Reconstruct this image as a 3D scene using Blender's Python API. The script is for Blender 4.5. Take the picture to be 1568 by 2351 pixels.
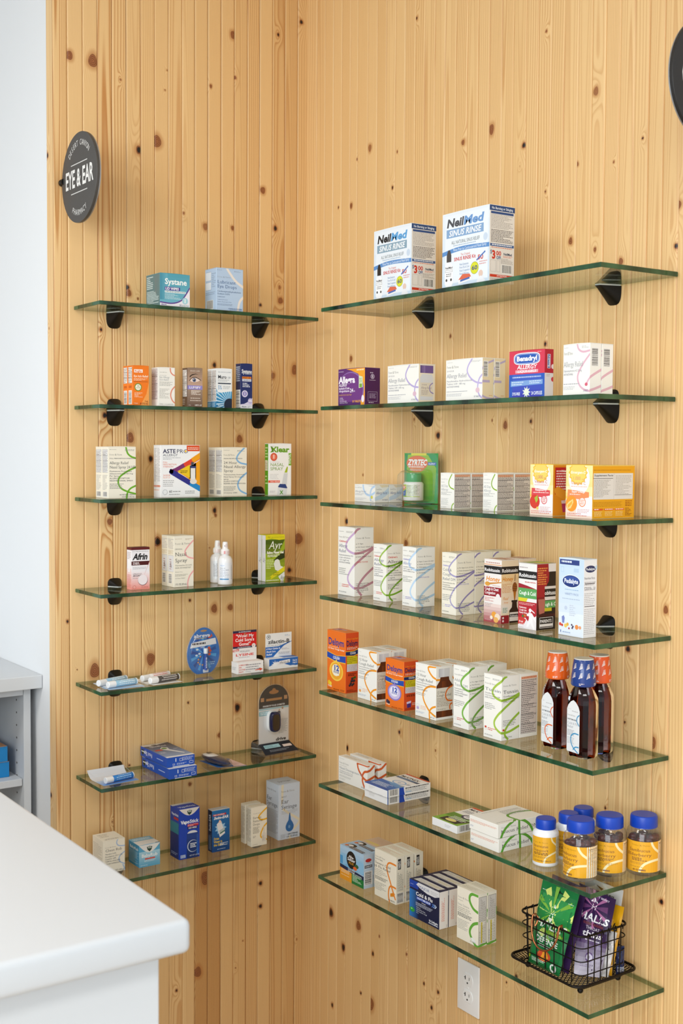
import bpy, bmesh, math, random
import numpy as np
from mathutils import Vector, Matrix
R_=random.Random(7)
S=bpy.context.scene
for _o in list(bpy.data.objects): bpy.data.objects.remove(_o)
COL=S.collection
PI=math.pi
# ---------------------------------------------------------------- camera
cd=bpy.data.cameras.new('camera'); cam=bpy.data.objects.new('camera',cd); COL.objects.link(cam); S.camera=cam
cd.sensor_fit='HORIZONTAL'; cd.sensor_width=36; cd.lens=2813.5/1568*36; cd.clip_start=.05
_rt,_up,_fw=Vector((.8223817,-.5689035,.0060941)),Vector((.0233853,.0445032,.9987355)),Vector((.5684553,.8211993,-.0499025))
cam.matrix_world=Matrix(((_rt.x,_up.x,-_fw.x,-1.81807),(_rt.y,_up.y,-_fw.y,-2.80265),(_rt.z,_up.z,-_fw.z,1.64095),(0,0,0,1)))
cd.dof.use_dof=True; cd.dof.focus_distance=2.55; cd.dof.aperture_fstop=11
# ---------------------------------------------------------------- world, lamps, exposure
W=bpy.data.worlds.new('world'); S.world=W; W.use_nodes=True
W.node_tree.nodes['Background'].inputs[0].default_value=(.80,.91,1,1); W.node_tree.nodes['Background'].inputs[1].default_value=0.8
def area(name,loc,target,sx,sy,power,col):
    l=bpy.data.lights.new(name,'AREA'); l.shape='RECTANGLE'; l.size=sx; l.size_y=sy; l.energy=power; l.color=col
    o=bpy.data.objects.new(name,l); COL.objects.link(o); o.location=loc
    o.rotation_euler=(Vector(target)-Vector(loc)).to_track_quat('-Z','Y').to_euler(); return o
area('window_daylight',(-6.2,-4.8,1.9),(-.2,-.8,1.0),4.0,2.6,200,(.86,.94,1))
area('window_daylight',(-2.0,-9.5,1.8),(-.4,-.6,1.1),5.0,2.6,25,(.90,.96,1))
area('ceiling_lamp',(-2.6,-.9,2.96),(-2.6,-.9,0),1.2,.6,32,(1,.985,.95))
area('ceiling_lamp',(-1.9,-3.4,2.96),(-1.9,-3.4,0),1.2,.6,32,(1,.985,.95))
area('ceiling_lamp',(-4.4,-2.4,2.96),(-4.4,-2.4,0),1.2,.6,32,(1,.985,.95))
vs=S.view_settings; vs.view_transform='Standard'; vs.look='None'; vs.gamma=1; vs.use_curve_mapping=False; vs.exposure=0.15
S.display_settings.display_device='sRGB'
S.cycles.use_denoising=True; S.cycles.max_bounces=14; S.cycles.transparent_max_bounces=24; S.cycles.transmission_bounces=10
S.cycles.caustics_reflective=False; S.cycles.caustics_refractive=False; S.cycles.sample_clamp_indirect=6
# ---------------------------------------------------------------- materials
def lin(h):
    if not isinstance(h,str): return tuple(h)
    h=h.lstrip('#')
    if len(h)==3: h=''.join(x*2 for x in h)
    o=[]
    for i in (0,2,4):
        c=int(h[i:i+2],16)/255; o.append(c/12.92 if c<=.04045 else ((c+.055)/1.055)**2.4)
    return tuple(o)
def mat(name,col,rough=.5,metal=0,spec=.5,trans=0,ior=1.45,coat=0,emit=None):
    m=bpy.data.materials.new(name); m.use_nodes=True; b=m.node_tree.nodes['Principled BSDF']
    c=lin(col); b.inputs['Base Color'].default_value=(*c,1); b.inputs['Roughness'].default_value=rough; b.inputs['Metallic'].default_value=metal
    b.inputs['Specular IOR Level'].default_value=spec; b.inputs['Transmission Weight'].default_value=trans; b.inputs['IOR'].default_value=ior
    b.inputs['Coat Weight'].default_value=coat; b.inputs['Coat Roughness'].default_value=.08
    return m
def printed(name,rough,coat=0):
    m=mat(name,'#ffffff',rough,coat=coat); t=m.node_tree; a=t.nodes.new('ShaderNodeAttribute'); a.attribute_name='Ink'
    t.links.new(a.outputs['Color'],t.nodes['Principled BSDF'].inputs['Base Color']); return m
def clear(name,tint,f0=.04,rough=.03,haze=0.0):
    m=bpy.data.materials.new(name); m.use_nodes=True; t=m.node_tree; t.nodes.clear(); N=t.nodes.new; L=t.links.new
    o=N('ShaderNodeOutputMaterial'); tr=N('ShaderNodeBsdfTransparent'); tr.inputs[0].default_value=(*lin(tint),1)
    g=N('ShaderNodeBsdfGlossy'); g.inputs['Roughness'].default_value=rough
    lw=N('ShaderNodeLayerWeight'); p=N('ShaderNodeMath'); p.operation='POWER'; p.inputs[1].default_value=5
    ml=N('ShaderNodeMath'); ml.operation='MULTIPLY_ADD'; ml.inputs[1].default_value=1-f0; ml.inputs[2].default_value=f0
    mx=N('ShaderNodeMixShader'); L(lw.outputs['Facing'],p.inputs[0]); L(p.outputs[0],ml.inputs[0]); L(ml.outputs[0],mx.inputs[0])
    L(tr.outputs[0],mx.inputs[1]); L(g.outputs[0],mx.inputs[2])
    if haze:
        df=N('ShaderNodeBsdfDiffuse'); df.inputs[0].default_value=(.8,.8,.8,1); m2=N('ShaderNodeMixShader'); m2.inputs[0].default_value=haze
        L(mx.outputs[0],m2.inputs[1]); L(df.outputs[0],m2.inputs[2]); mx=m2
    L(mx.outputs[0],o.inputs[0]); return m
M=dict(card=printed('printed_carton',.42),gloss=printed('glossy_print',.22,.3),foil=printed('foil_print',.3,.2),
 black=mat('black_metal','#050505',.42,spec=.35),pad=mat('clear_pad','#cfd4d2',.3),white=mat('white_paint','#e6e8ea',.6),lam=mat('white_laminate','#c9cccf',.42),
 glass=clear('shelf_glass','#f7fbf8',.045,.0),plastic=clear('clear_plastic','#fbfbfb',.05,.06,.03),
 wp=mat('white_plastic','#f0f0f0',.35),bluecap=mat('blue_cap','#1140b0',.35),wire=mat('bronze_wire','#1d1712',.42,.6),copper=mat('copper_wire','#c07850',.25,1),
 amber=mat('amber_plastic','#8a3410',.04,trans=1,ior=1.42),gummy=mat('gummy_red','#4a140c',.25),outlet=mat('outlet_plastic','#f2f2f2',.3),dark=mat('dark_slot','#1a1a1a',.5),
 navy=mat('navy_plastic','#141c44',.15,coat=.5),screen=mat('device_screen','#241a14',.08,coat=.8),peg=mat('peg_hole','#54504a',.8),
 floor=mat('floor_tile','#cdb79c',.35),alu=mat('sign_edge','#a9a9ab',.35,.7))
def edge_mat():
    m=mat('glass_edge','#16351f',.07,spec=.6); t=m.node_tree; N=t.nodes.new
    n=N('ShaderNodeTexNoise'); n.inputs['Scale'].default_value=14; n.inputs['Detail'].default_value=3
    tc=N('ShaderNodeTexCoord'); mp=N('ShaderNodeMapping'); mp.inputs['Scale'].default_value=(1,1,.05)
    cr=N('ShaderNodeValToRGB'); e=cr.color_ramp.elements; e[0].position=.36; e[0].color=(*lin('#0c2013'),1); e[1].position=.66; e[1].color=(*lin('#35603f'),1)  # light and dark streaks in the green stand in for reflections
    t.links.new(tc.outputs['Object'],mp.inputs[0]); t.links.new(mp.outputs[0],n.inputs['Vector']); t.links.new(n.outputs[0],cr.inputs[0])
    t.links.new(cr.outputs[0],t.nodes['Principled BSDF'].inputs['Base Color']); return m
M['edge']=edge_mat(); M['backedge']=clear('glass_back_edge','#a9c4ae',.06,.02)
def wood_mat():
    m=mat('knotty_pine','#c89555',.46,spec=.7); t=m.node_tree; N=t.nodes.new; L=t.links.new; bs=t.nodes['Principled BSDF']
    A=N('ShaderNodeAttribute'); A.attribute_name='Grain'; B=N('ShaderNodeAttribute'); B.attribute_name='Knot'
    sa=N('ShaderNodeSeparateXYZ'); L(A.outputs['Vector'],sa.inputs[0]); sb=N('ShaderNodeSeparateXYZ'); L(B.outputs['Vector'],sb.inputs[0])
    def mth(op,a,b=None,c=None,cl=False):
        n=N('ShaderNodeMath'); n.operation=op; n.use_clamp=cl
        for i,x in enumerate((a,b,c)):
            if x is None: continue
            if isinstance(x,(int,float)): n.inputs[i].default_value=x
            else: L(x,n.inputs[i])
        return n.outputs[0]
    tc=N('ShaderNodeTexCoord'); mp=N('ShaderNodeMapping'); mp.inputs['Scale'].default_value=(1,1,.012); L(tc.outputs['Object'],mp.inputs[0])
    def noise(sc,det=2):
        n=N('ShaderNodeTexNoise'); n.inputs['Scale'].default_value=sc; n.inputs['Detail'].default_value=det; L(mp.outputs[0],n.inputs['Vector']); return n.outputs[0]
    fib=noise(700,3); lowf=noise(60,2)
    g=mth('ADD',sa.outputs[0],mth('MULTIPLY',mth('SUBTRACT',lowf,.5),.35))
    v=mth('FRACT',g)
    ss=N('ShaderNodeMapRange'); ss.interpolation_type='SMOOTHSTEP'; ss.inputs['From Min'].default_value=.30; ss.inputs['From Max'].default_value=.90; L(v,ss.inputs['Value'])
    se=N('ShaderNodeMapRange'); se.interpolation_type='SMOOTHSTEP'; se.inputs['From Min'].default_value=.78; se.inputs['From Max'].default_value=1; se.inputs['To Min'].default_value=1; se.inputs['To Max'].default_value=0; L(v,se.inputs['Value'])
    late=mth('MULTIPLY',mth('MULTIPLY',ss.outputs[0],se.outputs[0]),sa.outputs[1])
    late=mth('ADD',late,mth('MULTIPLY',mth('SUBTRACT',fib,.5),.26),cl=True)
    mx=N('ShaderNodeMix'); mx.data_type='RGBA'; mx.inputs['A'].default_value=(*lin('#e8c58e'),1); mx.inputs['B'].default_value=(*lin('#c08444'),1); L(late,mx.inputs['Factor'])
    tn=N('ShaderNodeMix'); tn.data_type='RGBA'; tn.blend_type='MULTIPLY'; tn.inputs['Factor'].default_value=1; L(mx.outputs['Result'],tn.inputs['A'])
    cr=N('ShaderNodeValToRGB'); e=cr.color_ramp.elements; e[0].position=0; e[0].color=(.70,.52,.32,1); e[1].position=1; e[1].color=(1.06,1.06,1.08,1)
    k=e.new(.5); k.color=(1,.96,.91,1); L(sa.outputs[2],cr.inputs[0]); L(cr.outputs[0],tn.inputs['B'])
    # knots: halo, brown body with rings, black hole
    kd=sb.outputs[0]; typ=sb.outputs[1]
    halo=N('ShaderNodeMapRange'); halo.interpolation_type='SMOOTHSTEP'; halo.inputs['From Min'].default_value=2.0; halo.inputs['From Max'].default_value=1.0; halo.inputs['To Max'].default_value=.55; L(kd,halo.inputs['Value'])
    m1=N('ShaderNodeMix'); m1.data_type='RGBA'; m1.inputs['B'].default_value=(*lin('#b06a2a'),1); L(tn.outputs['Result'],m1.inputs['A']); L(halo.outputs[0],m1.inputs['Factor'])
    body=N('ShaderNodeMapRange'); body.interpolation_type='SMOOTHSTEP'; body.inputs['From Min'].default_value=1.08; body.inputs['From Max'].default_value=.85; L(kd,body.inputs['Value'])
    rg=mth('MULTIPLY_ADD',mth('SINE',mth('MULTIPLY_ADD',kd,24,mth('MULTIPLY',fib,5))),.5,.5)
    kc=N('ShaderNodeMix'); kc.data_type='RGBA'; kc.inputs['A'].default_value=(*lin('#6e3a1a'),1); kc.inputs['B'].default_value=(*lin('#a8683a'),1); L(rg,kc.inputs['Factor'])
    m2=N('ShaderNodeMix'); m2.data_type='RGBA'; L(m1.outputs['Result'],m2.inputs['A']); L(kc.outputs['Result'],m2.inputs['B']); L(mth('MULTIPLY',body.outputs[0],mth('ADD',typ,.45,cl=True)),m2.inputs['Factor'])
    hole=N('ShaderNodeMapRange'); hole.interpolation_type='SMOOTHSTEP'; hole.inputs['From Min'].default_value=.85; hole.inputs['From Max'].default_value=.5; L(kd,hole.inputs['Value'])
    m3=N('ShaderNodeMix'); m3.data_type='RGBA'; m3.inputs['B'].default_value=(*lin('#120804'),1); L(m2.outputs['Result'],m3.inputs['A']); L(mth('MULTIPLY',hole.outputs[0],mth('SUBTRACT',typ,1,cl=True)),m3.inputs['Factor'])
    L(m3.outputs['Result'],bs.inputs['Base Color'])
    return m
M['wood']=wood_mat()
# ---------------------------------------------------------------- mesh collector
def empty(name,loc,rz=0,rot=None):
    o=bpy.data.objects.new(name,None); COL.objects.link(o); o.location=loc; o.rotation_euler=rot or (0,0,rz); o.empty_display_size=.02; return o
def tag(o,label=None,cat=None,group=None,kind=None):
    for k,v in (('label',label),('category',cat),('group',group),('kind',kind)):
        if v: o[k]=v
    return o
class MB:
    def __init__(s): s.v=[];s.f=[];s.c=[];s.mi=[]
    def add(s,vs,fs,c='#ffffff',mi=0):
        b=len(s.v); s.v.extend([tuple(p) for p in vs]); c=lin(c)
        for f in fs: s.f.append(tuple(i+b for i in f)); s.c.append(c); s.mi.append(mi)
    def box(s,x0,y0,z0,x1,y1,z1,c='#ffffff',bev=0,mi=0,fc=None):
        if bev<=0:
            vs=[(x0,y0,z0),(x1,y0,z0),(x1,y1,z0),(x0,y1,z0),(x0,y0,z1),(x1,y0,z1),(x1,y1,z1),(x0,y1,z1)]
            for nm,f in (('B',(3,2,1,0)),('T',(4,5,6,7)),('F',(0,1,5,4)),('R',(1,2,6,5)),('K',(2,3,7,6)),('L',(3,0,4,7))):
                s.add([vs[i] for i in f],[(0,1,2,3)],(fc or {}).get(nm,c),mi)
            return
        bm=bmesh.new(); bmesh.ops.create_cube(bm,size=1,matrix=Matrix.Translation(((x0+x1)/2,(y0+y1)/2,(z0+z1)/2))@Matrix.Diagonal((x1-x0,y1-y0,z1-z0,1)))
        bmesh.ops.bevel(bm,geom=bm.edges[:],offset=bev,segments=1 if bev<.001 else 3,affect='EDGES',profile=.5); bm.normal_update()
        b=len(s.v); s.v.extend(tuple(v.co) for v in bm.verts)
        for f in bm.faces:
            n=f.normal; nm='T' if n.z>.9 else 'B' if n.z<-.9 else 'F' if n.y<-.9 else 'K' if n.y>.9 else 'R' if n.x>.9 else 'L' if n.x<-.9 else '-'
            s.f.append(tuple(v.index+b for v in f.verts)); s.c.append(lin((fc or {}).get(nm,c))); s.mi.append(mi)
        bm.free()
    def lathe(s,prof,c='#ffffff',n=32,cx=0,cy=0,cap=True,mi=0):
        b=len(s.v); k=len(prof)
        for r,z in prof:
            for i in range(n): s.v.append((cx+r*math.cos(2*PI*i/n),cy+r*math.sin(2*PI*i/n),z))
        c=lin(c)
        for j in range(k-1):
            for i in range(n):
                i2=(i+1)%n; s.f.append((b+j*n+i,b+j*n+i2,b+(j+1)*n+i2,b+(j+1)*n+i)); s.c.append(c); s.mi.append(mi)
        if cap:
            s.f.append(tuple(b+i for i in reversed(range(n)))); s.c.append(c); s.mi.append(mi)
            s.f.append(tuple(b+(k-1)*n+i for i in range(n))); s.c.append(c); s.mi.append(mi)
    def loft(s,rings,c='#ffffff',cap=True,mi=0):
        b=len(s.v); n=len(rings[0])
        for r in rings: s.v.extend(tuple(p) for p in r)
        c=lin(c)
        for j in range(len(rings)-1):
            for i in range(n):
                i2=(i+1)%n; s.f.append((b+j*n+i,b+j*n+i2,b+(j+1)*n+i2,b+(j+1)*n+i)); s.c.append(c); s.mi.append(mi)
        if cap:
            for f in (tuple(b+i for i in reversed(range(n))),tuple(b+(len(rings)-1)*n+i for i in range(n))): s.f.append(f); s.c.append(c); s.mi.append(mi)
    def tube(s,pts,r,c='#ffffff',n=8,closed=False,mi=0):
        P=[Vector(p) for p in pts]; k=len(P); rings=[]; up=None
        for i in range(k):
            d=(P[(i+1)%k]-P[i-1]) if closed else (P[min(i+1,k-1)]-P[max(i-1,0)])
            d.normalize()
            if up is None: up=d.orthogonal().normalized()
            up=(up-d*up.dot(d)); up=up.normalized() if up.length>1e-6 else d.orthogonal().normalized()
            w=d.cross(up); rings.append([P[i]+(up*math.cos(2*PI*j/n)+w*math.sin(2*PI*j/n))*r for j in range(n)])
        if closed: rings.append(rings[0])
        s.loft(rings,c,cap=not closed,mi=mi)
    def ball(s,c0,r,c='#ffffff',n=10,sc=(1,1,1)):
        rings=[]
        for j in range(1,n):
            a=PI*j/n; rings.append([(c0[0]+r*sc[0]*math.sin(a)*math.cos(2*PI*i/(2*n)),c0[1]+r*sc[1]*math.sin(a)*math.sin(2*PI*i/(2*n)),c0[2]-r*sc[2]*math.cos(a)) for i in range(2*n)])
        s.loft(rings,c)
    def build(s,name,m,parent=None,loc=None,smooth=False,rot=None):
        me=bpy.data.meshes.new(name); me.from_pydata(s.v,[],s.f)
        ms=m if isinstance(m,(list,tuple)) else [m]
        for x in ms: me.materials.append(x)
        if len(ms)>1: me.polygons.foreach_set('material_index',s.mi)
        ca=me.color_attributes.new('Ink','FLOAT_COLOR','CORNER')
        arr=np.ones((len(me.loops),4),np.float32); arr[:,:3]=np.repeat(np.array(s.c,np.float32).reshape(-1,3),[len(f) for f in s.f],axis=0)
        ca.data.foreach_set('color',arr.ravel())
        if smooth:
            me.polygons.foreach_set('use_smooth',[True]*len(me.polygons))
            try: me.set_sharp_from_angle(angle=math.radians(smooth if smooth is not True else 40))
            except Exception: pass
        o=bpy.data.objects.new(name,me); COL.objects.link(o)
        if parent: o.parent=parent
        if loc: o.location=loc
        if rot: o.rotation_euler=rot
        return o
def dup(root,dx=0,dy=0,dz=0,label=None,rz=0):
    r=root.copy(); COL.objects.link(r)
    M_=Matrix.Rotation(root.rotation_euler.z,3,'Z'); r.location=root.location+M_@Vector((dx,dy,dz)); r.rotation_euler.z+=rz
    if label: r['label']=label
    for ch in root.children:
        c=ch.copy(); COL.objects.link(c); c.parent=r
        for g in ch.children:
            k=g.copy(); COL.objects.link(k); k.parent=c
    return r
# ---------------------------------------------------------------- lettering
_fc=bpy.data.curves.new('type','FONT'); _fo=bpy.data.objects.new('type',_fc); COL.objects.link(_fo)
_GL={}; _fc.resolution_u=2
def _mesh(txt,off):
    _fc.body=txt; _fc.offset=off; dg=bpy.context.evaluated_depsgraph_get(); dg.update()
    e=_fo.evaluated_get(dg); me=e.to_mesh(); v=[(p.co.x,p.co.y) for p in me.vertices]; f=[tuple(q.vertices) for q in me.polygons]; e.to_mesh_clear(); return v,f
_v,_=_mesh('H',0); _CAP=max(p[1] for p in _v); _HW=max(p[0] for p in _mesh('HH',0)[0])
_SER={'A':((.05,.95),()),'a':((.95,),()),'b':((),(.08,)),'D':((.1,),(.1,)),'d':((.95,),(.85,)),'F':((.1,),(.1,)),'f':((.35,),()),'H':((.08,.92),(.08,.92)),'h':((.1,.9),(.06,)),
 'I':((.5,),(.5,)),'i':((.5,),()),'k':((.1,.95),(.08,)),'L':((.1,),(.1,)),'l':((.5,),(.3,)),'M':((.05,.95),(.05,.95)),'m':((.06,.5,.94),()),'N':((.08,),(.08,.92)),'n':((.1,.9),()),
 'p':((.1,),()),'R':((.1,.98),()),'r':((.2,),()),'T':((.5,),()),'u':((.95,),(.08,.9)),'v':((),(.06,.94)),'w':((),(.04,.96)),'x':((.08,.92),(.08,.92)),'y':((),(.06,.94)),'P':((.12,),()),'1':((.55,),()),'E':((.08,),(.08,)),'B':((.08,),(.08,)),'C':((),()),'S':((),()),'t':((),())}
def glyph(ch,st):
    k=(ch,st)
    if k not in _GL:
        off=.022 if 'b' in st else (.04 if 'k' in st else (-.006 if 's' in st else 0))
        v,f=_mesh(ch,off); adv=max(p[0] for p in _mesh('H'+ch+'H',0)[0])-_HW
        v=[(x/_CAP,y/_CAP) for x,y in v]; f=list(f)
        if 's' in st and ch in _SER and v:
            x0,x1=min(p[0] for p in v),max(p[0] for p in v); y0,y1=min(p[1] for p in v),max(p[1] for p in v)
            if ch=='p': y0+=0
            for side,yy in ((0,y0),(1,y1)):
                for q in _SER[ch][side]:
                    x=x0+q*(x1-x0); t=.045; b=len(v); ya,yb=(yy,yy+t) if side==0 else (yy-t,yy)
                    v+= [(x-.15,ya),(x+.15,ya),(x+.15,yb),(x-.15,yb)]; f.append((b,b+1,b+2,b+3))
        _GL[k]=(v,f,adv/_CAP)
    return _GL[k]
for _c in 'ABCDEFGHIJKLMNOPQRSTUVWXYZabcdefghijklmnopqrstuvwxyz0123456789&.,-!%$()/"\'':
    for _s in ('','b','s'): glyph(_c,_s)
for _c in 'ABCDEFGHIJKLMNOPQRSTUVWXYZabcdefghijklmnopqrstuvwxyz0123456789&-': glyph(_c,'k')
def run(txt,st):
    V=[];F=[];x=0; s=''.join(c for c in st if c in 'bsk')
    for ch in txt:
        if ch==' ': x+=.42; continue
        v,f,a=glyph(ch,s); b=len(V); V+=[(p[0]+x,p[1]) for p in v]; F+=[tuple(i+b for i in q) for q in f]; x+=a
    return V,F,x
def clip(p,lo,hi,ax):
    for sgn,lim in ((1,lo),(-1,-hi)):
        o=[]; n=len(p)
        for i in range(n):
            a,b=p[i],p[(i+1)%n]; da,db=sgn*a[ax]-lim,sgn*b[ax]-lim
            if da>=0: o.append(a)
            if (da>=0)!=(db>=0):
                t=da/(da-db); o.append((a[0]+(b[0]-a[0])*t,a[1]+(b[1]-a[1])*t))
        p=o
        if len(p)<3: return []
    return p
class Face:
    """a printable surface: u,v in 0..1 mapped by fn(u,v,off) on a W x H metre sheet"""
    def __init__(s,fn,W,H,curved=0): s.fn=fn; s.W=W; s.H=H; s.k=0; s.cur=curved; s.mb=None
def flat(O,ex,ey,n,W_,H_,bulge=None):
    O,ex,ey,n=[np.array(x,float) for x in (O,ex,ey,n)]
    if bulge: return Face(lambda u,v,o:O+ex*(u*W_)+ey*(v*H_)+n*(o+bulge(u,v)),W_,H_,.12)
    return Face(lambda u,v,o:O+ex*(u*W_)+ey*(v*H_)+n*o,W_,H_)
def cylf(r,z0,z1,a0,a1,cx=0,cy=0):
    """label round a bottle, u runs with the angle from a0 to a1"""
    return Face(lambda u,v,o:((cx+(r+o)*math.cos(a0+(a1-a0)*u)),(cy+(r+o)*math.sin(a0+(a1-a0)*u)),z0+(z1-z0)*v),abs(a1-a0)*r,z1-z0,.05)
def poly(f,pts,c,k=True):
    if k: f.k+=1
    off=.00006+.000012*f.k
    us=[p[0] for p in pts]; vs_=[p[1] for p in pts]
    if min(us)<0 or max(us)>1: pts=clip(pts,0,1,0)
    if pts and (min(vs_)<0 or max(vs_)>1): pts=clip(pts,0,1,1)
    if len(pts)<3: return
    us=[p[0] for p in pts]
    if f.cur and max(us)-min(us)>f.cur*1.5:
        a,b=min(us),max(us); n=int(math.ceil((b-a)/f.cur))
        for i in range(n):
            q=clip(pts,a+(b-a)*i/n,a+(b-a)*(i+1)/n,0)
            if len(q)>=3:
                vv=[p[1] for p in q]; m=1
                if f.cur>=.1 and max(vv)-min(vv)>f.cur*1.5: m=int(math.ceil((max(vv)-min(vv))/f.cur))
                v0,v1=min(vv),max(vv)
                for j in range(m):
                    q2=clip(q,v0+(v1-v0)*j/m,v0+(v1-v0)*(j+1)/m,1) if m>1 else q
                    if len(q2)>=3: f.mb.add([f.fn(x,y,off) for x,y in q2],[tuple(range(len(q2)))],c)
        return
    f.mb.add([f.fn(x,y,off) for x,y in pts],[tuple(range(len(pts)))],c)
def rect(f,u0,v0,u1,v1,c,k=True): poly(f,[(u0,v0),(u1,v0),(u1,v1),(u0,v1)],c,k)
def ell(f,cx,cy,rx,ry,c,n=20,a0=0,a1=2*PI): poly(f,[(cx+rx*math.cos(a0+(a1-a0)*i/n),cy+ry*math.sin(a0+(a1-a0)*i/n)) for i in range(n+(a1-a0<6.2))],c)
def disc(f,cx,cy,r,c,n=20): ell(f,cx,cy,r,r*f.W/f.H,c,n)
def grad(f,u0,v0,u1,v1,c0,c1,n=8,ax='v'):
    f.k+=1; a,b=np.array(lin(c0)),np.array(lin(c1))
    for i in range(n):
        c=tuple(a+(b-a)*(i+.5)/n)
        if ax=='v': rect(f,u0,v0+(v1-v0)*i/n,u1,v0+(v1-v0)*(i+1)/n,c,False)
        else: rect(f,u0+(u1-u0)*i/n,v0,u0+(u1-u0)*(i+1)/n,v1,c,False)
def text(f,u,v,h,s,c='#222222',w=None,st='',al='l'):
    V,F,wd=run(s,st); f.k+=1; off=.00006+.000012*f.k
    hm=h*f.H if 'v' not in st else h*f.W
    sx=hm
    if w: sx=(w*(f.W if 'v' not in st else f.H))/max(wd,.01)
    sh=.22 if 'i' in st else 0
    ox=-wd/2 if al=='c' else (-wd if al=='r' else 0)
    P=[]
    for x,y in V:
        X,Y=(x+ox)*sx+sh*y*hm,y*hm
        if 'v' in st: X,Y=-Y,X
        if 'd' in st: X,Y=Y,-X
        if 'u' in st: X,Y=-X,-Y
        P.append((u+X/f.W,v+Y/f.H))
    for q in F:
        p=[P[i] for i in q]
        if any(x<0 or x>1 or y<0 or y>1 for x,y in p):
            p=clip(p,0,1,0); p=clip(p,0,1,1) if p else p
            if len(p)<3: continue
        f.mb.add([f.fn(x,y,off) for x,y in p],[tuple(range(len(p)))],c)
def greek(f,u0,v0,u1,v1,n,c='#777777',fill=.8,bar=.42,vert=False):
    """n lines of print too small to read"""
    f.k+=1
    a0,a1,b0,b1=(u0,u1,v0,v1) if not vert else (v0,v1,u0,u1)
    L_=(f.W if not vert else f.H); lh=(b1-b0)/n
    for i in range(n):
        y=b1-(i+1)*lh+lh*.3; x=a0; end=a0+(a1-a0)*(fill+(1-fill)*R_.random() if i%4 else 1)*(1 if R_.random()>.15 else .6)
        while x<end:
            w=R_.uniform(.0018,.0055)/L_; e=min(x+w,end)
            if vert: rect(f,y,x,y+lh*bar,e,c,False)
            else: rect(f,x,y,e,y+lh*bar,c,False)
            x=e+.0011/L_
def frame(f,u0,v0,u1,v1,c='#333333',t=.0004,fill=None):
    if fill: rect(f,u0,v0,u1,v1,fill)
    f.k+=1; a,b=t/f.W,t/f.H
    for r in ((u0,v0,u1,v0+b),(u0,v1-b,u1,v1),(u0,v0,u0+a,v1),(u1-a,v0,u1,v1)): rect(f,*r,c,False)
def facts(f,u0,v0,u1,v1,n=22,head=True,fill='#e4e0de',ink='#6e6a68',rules=4):
    frame(f,u0,v0,u1,v1,'#4a4644',.0005,fill)
    g=.03
    greek(f,u0+g,v0+.01,u1-g,v1-.02,n,ink)
    f.k+=1
    for i in range(1,rules+1):
        y=v0+(v1-v0)*i/(rules+1); rect(f,u0,y,u1,y+.0007/f.H,'#4a4644',False)
def barcode(f,u0,v0,u1,v1,horiz=False,c='#26221f',n=24):
    rect(f,u0,v0,u1,v1,'#ecebe8'); f.k+=1; x=.04
    while x<.94:
        w=R_.choice((.012,.02,.035)); 
        if horiz: rect(f,u0+(u1-u0)*.08,v0+(v1-v0)*x,u0+(u1-u0)*.86,v0+(v1-v0)*(x+w),c,False)
        else: rect(f,u0+(u1-u0)*x,v0+(v1-v0)*.12,u0+(u1-u0)*(x+w),v1-(v1-v0)*.04,c,False)
        x+=w+R_.choice((.014,.02,.03))
def catmull(P,n=8):
    o=[]; k=len(P)
    for i in range(k-1):
        a,b,c,d=[np.array(P[min(max(j,0),k-1)],float) for j in (i-1,i,i+1,i+2)]
        for j in range(n):
            t=j/n; o.append(.5*((2*b)+(-a+c)*t+(2*a-5*b+4*c-d)*t*t+(-a+3*b-3*c+d)*t**3))
    o.append(np.array(P[-1],float)); return o
def stroke(fs,pts,w,c,fade=None):
    """a ribbon of w metres that may run on from the first face to the next"""
    if isinstance(fs,Face): fs=[fs]
    Ws=[f.W for f in fs]; H=fs[0].H
    def X(u):
        i=min(int(max(u,0)),len(fs)-1); return sum(Ws[:i])+(u-i)*Ws[i]
    Q=catmull([(X(u),v*H) for u,v in pts]); n=len(Q); Lf=[];Rt=[]
    for i in range(n):
        d=Q[min(i+1,n-1)]-Q[max(i-1,0)]; d=d/(np.hypot(*d)+1e-9); m=np.array((-d[1],d[0])); Lf.append(Q[i]+m*w/2); Rt.append(Q[i]-m*w/2)
    x0=0
    for k,f in enumerate(fs):
        f.k+=1; cc=c[k] if isinstance(c,(list,tuple)) else c
        for i in range(n-1):
            q=[((p[0]-x0)/f.W,p[1]/H) for p in (Rt[i],Rt[i+1],Lf[i+1],Lf[i])]
            if max(a for a,b in q)<0 or min(a for a,b in q)>1: continue
            poly(f,q,cc,False)
        x0+=f.W
def sparkle(f,cx,cy,r,c,n=10,inner=.5):
    poly_pts=[(cx+(r if i%2==0 else r*inner)*math.cos(PI*i/n),cy+(r if i%2==0 else r*inner)*math.sin(PI*i/n)*f.W/f.H) for i in range(2*n)]
    f.k+=1
    for i in range(2*n): poly(f,[(cx,cy),poly_pts[i],poly_pts[(i+1)%(2*n)]],c,False)
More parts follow.
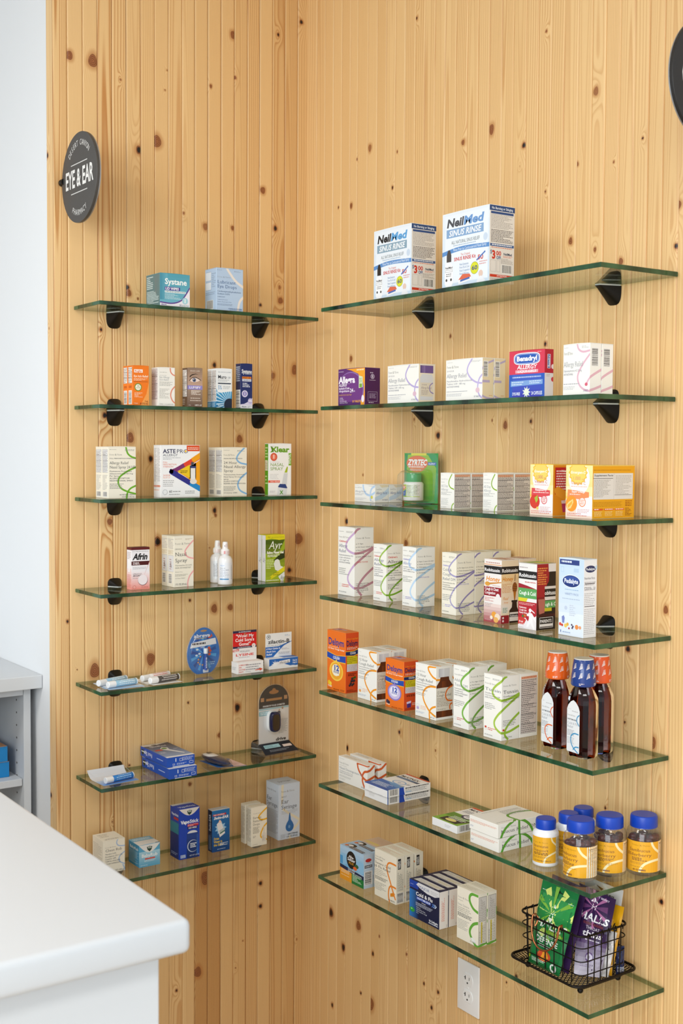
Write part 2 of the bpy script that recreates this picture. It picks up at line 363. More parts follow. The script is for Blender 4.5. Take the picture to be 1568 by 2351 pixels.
# ================================================================= the setting
SEAML=[.7137,.6767,.6376,.6002,.5627,.5244,.4865,.4484,.4107,.3729,.3365,.2989,.2604,.2212,.1832,.1456,.1066,.0681,.0281,-.012]
SEAMR=[-.02,.0493,.0884,.1267,.1661,.2037,.236,.2799,.3194,.3566,.3936,.432,.4707,.5078,.545,.5826,.622,.6609,.698,.737,.7761,.8135,.8529,.8896,.9276,.9655,1.0047,1.0431,1.0792,1.1176,1.1538,1.1915,1.2288,1.2658,1.304,1.342,1.380,1.418,1.456,1.494,1.532,1.570]
KL=[(-0.672,2.574,11.4,1),(-0.612,2.572,13.6,1),(-0.540,2.540,3.2,0),(-0.491,2.378,10.7,2),(-0.442,2.406,13.0,1),(-0.414,2.585,2.7,0),(-0.420,2.535,2.7,0),(-0.225,2.708,11.2,1),(-0.018,2.782,7.0,2),(-0.090,2.735,4.6,2),(-0.291,2.567,4.4,1),(-0.220,2.601,4.5,1),(-0.136,2.324,9.2,1),(-0.368,2.238,3.3,0),(-0.306,2.211,8.9,0),(-0.227,2.216,5.6,1),(-0.097,2.229,6.9,2),(-0.523,2.040,6.4,2),(-0.519,2.026,7.5,1),(-0.495,2.014,3.2,2),(-0.593,1.932,4.2,2),(-0.083,2.075,4.6,0),(-0.080,2.040,9.3,1),(-0.142,2.024,4.6,2),(-0.034,1.858,11.7,1),(-0.102,1.840,7.0,0),(-0.280,1.860,6.7,2),(-0.584,1.724,8.5,2),(-0.517,1.670,11.9,1),(-0.205,1.670,10.3,1),(-0.461,1.618,7.6,2),(-0.279,1.484,6.8,2),(-0.276,1.471,4.5,1),(-0.019,1.401,14.2,1),(-0.049,1.317,8.3,2),(-0.294,1.387,2.3,2),(-0.572,1.463,8.6,1),(-0.442,1.409,11.0,2),(-0.351,1.254,4.5,2),(-0.280,1.228,10.2,1),(-0.232,1.228,9.2,1),(-0.683,1.224,4.2,2),(-0.462,1.112,13.2,1),(-0.613,1.097,15.0,1),(-0.659,1.104,2.1,2),(-0.210,0.959,10.4,2),(-0.264,0.892,6.9,1),(-0.356,0.989,3.4,2),(-0.521,0.849,3.3,2),(-0.568,0.713,2.2,2),(-0.305,0.519,16.0,1),(-0.137,0.471,7.1,2),(-0.137,0.408,7.1,2),(-0.328,0.272,12.6,1),(-0.390,0.238,4.5,2),(-0.020,0.290,2.4,1),(-0.192,0.325,2.3,1),(-0.214,0.256,2.3,1),(-0.355,0.839,5.6,1),(-0.351,0.775,5.6,1)]
KR=[(0.476,2.662,4.1,2),(0.745,2.347,9.6,1),(0.849,2.292,7.4,2),(1.055,2.357,7.8,0),(0.291,2.396,7.6,0),(0.236,2.379,3.3,1),(0.404,2.365,3.2,1),(0.386,2.282,4.2,2),(0.649,2.338,5.9,1),(0.837,2.250,1.9,1),(1.006,2.223,5.3,1),(1.105,2.209,2.6,1),(1.178,2.240,3.3,2),(0.912,2.513,3.6,1),(0.916,2.183,2.7,2),(0.154,2.271,3.4,2),(0.211,2.266,6.7,1),(0.991,2.071,6.2,1),(1.059,2.045,4.3,1),(1.128,2.013,6.8,1),(1.267,2.100,8.1,1),(1.263,2.025,4.9,2),(0.215,1.877,6.7,1),(0.612,1.906,4.0,1),(0.922,1.867,4.6,2),(0.480,1.717,3.1,0),(0.571,1.678,9.2,2),(0.802,1.699,7.6,1),(0.882,1.706,4.6,2),(0.759,1.710,2.9,0),(0.452,1.418,8.5,1),(0.271,1.580,3.3,0),(0.200,1.458,9.0,2),(0.507,1.243,3.1,0),(1.164,1.257,7.7,2),(1.256,1.344,6.6,1),(0.432,0.950,5.4,2),(0.573,0.934,3.1,2),(1.107,1.117,3.5,2),(1.159,1.111,3.4,2),(1.230,1.085,10.0,1),(0.209,0.865,6.8,2),(1.112,0.929,3.5,2),(0.139,0.405,11.7,2),(0.197,0.330,9.2,2),(0.265,0.411,11.3,1),(0.329,0.359,5.6,2),(0.323,0.226,13.4,1),(0.147,0.155,5.8,2),(0.356,0.413,3.3,1),(0.468,0.406,3.2,1),(0.538,0.358,4.2,2),(0.592,0.357,5.2,2),(0.568,0.310,5.2,2),(0.277,0.237,4.5,2),(0.860,0.492,5.7,2),(0.829,0.468,2.9,2),(1.259,0.783,6.7,2)]
# per board: (ring style, strength 0..1, tone 0..1)
STL={0:('c',.9,.55),1:('f',.25,.62),2:('f',.25,.62),3:('w',1,.5),4:('l',.8,.55),5:('c',.35,.55),6:('l',.45,.55),7:('f',.3,.56),8:('w',.6,.6),9:('c',.3,.66),10:('f',.3,.48),11:('f',.4,.5),12:('f',.5,.55),13:('c',.4,.42),14:('l',.8,.45),15:('f',.3,.58),16:('w',.7,.34),17:('c',.45,.33),18:('l',.5,.44)}
STR={0:('l',.35,.62),1:('w',.35,.5),2:('f',.35,.58),3:('f',.25,.66),4:('f',.4,.5),5:('f',.3,.66),6:('f',.3,.52),7:('f',.25,.64),8:('f',.3,.45),9:('c',.3,.68),10:('f',.25,.62)}
def boards(name,seams,knots,styles,sx,axis,z0,z1,nw,seed):
    """one panelled wall: a grid per board with a groove at each seam; grain and knots are worked out in the plank's own plane"""
    rg=np.random.RandomState(seed); s=np.array(seams,float); nb=len(s)-1
    cols=[];bid=[];dep=[];bc=[];bw=[]
    order=range(nb)
    for b in order:
        a,e=min(s[b],s[b+1]),max(s[b],s[b+1])
        gw=rg.choice([.0010,.0014,.0020]); gd=rg.choice([.003,.005,.007])
        xs=np.concatenate(([a],[a+gw],np.linspace(a+gw+.0012,e-gw-.0012,nw),[e-gw],[e]))
        ds=np.concatenate(([gd],[.0004],np.zeros(nw),[.0004],[gd]))
        cols.append(xs); dep.append(ds); bid.append(np.full(len(xs),b)); bc.append(np.full(len(xs),(a+e)/2)); bw.append(np.full(len(xs),e-a))
    if s[0]>s[-1]: cols,dep,bid,bc,bw=[x[::-1] for x in (cols,dep,bid,bc,bw)]
    X=np.concatenate(cols);Dp=np.concatenate(dep);Bi=np.concatenate(bid);Bc=np.concatenate(bc);Bw=np.concatenate(bw)
    Z=np.arange(z0,z1+.002,.004); nx,nz=len(X),len(Z)
    XX,ZZ=np.meshgrid(X,Z); D=np.broadcast_to(Dp,XX.shape)
    pos=np.zeros((nz,nx,3)); 
    if axis=='x': pos[...,0]=-XX if sx<0 else XX; pos[...,1]=D
    else: pos[...,0]=D; pos[...,1]=-XX
    pos[...,2]=ZZ
    G=np.zeros_like(XX);St=np.zeros_like(XX);To=np.zeros_like(XX);Kd=np.full_like(XX,4.);Kt=np.zeros_like(XX)
    for b in range(nb):
        m=Bi==b; x=(XX[:,m]-Bc[m][0])/Bw[m][0]; z=ZZ[:,m]
        sty,stn,tone=styles.get(b,(rg.choice(['f','l','c','w','l','f']),rg.uniform(.3,.7),rg.uniform(.46,.66)))
        p=rg.uniform(0,6,6); c=rg.uniform(-.35,.35); sgn=rg.choice([-1,1])
        wob=.10*np.sin(z*2.3+p[0])+.05*np.sin(z*6.1+p[1])+.02*np.sin(z*15+p[2])
        if sty=='f': g=(x+wob*.35+.03*np.sin(z*1.3+p[3]))*rg.uniform(9,13)
        elif sty=='l': g=(x+wob*.9)*rg.uniform(4.5,7)
        elif sty=='w': g=((x-c+wob*.8)**2)*5+z*sgn*rg.uniform(.6,1.0)+.3*np.sin(z*1.7+p[3])
        else: g=((x-c+wob*.7)**2)*11+z*sgn*rg.uniform(1.5,2.4)+.25*np.sin(z*2.1+p[4])
        kx,kt=np.full_like(x,4.),np.zeros_like(x)
        for (ka,kz,kr,ty) in knots:
            a=abs(ka); r=kr*.00085
            if abs(a-Bc[m][0])>Bw[m][0]/2+.001: continue
            el=1.25+.2*np.sin(a*997); dx=(XX[:,m]-a)/r; dz=(z-kz)/(r*el)
            q=np.sqrt(dx*dx+dz*dz)*(1+.07*np.sin(3*np.arctan2(dz,dx)+a*400)); n=q<kx; kx=np.where(n,q,kx); kt=np.where(n,(.35,.75,2.)[ty],kt)
            g=g+(2.2+r*120)*np.exp(-(dx/2.4)**2-((z-kz)/(r*5.5))**2)
        G[:,m]=g+p[5]; St[:,m]=stn; To[:,m]=tone; Kd[:,m]=kx; Kt[:,m]=kt
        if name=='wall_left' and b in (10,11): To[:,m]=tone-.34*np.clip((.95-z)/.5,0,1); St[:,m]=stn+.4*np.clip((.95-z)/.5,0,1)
    nv=nx*nz; idx=np.arange(nv).reshape(nz,nx); q=np.stack([idx[:-1,:-1],idx[:-1,1:],idx[1:,1:],idx[1:,:-1]],-1).reshape(-1,4)
    me=bpy.data.meshes.new(name); me.vertices.add(nv); me.vertices.foreach_set('co',pos.reshape(-1).astype(np.float32))
    if (axis=='x') == (sx>0): pass
    nq=len(q); me.loops.add(nq*4); me.loops.foreach_set('vertex_index',q.reshape(-1).astype(np.int32)); me.polygons.add(nq)
    me.polygons.foreach_set('loop_start',np.arange(0,nq*4,4,dtype=np.int32)); me.update(calc_edges=True)
    for nm,arr in (('Grain',np.stack([G,St,To],-1)),('Knot',np.stack([Kd,Kt,Kt*0],-1))):
        at=me.attributes.new(nm,'FLOAT_VECTOR','POINT'); at.data.foreach_set('vector',arr.reshape(-1).astype(np.float32))
    me.materials.append(M['wood']); o=bpy.data.objects.new(name,me); COL.objects.link(o); return o
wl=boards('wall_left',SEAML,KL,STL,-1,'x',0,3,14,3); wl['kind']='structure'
wr=boards('wall_right',SEAMR,KR,STR,1,'y',0,3,14,11); wr['kind']='structure'
# corner board at the free end of the left wall, its 38 mm face turned to the side
tb=boards('trim_1',[0,.0385],[(.033,2.34,6,2),(.034,.795,6,2),(.03,1.93,3,1)],{0:('c',.45,.7)},1,'y',0,3,14,5); tb['kind']='structure'
tb.rotation_euler=(0,0,PI); tb.location=(-.7137,0,0)
for v in tb.data.vertices: v.co.x=-v.co.x*0
def struct(name,mb,m,**k): o=mb.build(name,m,**k); o['kind']='structure'; return o
b=MB(); b.box(-.7125,.0385,0,-.60,4.2,3); struct('wall_back',b,M['white'])
b=MB(); b.box(-6,-6,-.05,.3,4.2,0); struct('floor',b,M['floor'])
b=MB(); b.box(-6,-6,3,.3,4.2,3.05); struct('ceiling',b,M['white'])
b=MB(); b.box(-6,4.2,0,.3,4.3,3); struct('wall_far',b,M['white'])
# ---------------------------------------------------------------- worktop and cabinets in white laminate
b=MB(); b.box(-2.35,-1.5435,1.050,-1.156,-.42,1.0915,bev=.009)
tag(b.build('counter_worktop',M['lam'],smooth=True),'thick white worktop with a rounded corner in front of the glass shelves','worktop')
cb=tag(empty('counter_cabinet',(-1.75,-1,0)),'plain white counter cabinet carrying the thick rounded worktop','cabinet')
b=MB(); b.box(-.59,-.505,.08,.57,.54,1.0495,bev=.0015); b.build('cabinet_body',M['lam'],cb)
b=MB(); b.box(-.55,-.45,0,.53,.5,.0795); b.build('toe_kick',M['lam'],cb)
b=MB(); b.box(-2.0,.088,1.050,-.7135,.80,1.083,bev=.002)
tag(b.build('back_worktop',M['lam']),'white worktop against the white wall beside the wooden cladding','worktop')
cb=tag(empty('open_base_cabinet',(-1.2,.45,0)),'open white cabinet with peg holes holding two blue boxes','cabinet')
def part(name,x0,y0,z0,x1,y1,z1,m,p,off=(0,0,0),bev=.0008):
    q=MB(); q.box(x0-off[0],y0-off[1],z0-off[2],x1-off[0],y1-off[1],z1-off[2],bev=bev); return q.build(name,m,p)
of=(-1.2,.45,0)
part('side_panel',-.748,.125,.02,-.730,.78,1.0495,M['lam'],cb,of); part('side_panel',-1.96,.125,.02,-1.942,.78,1.0495,M['lam'],cb,of)
part('back_panel',-1.94,.77,.02,-.749,.785,1.0495,M['lam'],cb,of); part('top_rail',-1.94,.125,1.03,-.749,.145,1.0495,M['lam'],cb,of)
sh=part('shelf_board',-1.94,.135,.800,-.7495,.765,.818,M['lam'],cb,of); part('bottom_board',-1.94,.13,.04,-.749,.765,.058,M['lam'],cb,of)
for k in range(9):
    q=MB(); q.lathe([(.0025,0),(.0025,.0006)],n=10); q.build('peg_hole',M['peg'],cb,loc=(-.7482-of[0],.175-of[1],1.01-.032*k-(.012 if k>6 else 0)),rot=(0,-PI/2,0))
for k,(dx,z) in enumerate(((0,.8183),(.004,.8576))):
    r=tag(empty('blue_carton',(-.90-dx,.27,z)),('lower blue box lying in the open white cabinet','upper blue box in the open white cabinet, photo on its lid')[k],'box','blue boxes in the open cabinet')
    q=MB(); q.box(-.13,-.10,0,.13,.10,.039,'#0f7fc0',bev=.0006); q.build('carton_body',M['card'],r)
    q=MB(); q.box(-.128,-.102,.0392,.128,.095,.0395,'#c8c6c0'); f=flat((-.128,-.102,.0395),(1,0,0),(0,1,0),(0,0,1),.256,.197); f.mb=q
    poly(f,[(.1,0),(1,.0),(1,.25),(.6,.12)],'#b07d50'); poly(f,[(0,.2),(.6,.35),(.3,.9),(0,.9)],'#6d7470'); q.build('carton_lid',M['card'],r)
# ---------------------------------------------------------------- glass shelves and their clamps
ZL=[1.983,1.745,1.525,1.303,1.074,.845,.617]; ZR=[1.976,1.745,1.519,1.297,1.069,.844,.621]; TH=.009
ORD=['top','second','third','fourth','fifth','sixth','bottom']
def shelf(wall,i):
    z=(ZL if wall=='L' else ZR)[i]
    q=MB(); x0,y0,x1,y1=(-.664,-.153,-.060,-.004) if wall=='L' else (-.207,-1.2725,-.004,-.3863)
    x0c,y0c,x1c,y1c=x0,y0,x1,y1; c=.0008
    vs=[];ring=[]
    for (zz,ins) in ((-TH,c),(-TH+c,0),(-c,0),(0,c)):
        ring.append([(x0+ins,y0+ins,zz),(x1-ins,y0+ins,zz),(x1-ins,y1-ins,zz),(x0+ins,y1-ins,zz)])
    for j in range(3):
        for k in range(4):
            k2=(k+1)%4; back=(k==2) if wall=='L' else (k==1)
            q.add([ring[j][k],ring[j][k2],ring[j+1][k2],ring[j+1][k]],[(0,1,2,3)],mi=2 if back else 1)
    q.add(ring[0],[(3,2,1,0)],mi=0); q.add(ring[3],[(0,1,2,3)],mi=0)
    o=q.build('glass_shelf',[M['glass'],M['edge'],M['backedge']],loc=(0,0,z))
    tag(o,'%s green-edged glass shelf on the %s wooden wall'%(ORD[i],'shorter left' if wall=='L' else 'longer right'),'shelf','glass shelves on the left wall' if wall=='L' else 'glass shelves on the right wall')
for i in range(7): shelf('L',i); shelf('R',i)
def jaw(h,dep,hw,sgn,tip):
    """half of a clamp: a rounded plate on the wall drawn out to a narrow lip on the glass"""
    n=16; A=[]
    for j in range(n+1):
        a=PI*j/n; ca,sa=math.cos(a),math.sin(a); A.append((hw*math.copysign(abs(ca)**.6,ca),sgn*h*abs(sa)**.6))
    def ringat(t):
        w=1-(1-tip)*t; hh=max(1-t,.05)
        o=[(x*w,-.0005-dep*t,zz*hh) for x,zz in A]
        return o if sgn>0 else o[::-1]
    q=MB(); q.loft([ringat(t) for t in (0,.04,.3,.6,.85,.97,1)],'#ffffff'); return q
def bracket(wall,i,along,lab,upper=True):
    z=(ZL if wall=='L' else ZR)[i]
    r=tag(empty('shelf_bracket',(-along,0,z) if wall=='L' else (0,-along,z),0 if wall=='L' else -PI/2),lab,'bracket','black clamps under the left shelves' if wall=='L' else 'black clamps under the right shelves')
    q=jaw(.036,.046,.0205,-1,.3); q.build('lower_jaw',M['black'],r,loc=(0,0,-TH-.0016),smooth=30)
    q=MB(); q.loft([[(-.0195,-.002,zz),(.0195,-.002,zz),(.0065,-.0455,zz),(-.0065,-.0455,zz)][::-1] for zz in (-TH-.0015,-TH-.0001)]); q.build('clear_pad',M['pad'],r)
    if upper:
        q=jaw(.0185,.030,.0190,1,.2); q.build('upper_jaw',M['black'],r,loc=(0,0,.0016),smooth=30)
        q=MB(); q.loft([[(-.0185,-.002,zz),(.0185,-.002,zz),(.004,-.030,zz),(-.004,-.030,zz)][::-1] for zz in (.0001,.0015)]); q.build('clear_pad',M['pad'],r)
for i in range(7):
    bracket('L',i,.5595,'black clamp near the free end of the %s shelf on the left wall'%ORD[i]); bracket('L',i,.149,'black clamp near the corner end of the %s shelf on the left wall'%ORD[i])
    bracket('R',i,.533,'black clamp near the corner end of the %s shelf on the right wall'%ORD[i])
    if i<6: bracket('R',i,1.111,'black clamp near the outer end of the %s shelf on the right wall'%ORD[i])
# ---------------------------------------------------------------- round blade signs
def arc_text(f,s,r,a_mid,h,c,inward,step,st=''):
    n=len(s); 
    for i,ch in enumerate(s):
        if ch==' ': continue
        V,F,wd=run(ch,st); t=(i-(n-1)/2)*step
        a=a_mid-t if not inward else a_mid+t
        f.k+=0; cx,cy=.5+r*math.cos(a),.5+r*math.sin(a)
        rot=a-PI/2 if not inward else a+PI/2
        P=[]
        for x,y in V:
            X,Y=(x-wd/2)*h*.8,(y-.5)*h; P.append((cx+X*math.cos(rot)-Y*math.sin(rot),cy+X*math.sin(rot)+Y*math.cos(rot)))
        for q in F: poly(f,[P[j] for j in q],c,False)
def sign(name,label,loc,rz,words,D,face):
    r=tag(empty(name,loc,rz),label,'sign'); R0=D/2
    q=MB(); rings=[]
    for y,rr in ((.0035,R0-.0004),(.003,R0),(-.003,R0),(-.0035,R0-.0004)): rings.append([(rr*math.cos(2*PI*i/72),y,rr*math.sin(2*PI*i/72)) for i in range(72)])
    q.loft(rings,face)
    f=flat((-R0,-.0035,-R0),(1,0,0),(0,0,1),(0,-1,0),D,D); f.mb=q
    arc_text(f,'DESERT CANYON',.385,PI/2,.062,'#d8d6d2',False,.128); arc_text(f,'PHARMACY',.385,-PI/2,.062,'#d8d6d2',True,.135)
    rect(f,.27,.655,.73,.665,'#d8d6d2'); rect(f,.27,.335,.73,.345,'#d8d6d2')
    text(f,.5,.41,.19,words,'#eceae6',w=.78,st='b',al='c'); q.build('sign_disc',M['card'],r)
    q=MB(); q.loft([[(rr*math.cos(2*PI*i/72),y,rr*math.sin(2*PI*i/72)) for i in range(72)] for y,rr in ((.0065,R0-.001),(.0037,R0-.001))],'#ffffff'); q.build('backing_disc',M['alu'],r)
    return r
kn=sign('round_sign','round dark eye and ear sign standing out from the left wooden wall',(-.694,-.118,2.264),-PI/2,'EYE & EAR',.205,'#4a4744')  # grey face: the light falling on a black sign is put into its colour
q=MB(); q.lathe([(.0005,0),(.006,.0012),(.0085,.005),(.0085,.012),(.006,.0135),(.006,.016),(.0085,.017),(.0085,.024),(.0005,.0245)],n=20); q.build('standoff_knob',M['black'],kn,loc=(-.1175,0,.006),rot=(0,PI/2,0),smooth=40)
kn=sign('round_sign','black round sign cut off at the edge, out from the right wall',(-.118,-1.437,2.264),0,'COUGH & COLD',.216,'#22201f')
q=MB(); q.lathe([(.0085,0),(.0085,.012),(.006,.0135),(.006,.016),(.0085,.017),(.0085,.024),(.0005,.0245)],n=20); q.build('standoff_knob',M['black'],kn,loc=(.1175,0,.006),rot=(0,-PI/2,0),smooth=40)
# ---------------------------------------------------------------- wall outlet
r=tag(empty('wall_outlet',(0,-.7055,.4105),-PI/2),'white double power outlet below the bottom right shelf','outlet')
q=MB(); q.box(-.0375,-.0055,-.0595,.0375,-.0003,.0595,bev=.002); q.build('cover_plate',M['outlet'],r,smooth=True)
for sgn in (1,-1):
    pts=[]
    for j in range(40):
        a=2*PI*j/40; x,z=.0172*math.cos(a),.0172*math.sin(a); pts.append((x,max(-.0138,min(.0138,z))))
    q=MB(); q.loft([[(x*k,y,z*k+sgn*.0195) for x,z in pts] for y,k in ((-.0054,1.03),(-.0068,1.02),(-.0072,.97))]); o=q.build('receptacle',M['outlet'],r)
    q=MB(); zc=sgn*.0195
    q.box(-.0085,-.0074,zc-.001,-.006,-.00715,zc+.008); q.box(-.0115,-.0074,zc+.003,-.006,-.00715,zc+.0045); q.box(.0055,-.0074,zc,.007,-.00715,zc+.007)
    q.lathe([(.0022,0),(.0022,.0002)],n=12); vs=q.v[-24:]; q.v[-24:]=[(x,-.0072-z,zc-.0075+y) for x,y,z in vs]; q.build('contact_slot',M['dark'],o)
q=MB(); q.lathe([(.003,0),(.003,.0006),(.002,.001)],n=16); q.build('plate_screw',M['outlet'],r,loc=(0,-.0055,0),rot=(PI/2,0,0))
# ================================================================= the goods
BX={'lid_wipes':('L',1,-0.5039,-0.1400,79.3,74.5,77.7,0.0), 'eye_drops':('L',1,-0.3517,-0.1400,75.5,57.4,103.5,0.0), 'itch':('L',2,-0.5756,-0.1400,42.4,25.3,93.1,0.0),
'eyeall':('L',2,-0.5096,-0.1400,45.0,34.6,91.6,0.0), 'lumify':('L',2,-0.4308,-0.1400,40.8,26.5,93.8,0.0), 'muro':('L',2,-0.3514,-0.1400,43.9,21.8,95.6,0.0),
'gel':('L',2,-0.2831,-0.1400,34.3,24.0,110.5,0.0), 'nasal24':('L',3,-0.6312,-0.1250,70.8,35.3,121.6,0.0), 'astepro':('L',3,-0.4890,-0.1120,107.1,37.7,126.4,0.0),
'nasal24b':('L',3,-0.3219,-0.1180,70.5,35.3,121.8,0.0), 'xlear':('L',3,-0.1801,-0.1050,69.5,17.3,132.6,0.0), 'afrin':('L',4,-0.5610,-0.1003,48.1,25.9,101.4,0.0),
'nspray':('L',4,-0.4507,-0.1064,54.4,32.6,125.6,0.0), 'ayr':('L',4,-0.1925,-0.1133,57.8,18.7,119.8,0.0), 'lysine':('L',5,-0.2833,-0.1271,77.0,30.0,29.0,0.0),
'zilactin':('L',5,-0.1818,-0.1149,88.0,26.0,27.0,0.0), 'thermo1':('L',6,-0.4937,-0.1652,75.4,150.0,25.2,0.0), 'thermo2':('L',6,-0.4930,-0.1531,75.0,148.0,24.0,26.0),
'chestrub':('L',7,-0.6315,-0.0886,56.9,62.9,79.5,0.0), 'babyrub':('L',7,-0.5405,-0.0958,56.5,59.5,54.6,0.0), 'vapostick':('L',7,-0.4325,-0.0990,57.3,49.3,127.3,0.0),
'swimear':('L',7,-0.3366,-0.0931,51.0,22.0,107.0,0.0), 'earwax':('L',7,-0.2317,-0.1114,46.8,22.0,102.3,0.0), 'syringe':('L',7,-0.1450,-0.1045,65.9,63.1,146.5,0.0),
'rinse1':('R',1,-0.1920,-0.7106,135.8,67.3,151.5,0.0), 'rinse2':('R',1,-0.1920,-0.9603,145.4,66.5,151.4,0.0), 'allegra':('R',2,-0.1920,-0.5433,105.6,42.8,84.0,0.0),
'relbot':('R',2,-0.1920,-0.7389,110.0,45.6,81.6,0.0), 'rel2':('R',2,-0.1920,-0.9439,113.8,30.2,82.8,0.0), 'benadryl':('R',2,-0.1920,-1.1203,97.6,22.2,88.6,0.0),
'relpink':('R',2,-0.1920,-1.2353,66.9,29.4,92.1,0.0), 'relsmall':('R',3,-0.1122,-0.4760,82.4,40.4,41.4,0.0), 'allday1':('R',3,-0.1471,-0.8063,45.0,46.3,75.3,0.0),
'allday2':('R',3,-0.1405,-0.9343,43.3,45.8,77.7,0.0), 'rasp':('R',3,-0.1639,-1.1177,62.0,112.0,97.5,0.0), 'orange':('R',3,-0.1708,-1.2261,67.0,112.0,97.3,0.0),
'purple':('R',4,-0.1559,-0.4558,67.8,55.8,162.2,0.0), 'green':('R',4,-0.1548,-0.5796,49.5,49.1,130.2,0.0), 'blue':('R',4,-0.1562,-0.6899,48.3,54.0,131.5,0.0),
'ccdm':('R',4,-0.1677,-0.8406,46.5,50.6,130.2,0.0), 'honey':('R',4,-0.1695,-0.9827,51.4,46.5,126.9,0.0), 'robcc':('R',4,-0.1736,-1.0881,50.8,50.2,127.8,0.0),
'pedia':('R',4,-0.1693,-1.2069,63.8,34.3,145.3,0.0), 'delsym1':('R',5,-0.1793,-0.4560,77.1,37.8,143.1,0.0), 'twelve1':('R',5,-0.1791,-0.5788,73.5,42.1,114.9,0.0),
'delsym2':('R',5,-0.1843,-0.6871,67.4,39.4,109.3,0.0), 'twelve2':('R',5,-0.1845,-0.7986,70.3,45.6,114.8,0.0), 'tussdm':('R',5,-0.1843,-0.9045,48.3,51.5,128.8,0.0),
'tuss':('R',5,-0.1925,-1.0128,52.4,48.3,128.2,0.0), 'pe':('R',6,-0.1525,-0.5091,118.6,22.0,59.9,0.0), 'muc1':('R',6,-0.1790,-0.6236,88.0,124.0,17.5,0.0),
'muc2':('R',6,-0.1835,-0.6293,88.0,124.0,17.5,18.2), 'mucg':('R',6,-0.1843,-0.8720,82.0,118.0,17.0,0.0), 'dm1':('R',6,-0.1930,-1.0103,86.0,124.0,28.0,0.0),
'dm2':('R',6,-0.1952,-1.0099,86.0,124.0,28.0,28.8), 'alka':('R',7,-0.1737,-0.5271,97.0,26.6,80.2,0.0), 'severe':('R',7,-0.1719,-0.6489,81.5,24.4,107.9,0.0),
'major':('R',7,-0.1822,-0.8145,103.0,24.9,81.7,0.0), 'sinus':('R',7,-0.1749,-0.9312,67.3,24.6,109.5,0.0)}
class Art: pass
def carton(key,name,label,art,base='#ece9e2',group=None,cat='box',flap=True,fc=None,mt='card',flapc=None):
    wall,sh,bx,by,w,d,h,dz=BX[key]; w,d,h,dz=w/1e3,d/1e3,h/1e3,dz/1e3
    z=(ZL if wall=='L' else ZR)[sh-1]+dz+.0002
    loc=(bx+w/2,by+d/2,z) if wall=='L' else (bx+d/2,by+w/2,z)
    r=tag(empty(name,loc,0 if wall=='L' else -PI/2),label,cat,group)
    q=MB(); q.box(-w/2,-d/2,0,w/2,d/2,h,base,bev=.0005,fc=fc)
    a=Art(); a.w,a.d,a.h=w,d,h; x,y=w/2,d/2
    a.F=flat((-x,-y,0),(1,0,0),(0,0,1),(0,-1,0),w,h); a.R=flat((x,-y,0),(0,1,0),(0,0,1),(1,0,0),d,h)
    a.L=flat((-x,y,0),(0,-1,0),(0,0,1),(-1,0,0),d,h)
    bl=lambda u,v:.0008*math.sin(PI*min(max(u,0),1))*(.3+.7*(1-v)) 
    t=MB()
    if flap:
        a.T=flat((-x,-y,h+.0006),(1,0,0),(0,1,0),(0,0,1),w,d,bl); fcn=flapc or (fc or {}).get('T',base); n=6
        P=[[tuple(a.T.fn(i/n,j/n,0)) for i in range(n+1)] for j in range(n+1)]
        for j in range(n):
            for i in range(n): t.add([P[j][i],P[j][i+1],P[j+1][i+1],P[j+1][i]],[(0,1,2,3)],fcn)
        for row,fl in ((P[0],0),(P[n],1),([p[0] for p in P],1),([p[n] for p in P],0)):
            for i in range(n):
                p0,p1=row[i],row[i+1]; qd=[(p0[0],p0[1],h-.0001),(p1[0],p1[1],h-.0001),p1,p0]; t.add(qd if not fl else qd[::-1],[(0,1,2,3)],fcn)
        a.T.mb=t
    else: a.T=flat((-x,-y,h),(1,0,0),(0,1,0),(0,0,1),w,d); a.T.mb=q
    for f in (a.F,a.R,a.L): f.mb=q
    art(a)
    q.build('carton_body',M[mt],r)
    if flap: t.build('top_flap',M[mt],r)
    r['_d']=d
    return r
def behind(r,lab,n=1,gap=.0012,dx=0):
    if not r.get('group'): r['group']=r.name.split('.')[0].replace('_',' ')+'s alike on one shelf, '+str(r['label']).split(',')[0]
    return dup(r,dx,n*(r['_d']+gap),0,lab)
INK='#2a2f3a'; GREY='#8b8a84'
def brand(f,u,v,h,w,c=GREY): # the house brand's name line
    text(f,u,v,h,'Foster',c,w=w*.38,st='s'); text(f,u+w*.41,v-h*.1,h*1.25,'&',c,w=w*.13,st='s'); text(f,u+w*.57,v,h,'Thrive',c,w=w*.40,st='s')
def para(f,u,v,lh,h,lines,c,st='',w=None,k=1):
    for i,s in enumerate(lines):
        if s: text(f,u,v-i*lh,h,s,c,st=st,w=(w*len(s) if w else None))
A1=[(1.3,1.0),(1.12,.97),(1,.93),(.68,.84),(.5,.75),(.6,.67),(1,.63),(1.5,.65),(2,.71)]; A2=[(2,.69),(1.5,.58),(1,.46),(.74,.36),(.61,.27),(.69,.185),(1,.125),(1.43,.13),(2,.20)]; A3=[(2,.41),(1.54,.29),(1.25,.175),(1.21,.085),(1.39,.01)]
